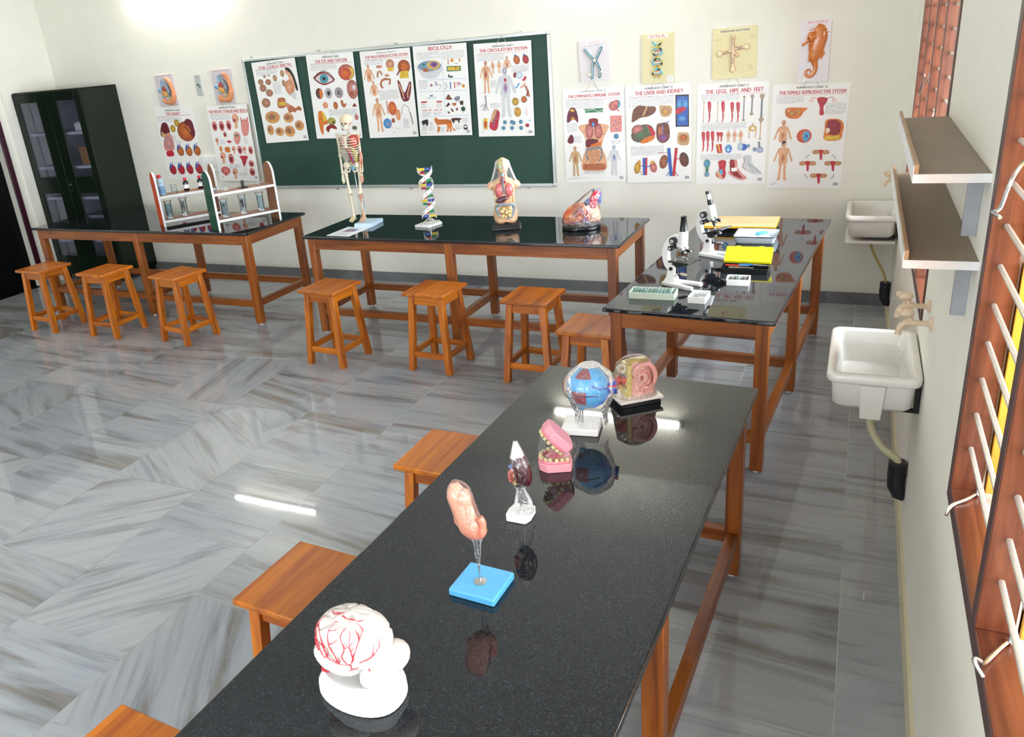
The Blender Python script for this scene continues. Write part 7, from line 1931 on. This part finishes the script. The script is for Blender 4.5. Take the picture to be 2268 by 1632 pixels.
for i, (x, y, c, nm) in enumerate(((-0.835, -1.290, 'f0f2f2', 'white'), (-0.765, -1.285, 'dfeef4', 'pale'), (-0.775, -1.255, '58b4dc', 'light blue'))):
    m = MB(); m.blob((0, 0, 0.012), (0.042, 0.030, 0.012), amp=0.25, fr=3, seed=i, seg=18); o = obj('plastic_sachet', m, plain('sachet_%d' % i, c, 0.25, var=0.05), loc=(x, y, TH+0.010+0.012*(i == 2)), rot=(0, 0, 0.4*i)); tag(o, '%s plastic sachet lying in the enamel tray' % nm, 'packet', 'sachets in the tray')

# ------------------------------------------------------------------ wooden board at the back of the microscope table
t = thing('dissecting_board', 'flat pale wooden board with a yellow painted edge at the back of the microscope table', 'board', (-0.930, -0.960, TH), 0)
m = MB(); m.box((0, 0, 0.036), (0.436, 0.300, 0.008)); obj('board_top', m, M['pine'], t)
m = MB(); m.rings([rrect(0.2185, 0.1505, 0.002, 0.0285), rrect(0.2205, 0.1525, 0.002, 0.0285), rrect(0.2205, 0.1525, 0.002, 0.0402), rrect(0.2175, 0.1495, 0.002, 0.0402)], False, False); obj('painted_edge', m, M['yedge'], t)
for q in (-0.16, 0.16):
    m = MB(); m.box((q, 0, 0.016), (0.05, 0.27, 0.032)); obj('batten', m, M['tb_y'], t)

# ------------------------------------------------------------------ specimen racks on the left table
def rack(label, cx, cy, rz, L, z1, z2, H, outer):
    """origin at the front left foot, length along +x, depth along +y"""
    t = thing('specimen_rack', label, 'rack', (cx, cy, TH), rz, 'two shelf specimen racks'); D = 0.20; th = 0.018
    prof = [(0, 0), (D, 0)] + [(D/2+D/2*cos(pi*i/16), H-D/2+D/2*sin(pi*i/16)) for i in range(17)]
    for x in (0, L-th):
        m = MB(); n = len(prof); m.mat = 0
        m.add([(x, a, b) for a, b in prof]+[(x+th, a, b) for a, b in prof], [tuple(range(n-1, -1, -1))]); m.mat = 1; b0 = len(m.v)-2*n
        for i in range(n): m.f.append([b0+i, b0+(i+1) % n, b0+n+(i+1) % n, b0+n+i]); m.m.append(2)
        m.f.append([b0+n+i for i in range(n)]); m.m.append(1 if x == 0 else 0)
        obj('end_panel', m, [outer, M['rackbrown'], M['shelfend']] if x == 0 else [M['rackbrown'], M['rackbrown'], M['shelfend']], t, sharp=30)
    for z in (z1, z2):
        m = MB(); m.box((L/2, D/2+0.001, z-0.009), (L-2*th, D-0.012, 0.018)); sh = obj('rack_shelf', m, M['rackbrown'], t)
        m = MB(); m.box((L/2, 0.005, z-0.009), (L-2*th, 0.006, 0.0195)); obj('edge_band', m, M['shelfend'], sh)
    return t
ra = rack('specimen rack with an orange end panel, left of the green one', -5.700, -1.262, 56, 0.520, 0.052, 0.262, 0.465, M['orange'])
rb = rack('specimen rack with a green end panel, nearest the right end of its table', -4.992, -1.362, 60, 0.550, 0.086, 0.300, 0.484, M['green'])
def onrack(r, x, y, z):
    a = r.rotation_euler.z; return (r.location.x+x*cos(a)-y*sin(a), r.location.y+x*sin(a)+y*cos(a), TH+z+0.0003)
def jar(label, p, h, liq, spec, scol, fill=0.85, group='glass specimen jars on the racks'):
    t = thing('specimen_jar', label, 'jar', p, 0, group); r = 0.029
    m = MB(); m.lathe([(r*1.02, 0), (r*1.02, 0.005), (r, 0.008), (r, h-0.010), (r*1.12, h-0.006), (r*1.12, h), (r*0.92, h), (r*0.92, 0.008)], seg=28); obj('glass_wall', m, M['glass'], t)
    m = MB(); m.lathe([(r*0.90, 0.009), (r*0.90, h*fill)], seg=24); obj('fluid', m, liq, t)
    m = MB(); m.lathe([(r*1.3, h+0.0003), (r*1.3, h+0.005)], seg=28); obj('lid', m, M['clearp'], t)
    if spec:
        m = MB()
        for (x, z, rx, rz_) in spec: m.blob((x, 0, z), (rx, rx*0.7, rz_), amp=0.35, fr=2.5, seed=x*99+z*50, seg=14)
        obj('specimen', m, plain('specimen_'+scol, scol, 0.5, var=0.3, sc=90), t)
    m = MB(); rr_ = r*1.035; vs = []
    for i in range(7):
        a = -pi/2+0.35*(i/3-1); vs += [(rr_*cos(a), rr_*sin(a), 0.010), (rr_*cos(a), rr_*sin(a), 0.024)]
    m.add(vs, [(2*i, 2*i+2, 2*i+3, 2*i+1) for i in range(6)]); obj('paper_label', m, M['white'], t)
    return t
jar('glass jar of blue fluid at the left of the lower orange rack shelf', onrack(ra, 0.085, 0.10, 0.052), 0.150, M['liquid'], [(0.0, 0.055, 0.006, 0.03)], '6c8088')
jar('glass jar with a brown green specimen on the lower orange rack shelf', onrack(ra, 0.215, 0.095, 0.052), 0.155, M['liquid2'], [(-0.006, 0.085, 0.017, 0.030), (0.004, 0.050, 0.014, 0.024), (-0.004, 0.115, 0.010, 0.014)], '4a4028', 0.9)
jar('glass jar with a small dark specimen hanging, left on the green rack', onrack(rb, 0.110, 0.10, 0.086), 0.150, M['liquid'], [(0.002, 0.100, 0.015, 0.010), (0.006, 0.070, 0.003, 0.026)], '182830')
jar('glass jar with a large black specimen, middle of the lower green rack shelf', onrack(rb, 0.270, 0.10, 0.086), 0.155, M['liquid2'], [(-0.004, 0.105, 0.017, 0.018), (0.002, 0.075, 0.019, 0.022)], '1c1012', 0.9)
jar('glass jar of clear bluish fluid, right on the lower green rack shelf', onrack(rb, 0.425, 0.10, 0.086), 0.150, M['liquid'], [(0.0, 0.03, 0.004, 0.012)], 'b8c4c8', 0.85)
# bottles on the upper shelf
t = thing('wash_bottle', 'white and blue squeeze bottle with a red cap on the orange rack', 'bottle', onrack(ra, 0.060, 0.10, 0.262), 30)
m = MB(); m.lathe([(0.030, 0), (0.032, 0.004), (0.032, 0.085), (0.029, 0.094), (0.031, 0.098), (0.031, 0.118), (0.024, 0.132), (0.016, 0.140), (0.016, 0.146)], seg=28); obj('bottle_body', m, M['paleblue'], t)
m = MB(); m.lathe([(0.0324, 0.010), (0.0326, 0.012), (0.0326, 0.075), (0.0324, 0.078)], seg=28, cap=False); lb = obj('bottle_label', m, plain('blue_label', '7ab0dc', 0.4, var=0.25, sc=60), t)
m = MB()
for i, q in enumerate(('c03050', 'e8e8ee', '4060b0', 'e8e8ee', 'c03050', 'e8e8ee')): m.col = cl(q); a = -2.2+i*0.34; m.box((0.0333*cos(a), 0.0333*sin(a), 0.058), (0.002, 0.008, 0.010), R=Matrix.Rotation(a, 3, 'Z'))
obj('label_print', m, M['paint'], lb)
m = MB(); m.lathe([(0.018, 0.144), (0.018, 0.168), (0.014, 0.172)], seg=20); obj('cap', m, M['red'], t)
def dbottle(label, p):
    t = thing('reagent_bottle', label, 'bottle', p, 0, 'dark reagent bottles on the orange rack')
    m = MB(); m.lathe([(0.022, 0), (0.024, 0.004), (0.024, 0.070), (0.020, 0.082), (0.011, 0.088), (0.011, 0.096)], seg=24); obj('bottle_body', m, M['amber'], t)
    m = MB(); m.lathe([(0.0243, 0.022), (0.0243, 0.055)], seg=24, cap=False); obj('bottle_label', m, M['white'], t)
    m = MB(); m.lathe([(0.0145, 0.094), (0.0145, 0.112), (0.012, 0.114)], seg=18); obj('cap', m, M['red'], t)
dbottle('dark bottle with a red cap at the middle of the upper orange rack shelf', onrack(ra, 0.275, 0.12, 0.262))
dbottle('dark bottle with a red cap near the green panel on the upper orange rack shelf', onrack(ra, 0.400, 0.12, 0.262))
def beaker(name, label, p, r, h):
    m = MB(); m.lathe([(r*0.9, 0), (r, 0.004), (r, h-0.004), (r*1.08, h), (r*0.94, h-0.003), (r*0.94, 0.004)], seg=24); o = obj(name, m, M['glass'], loc=p); tag(o, label, 'beaker', 'clear glass beakers on the racks')
beaker('glass_beaker', 'clear glass beaker between the bottles on the orange rack', onrack(ra, 0.165, 0.10, 0.262), 0.026, 0.075)
beaker('glass_beaker', 'short clear glass beaker at the left of the upper green rack shelf', onrack(rb, 0.060, 0.10, 0.300), 0.018, 0.050)
m = MB(); m.lathe([(0.020, 0), (0.030, 0.006), (0.034, 0.022), (0.028, 0.040), (0.012, 0.052), (0.010, 0.062), (0.0115, 0.064)], seg=26, cap=False); m.torus((0, 0, 0.004), 0.020, 0.002)
o = obj('glass_flask', m, M['glass'], loc=onrack(rb, 0.150, 0.10, 0.300)); tag(o, 'small round clear glass flask on the upper green rack shelf', 'flask')
t = thing('black_stand', 'small black cylinder standing on a round black plate on the green rack', 'stand', onrack(rb, 0.300, 0.10, 0.300), 0)
m = MB(); m.lathe([(0.040, 0), (0.042, 0.002), (0.040, 0.005)], seg=28); obj('plate', m, M['black'], t)
m = MB(); m.lathe([(0.013, 0.005), (0.012, 0.060), (0.009, 0.062)], seg=20); obj('cylinder', m, M['black'], t)
t = thing('spirit_lamp', 'small colourless glass lamp near the right end of the upper green rack shelf', 'lamp', onrack(rb, 0.430, 0.10, 0.300), 0)
m = MB(); m.lathe([(0.018, 0), (0.022, 0.010), (0.020, 0.025), (0.010, 0.033), (0.010, 0.038)], seg=24); obj('glass_bowl', m, M['glass'], t)
m = MB(); m.lathe([(0.011, 0.038), (0.011, 0.046), (0.004, 0.048)], seg=18); obj('burner_cap', m, M['clearp'], t)
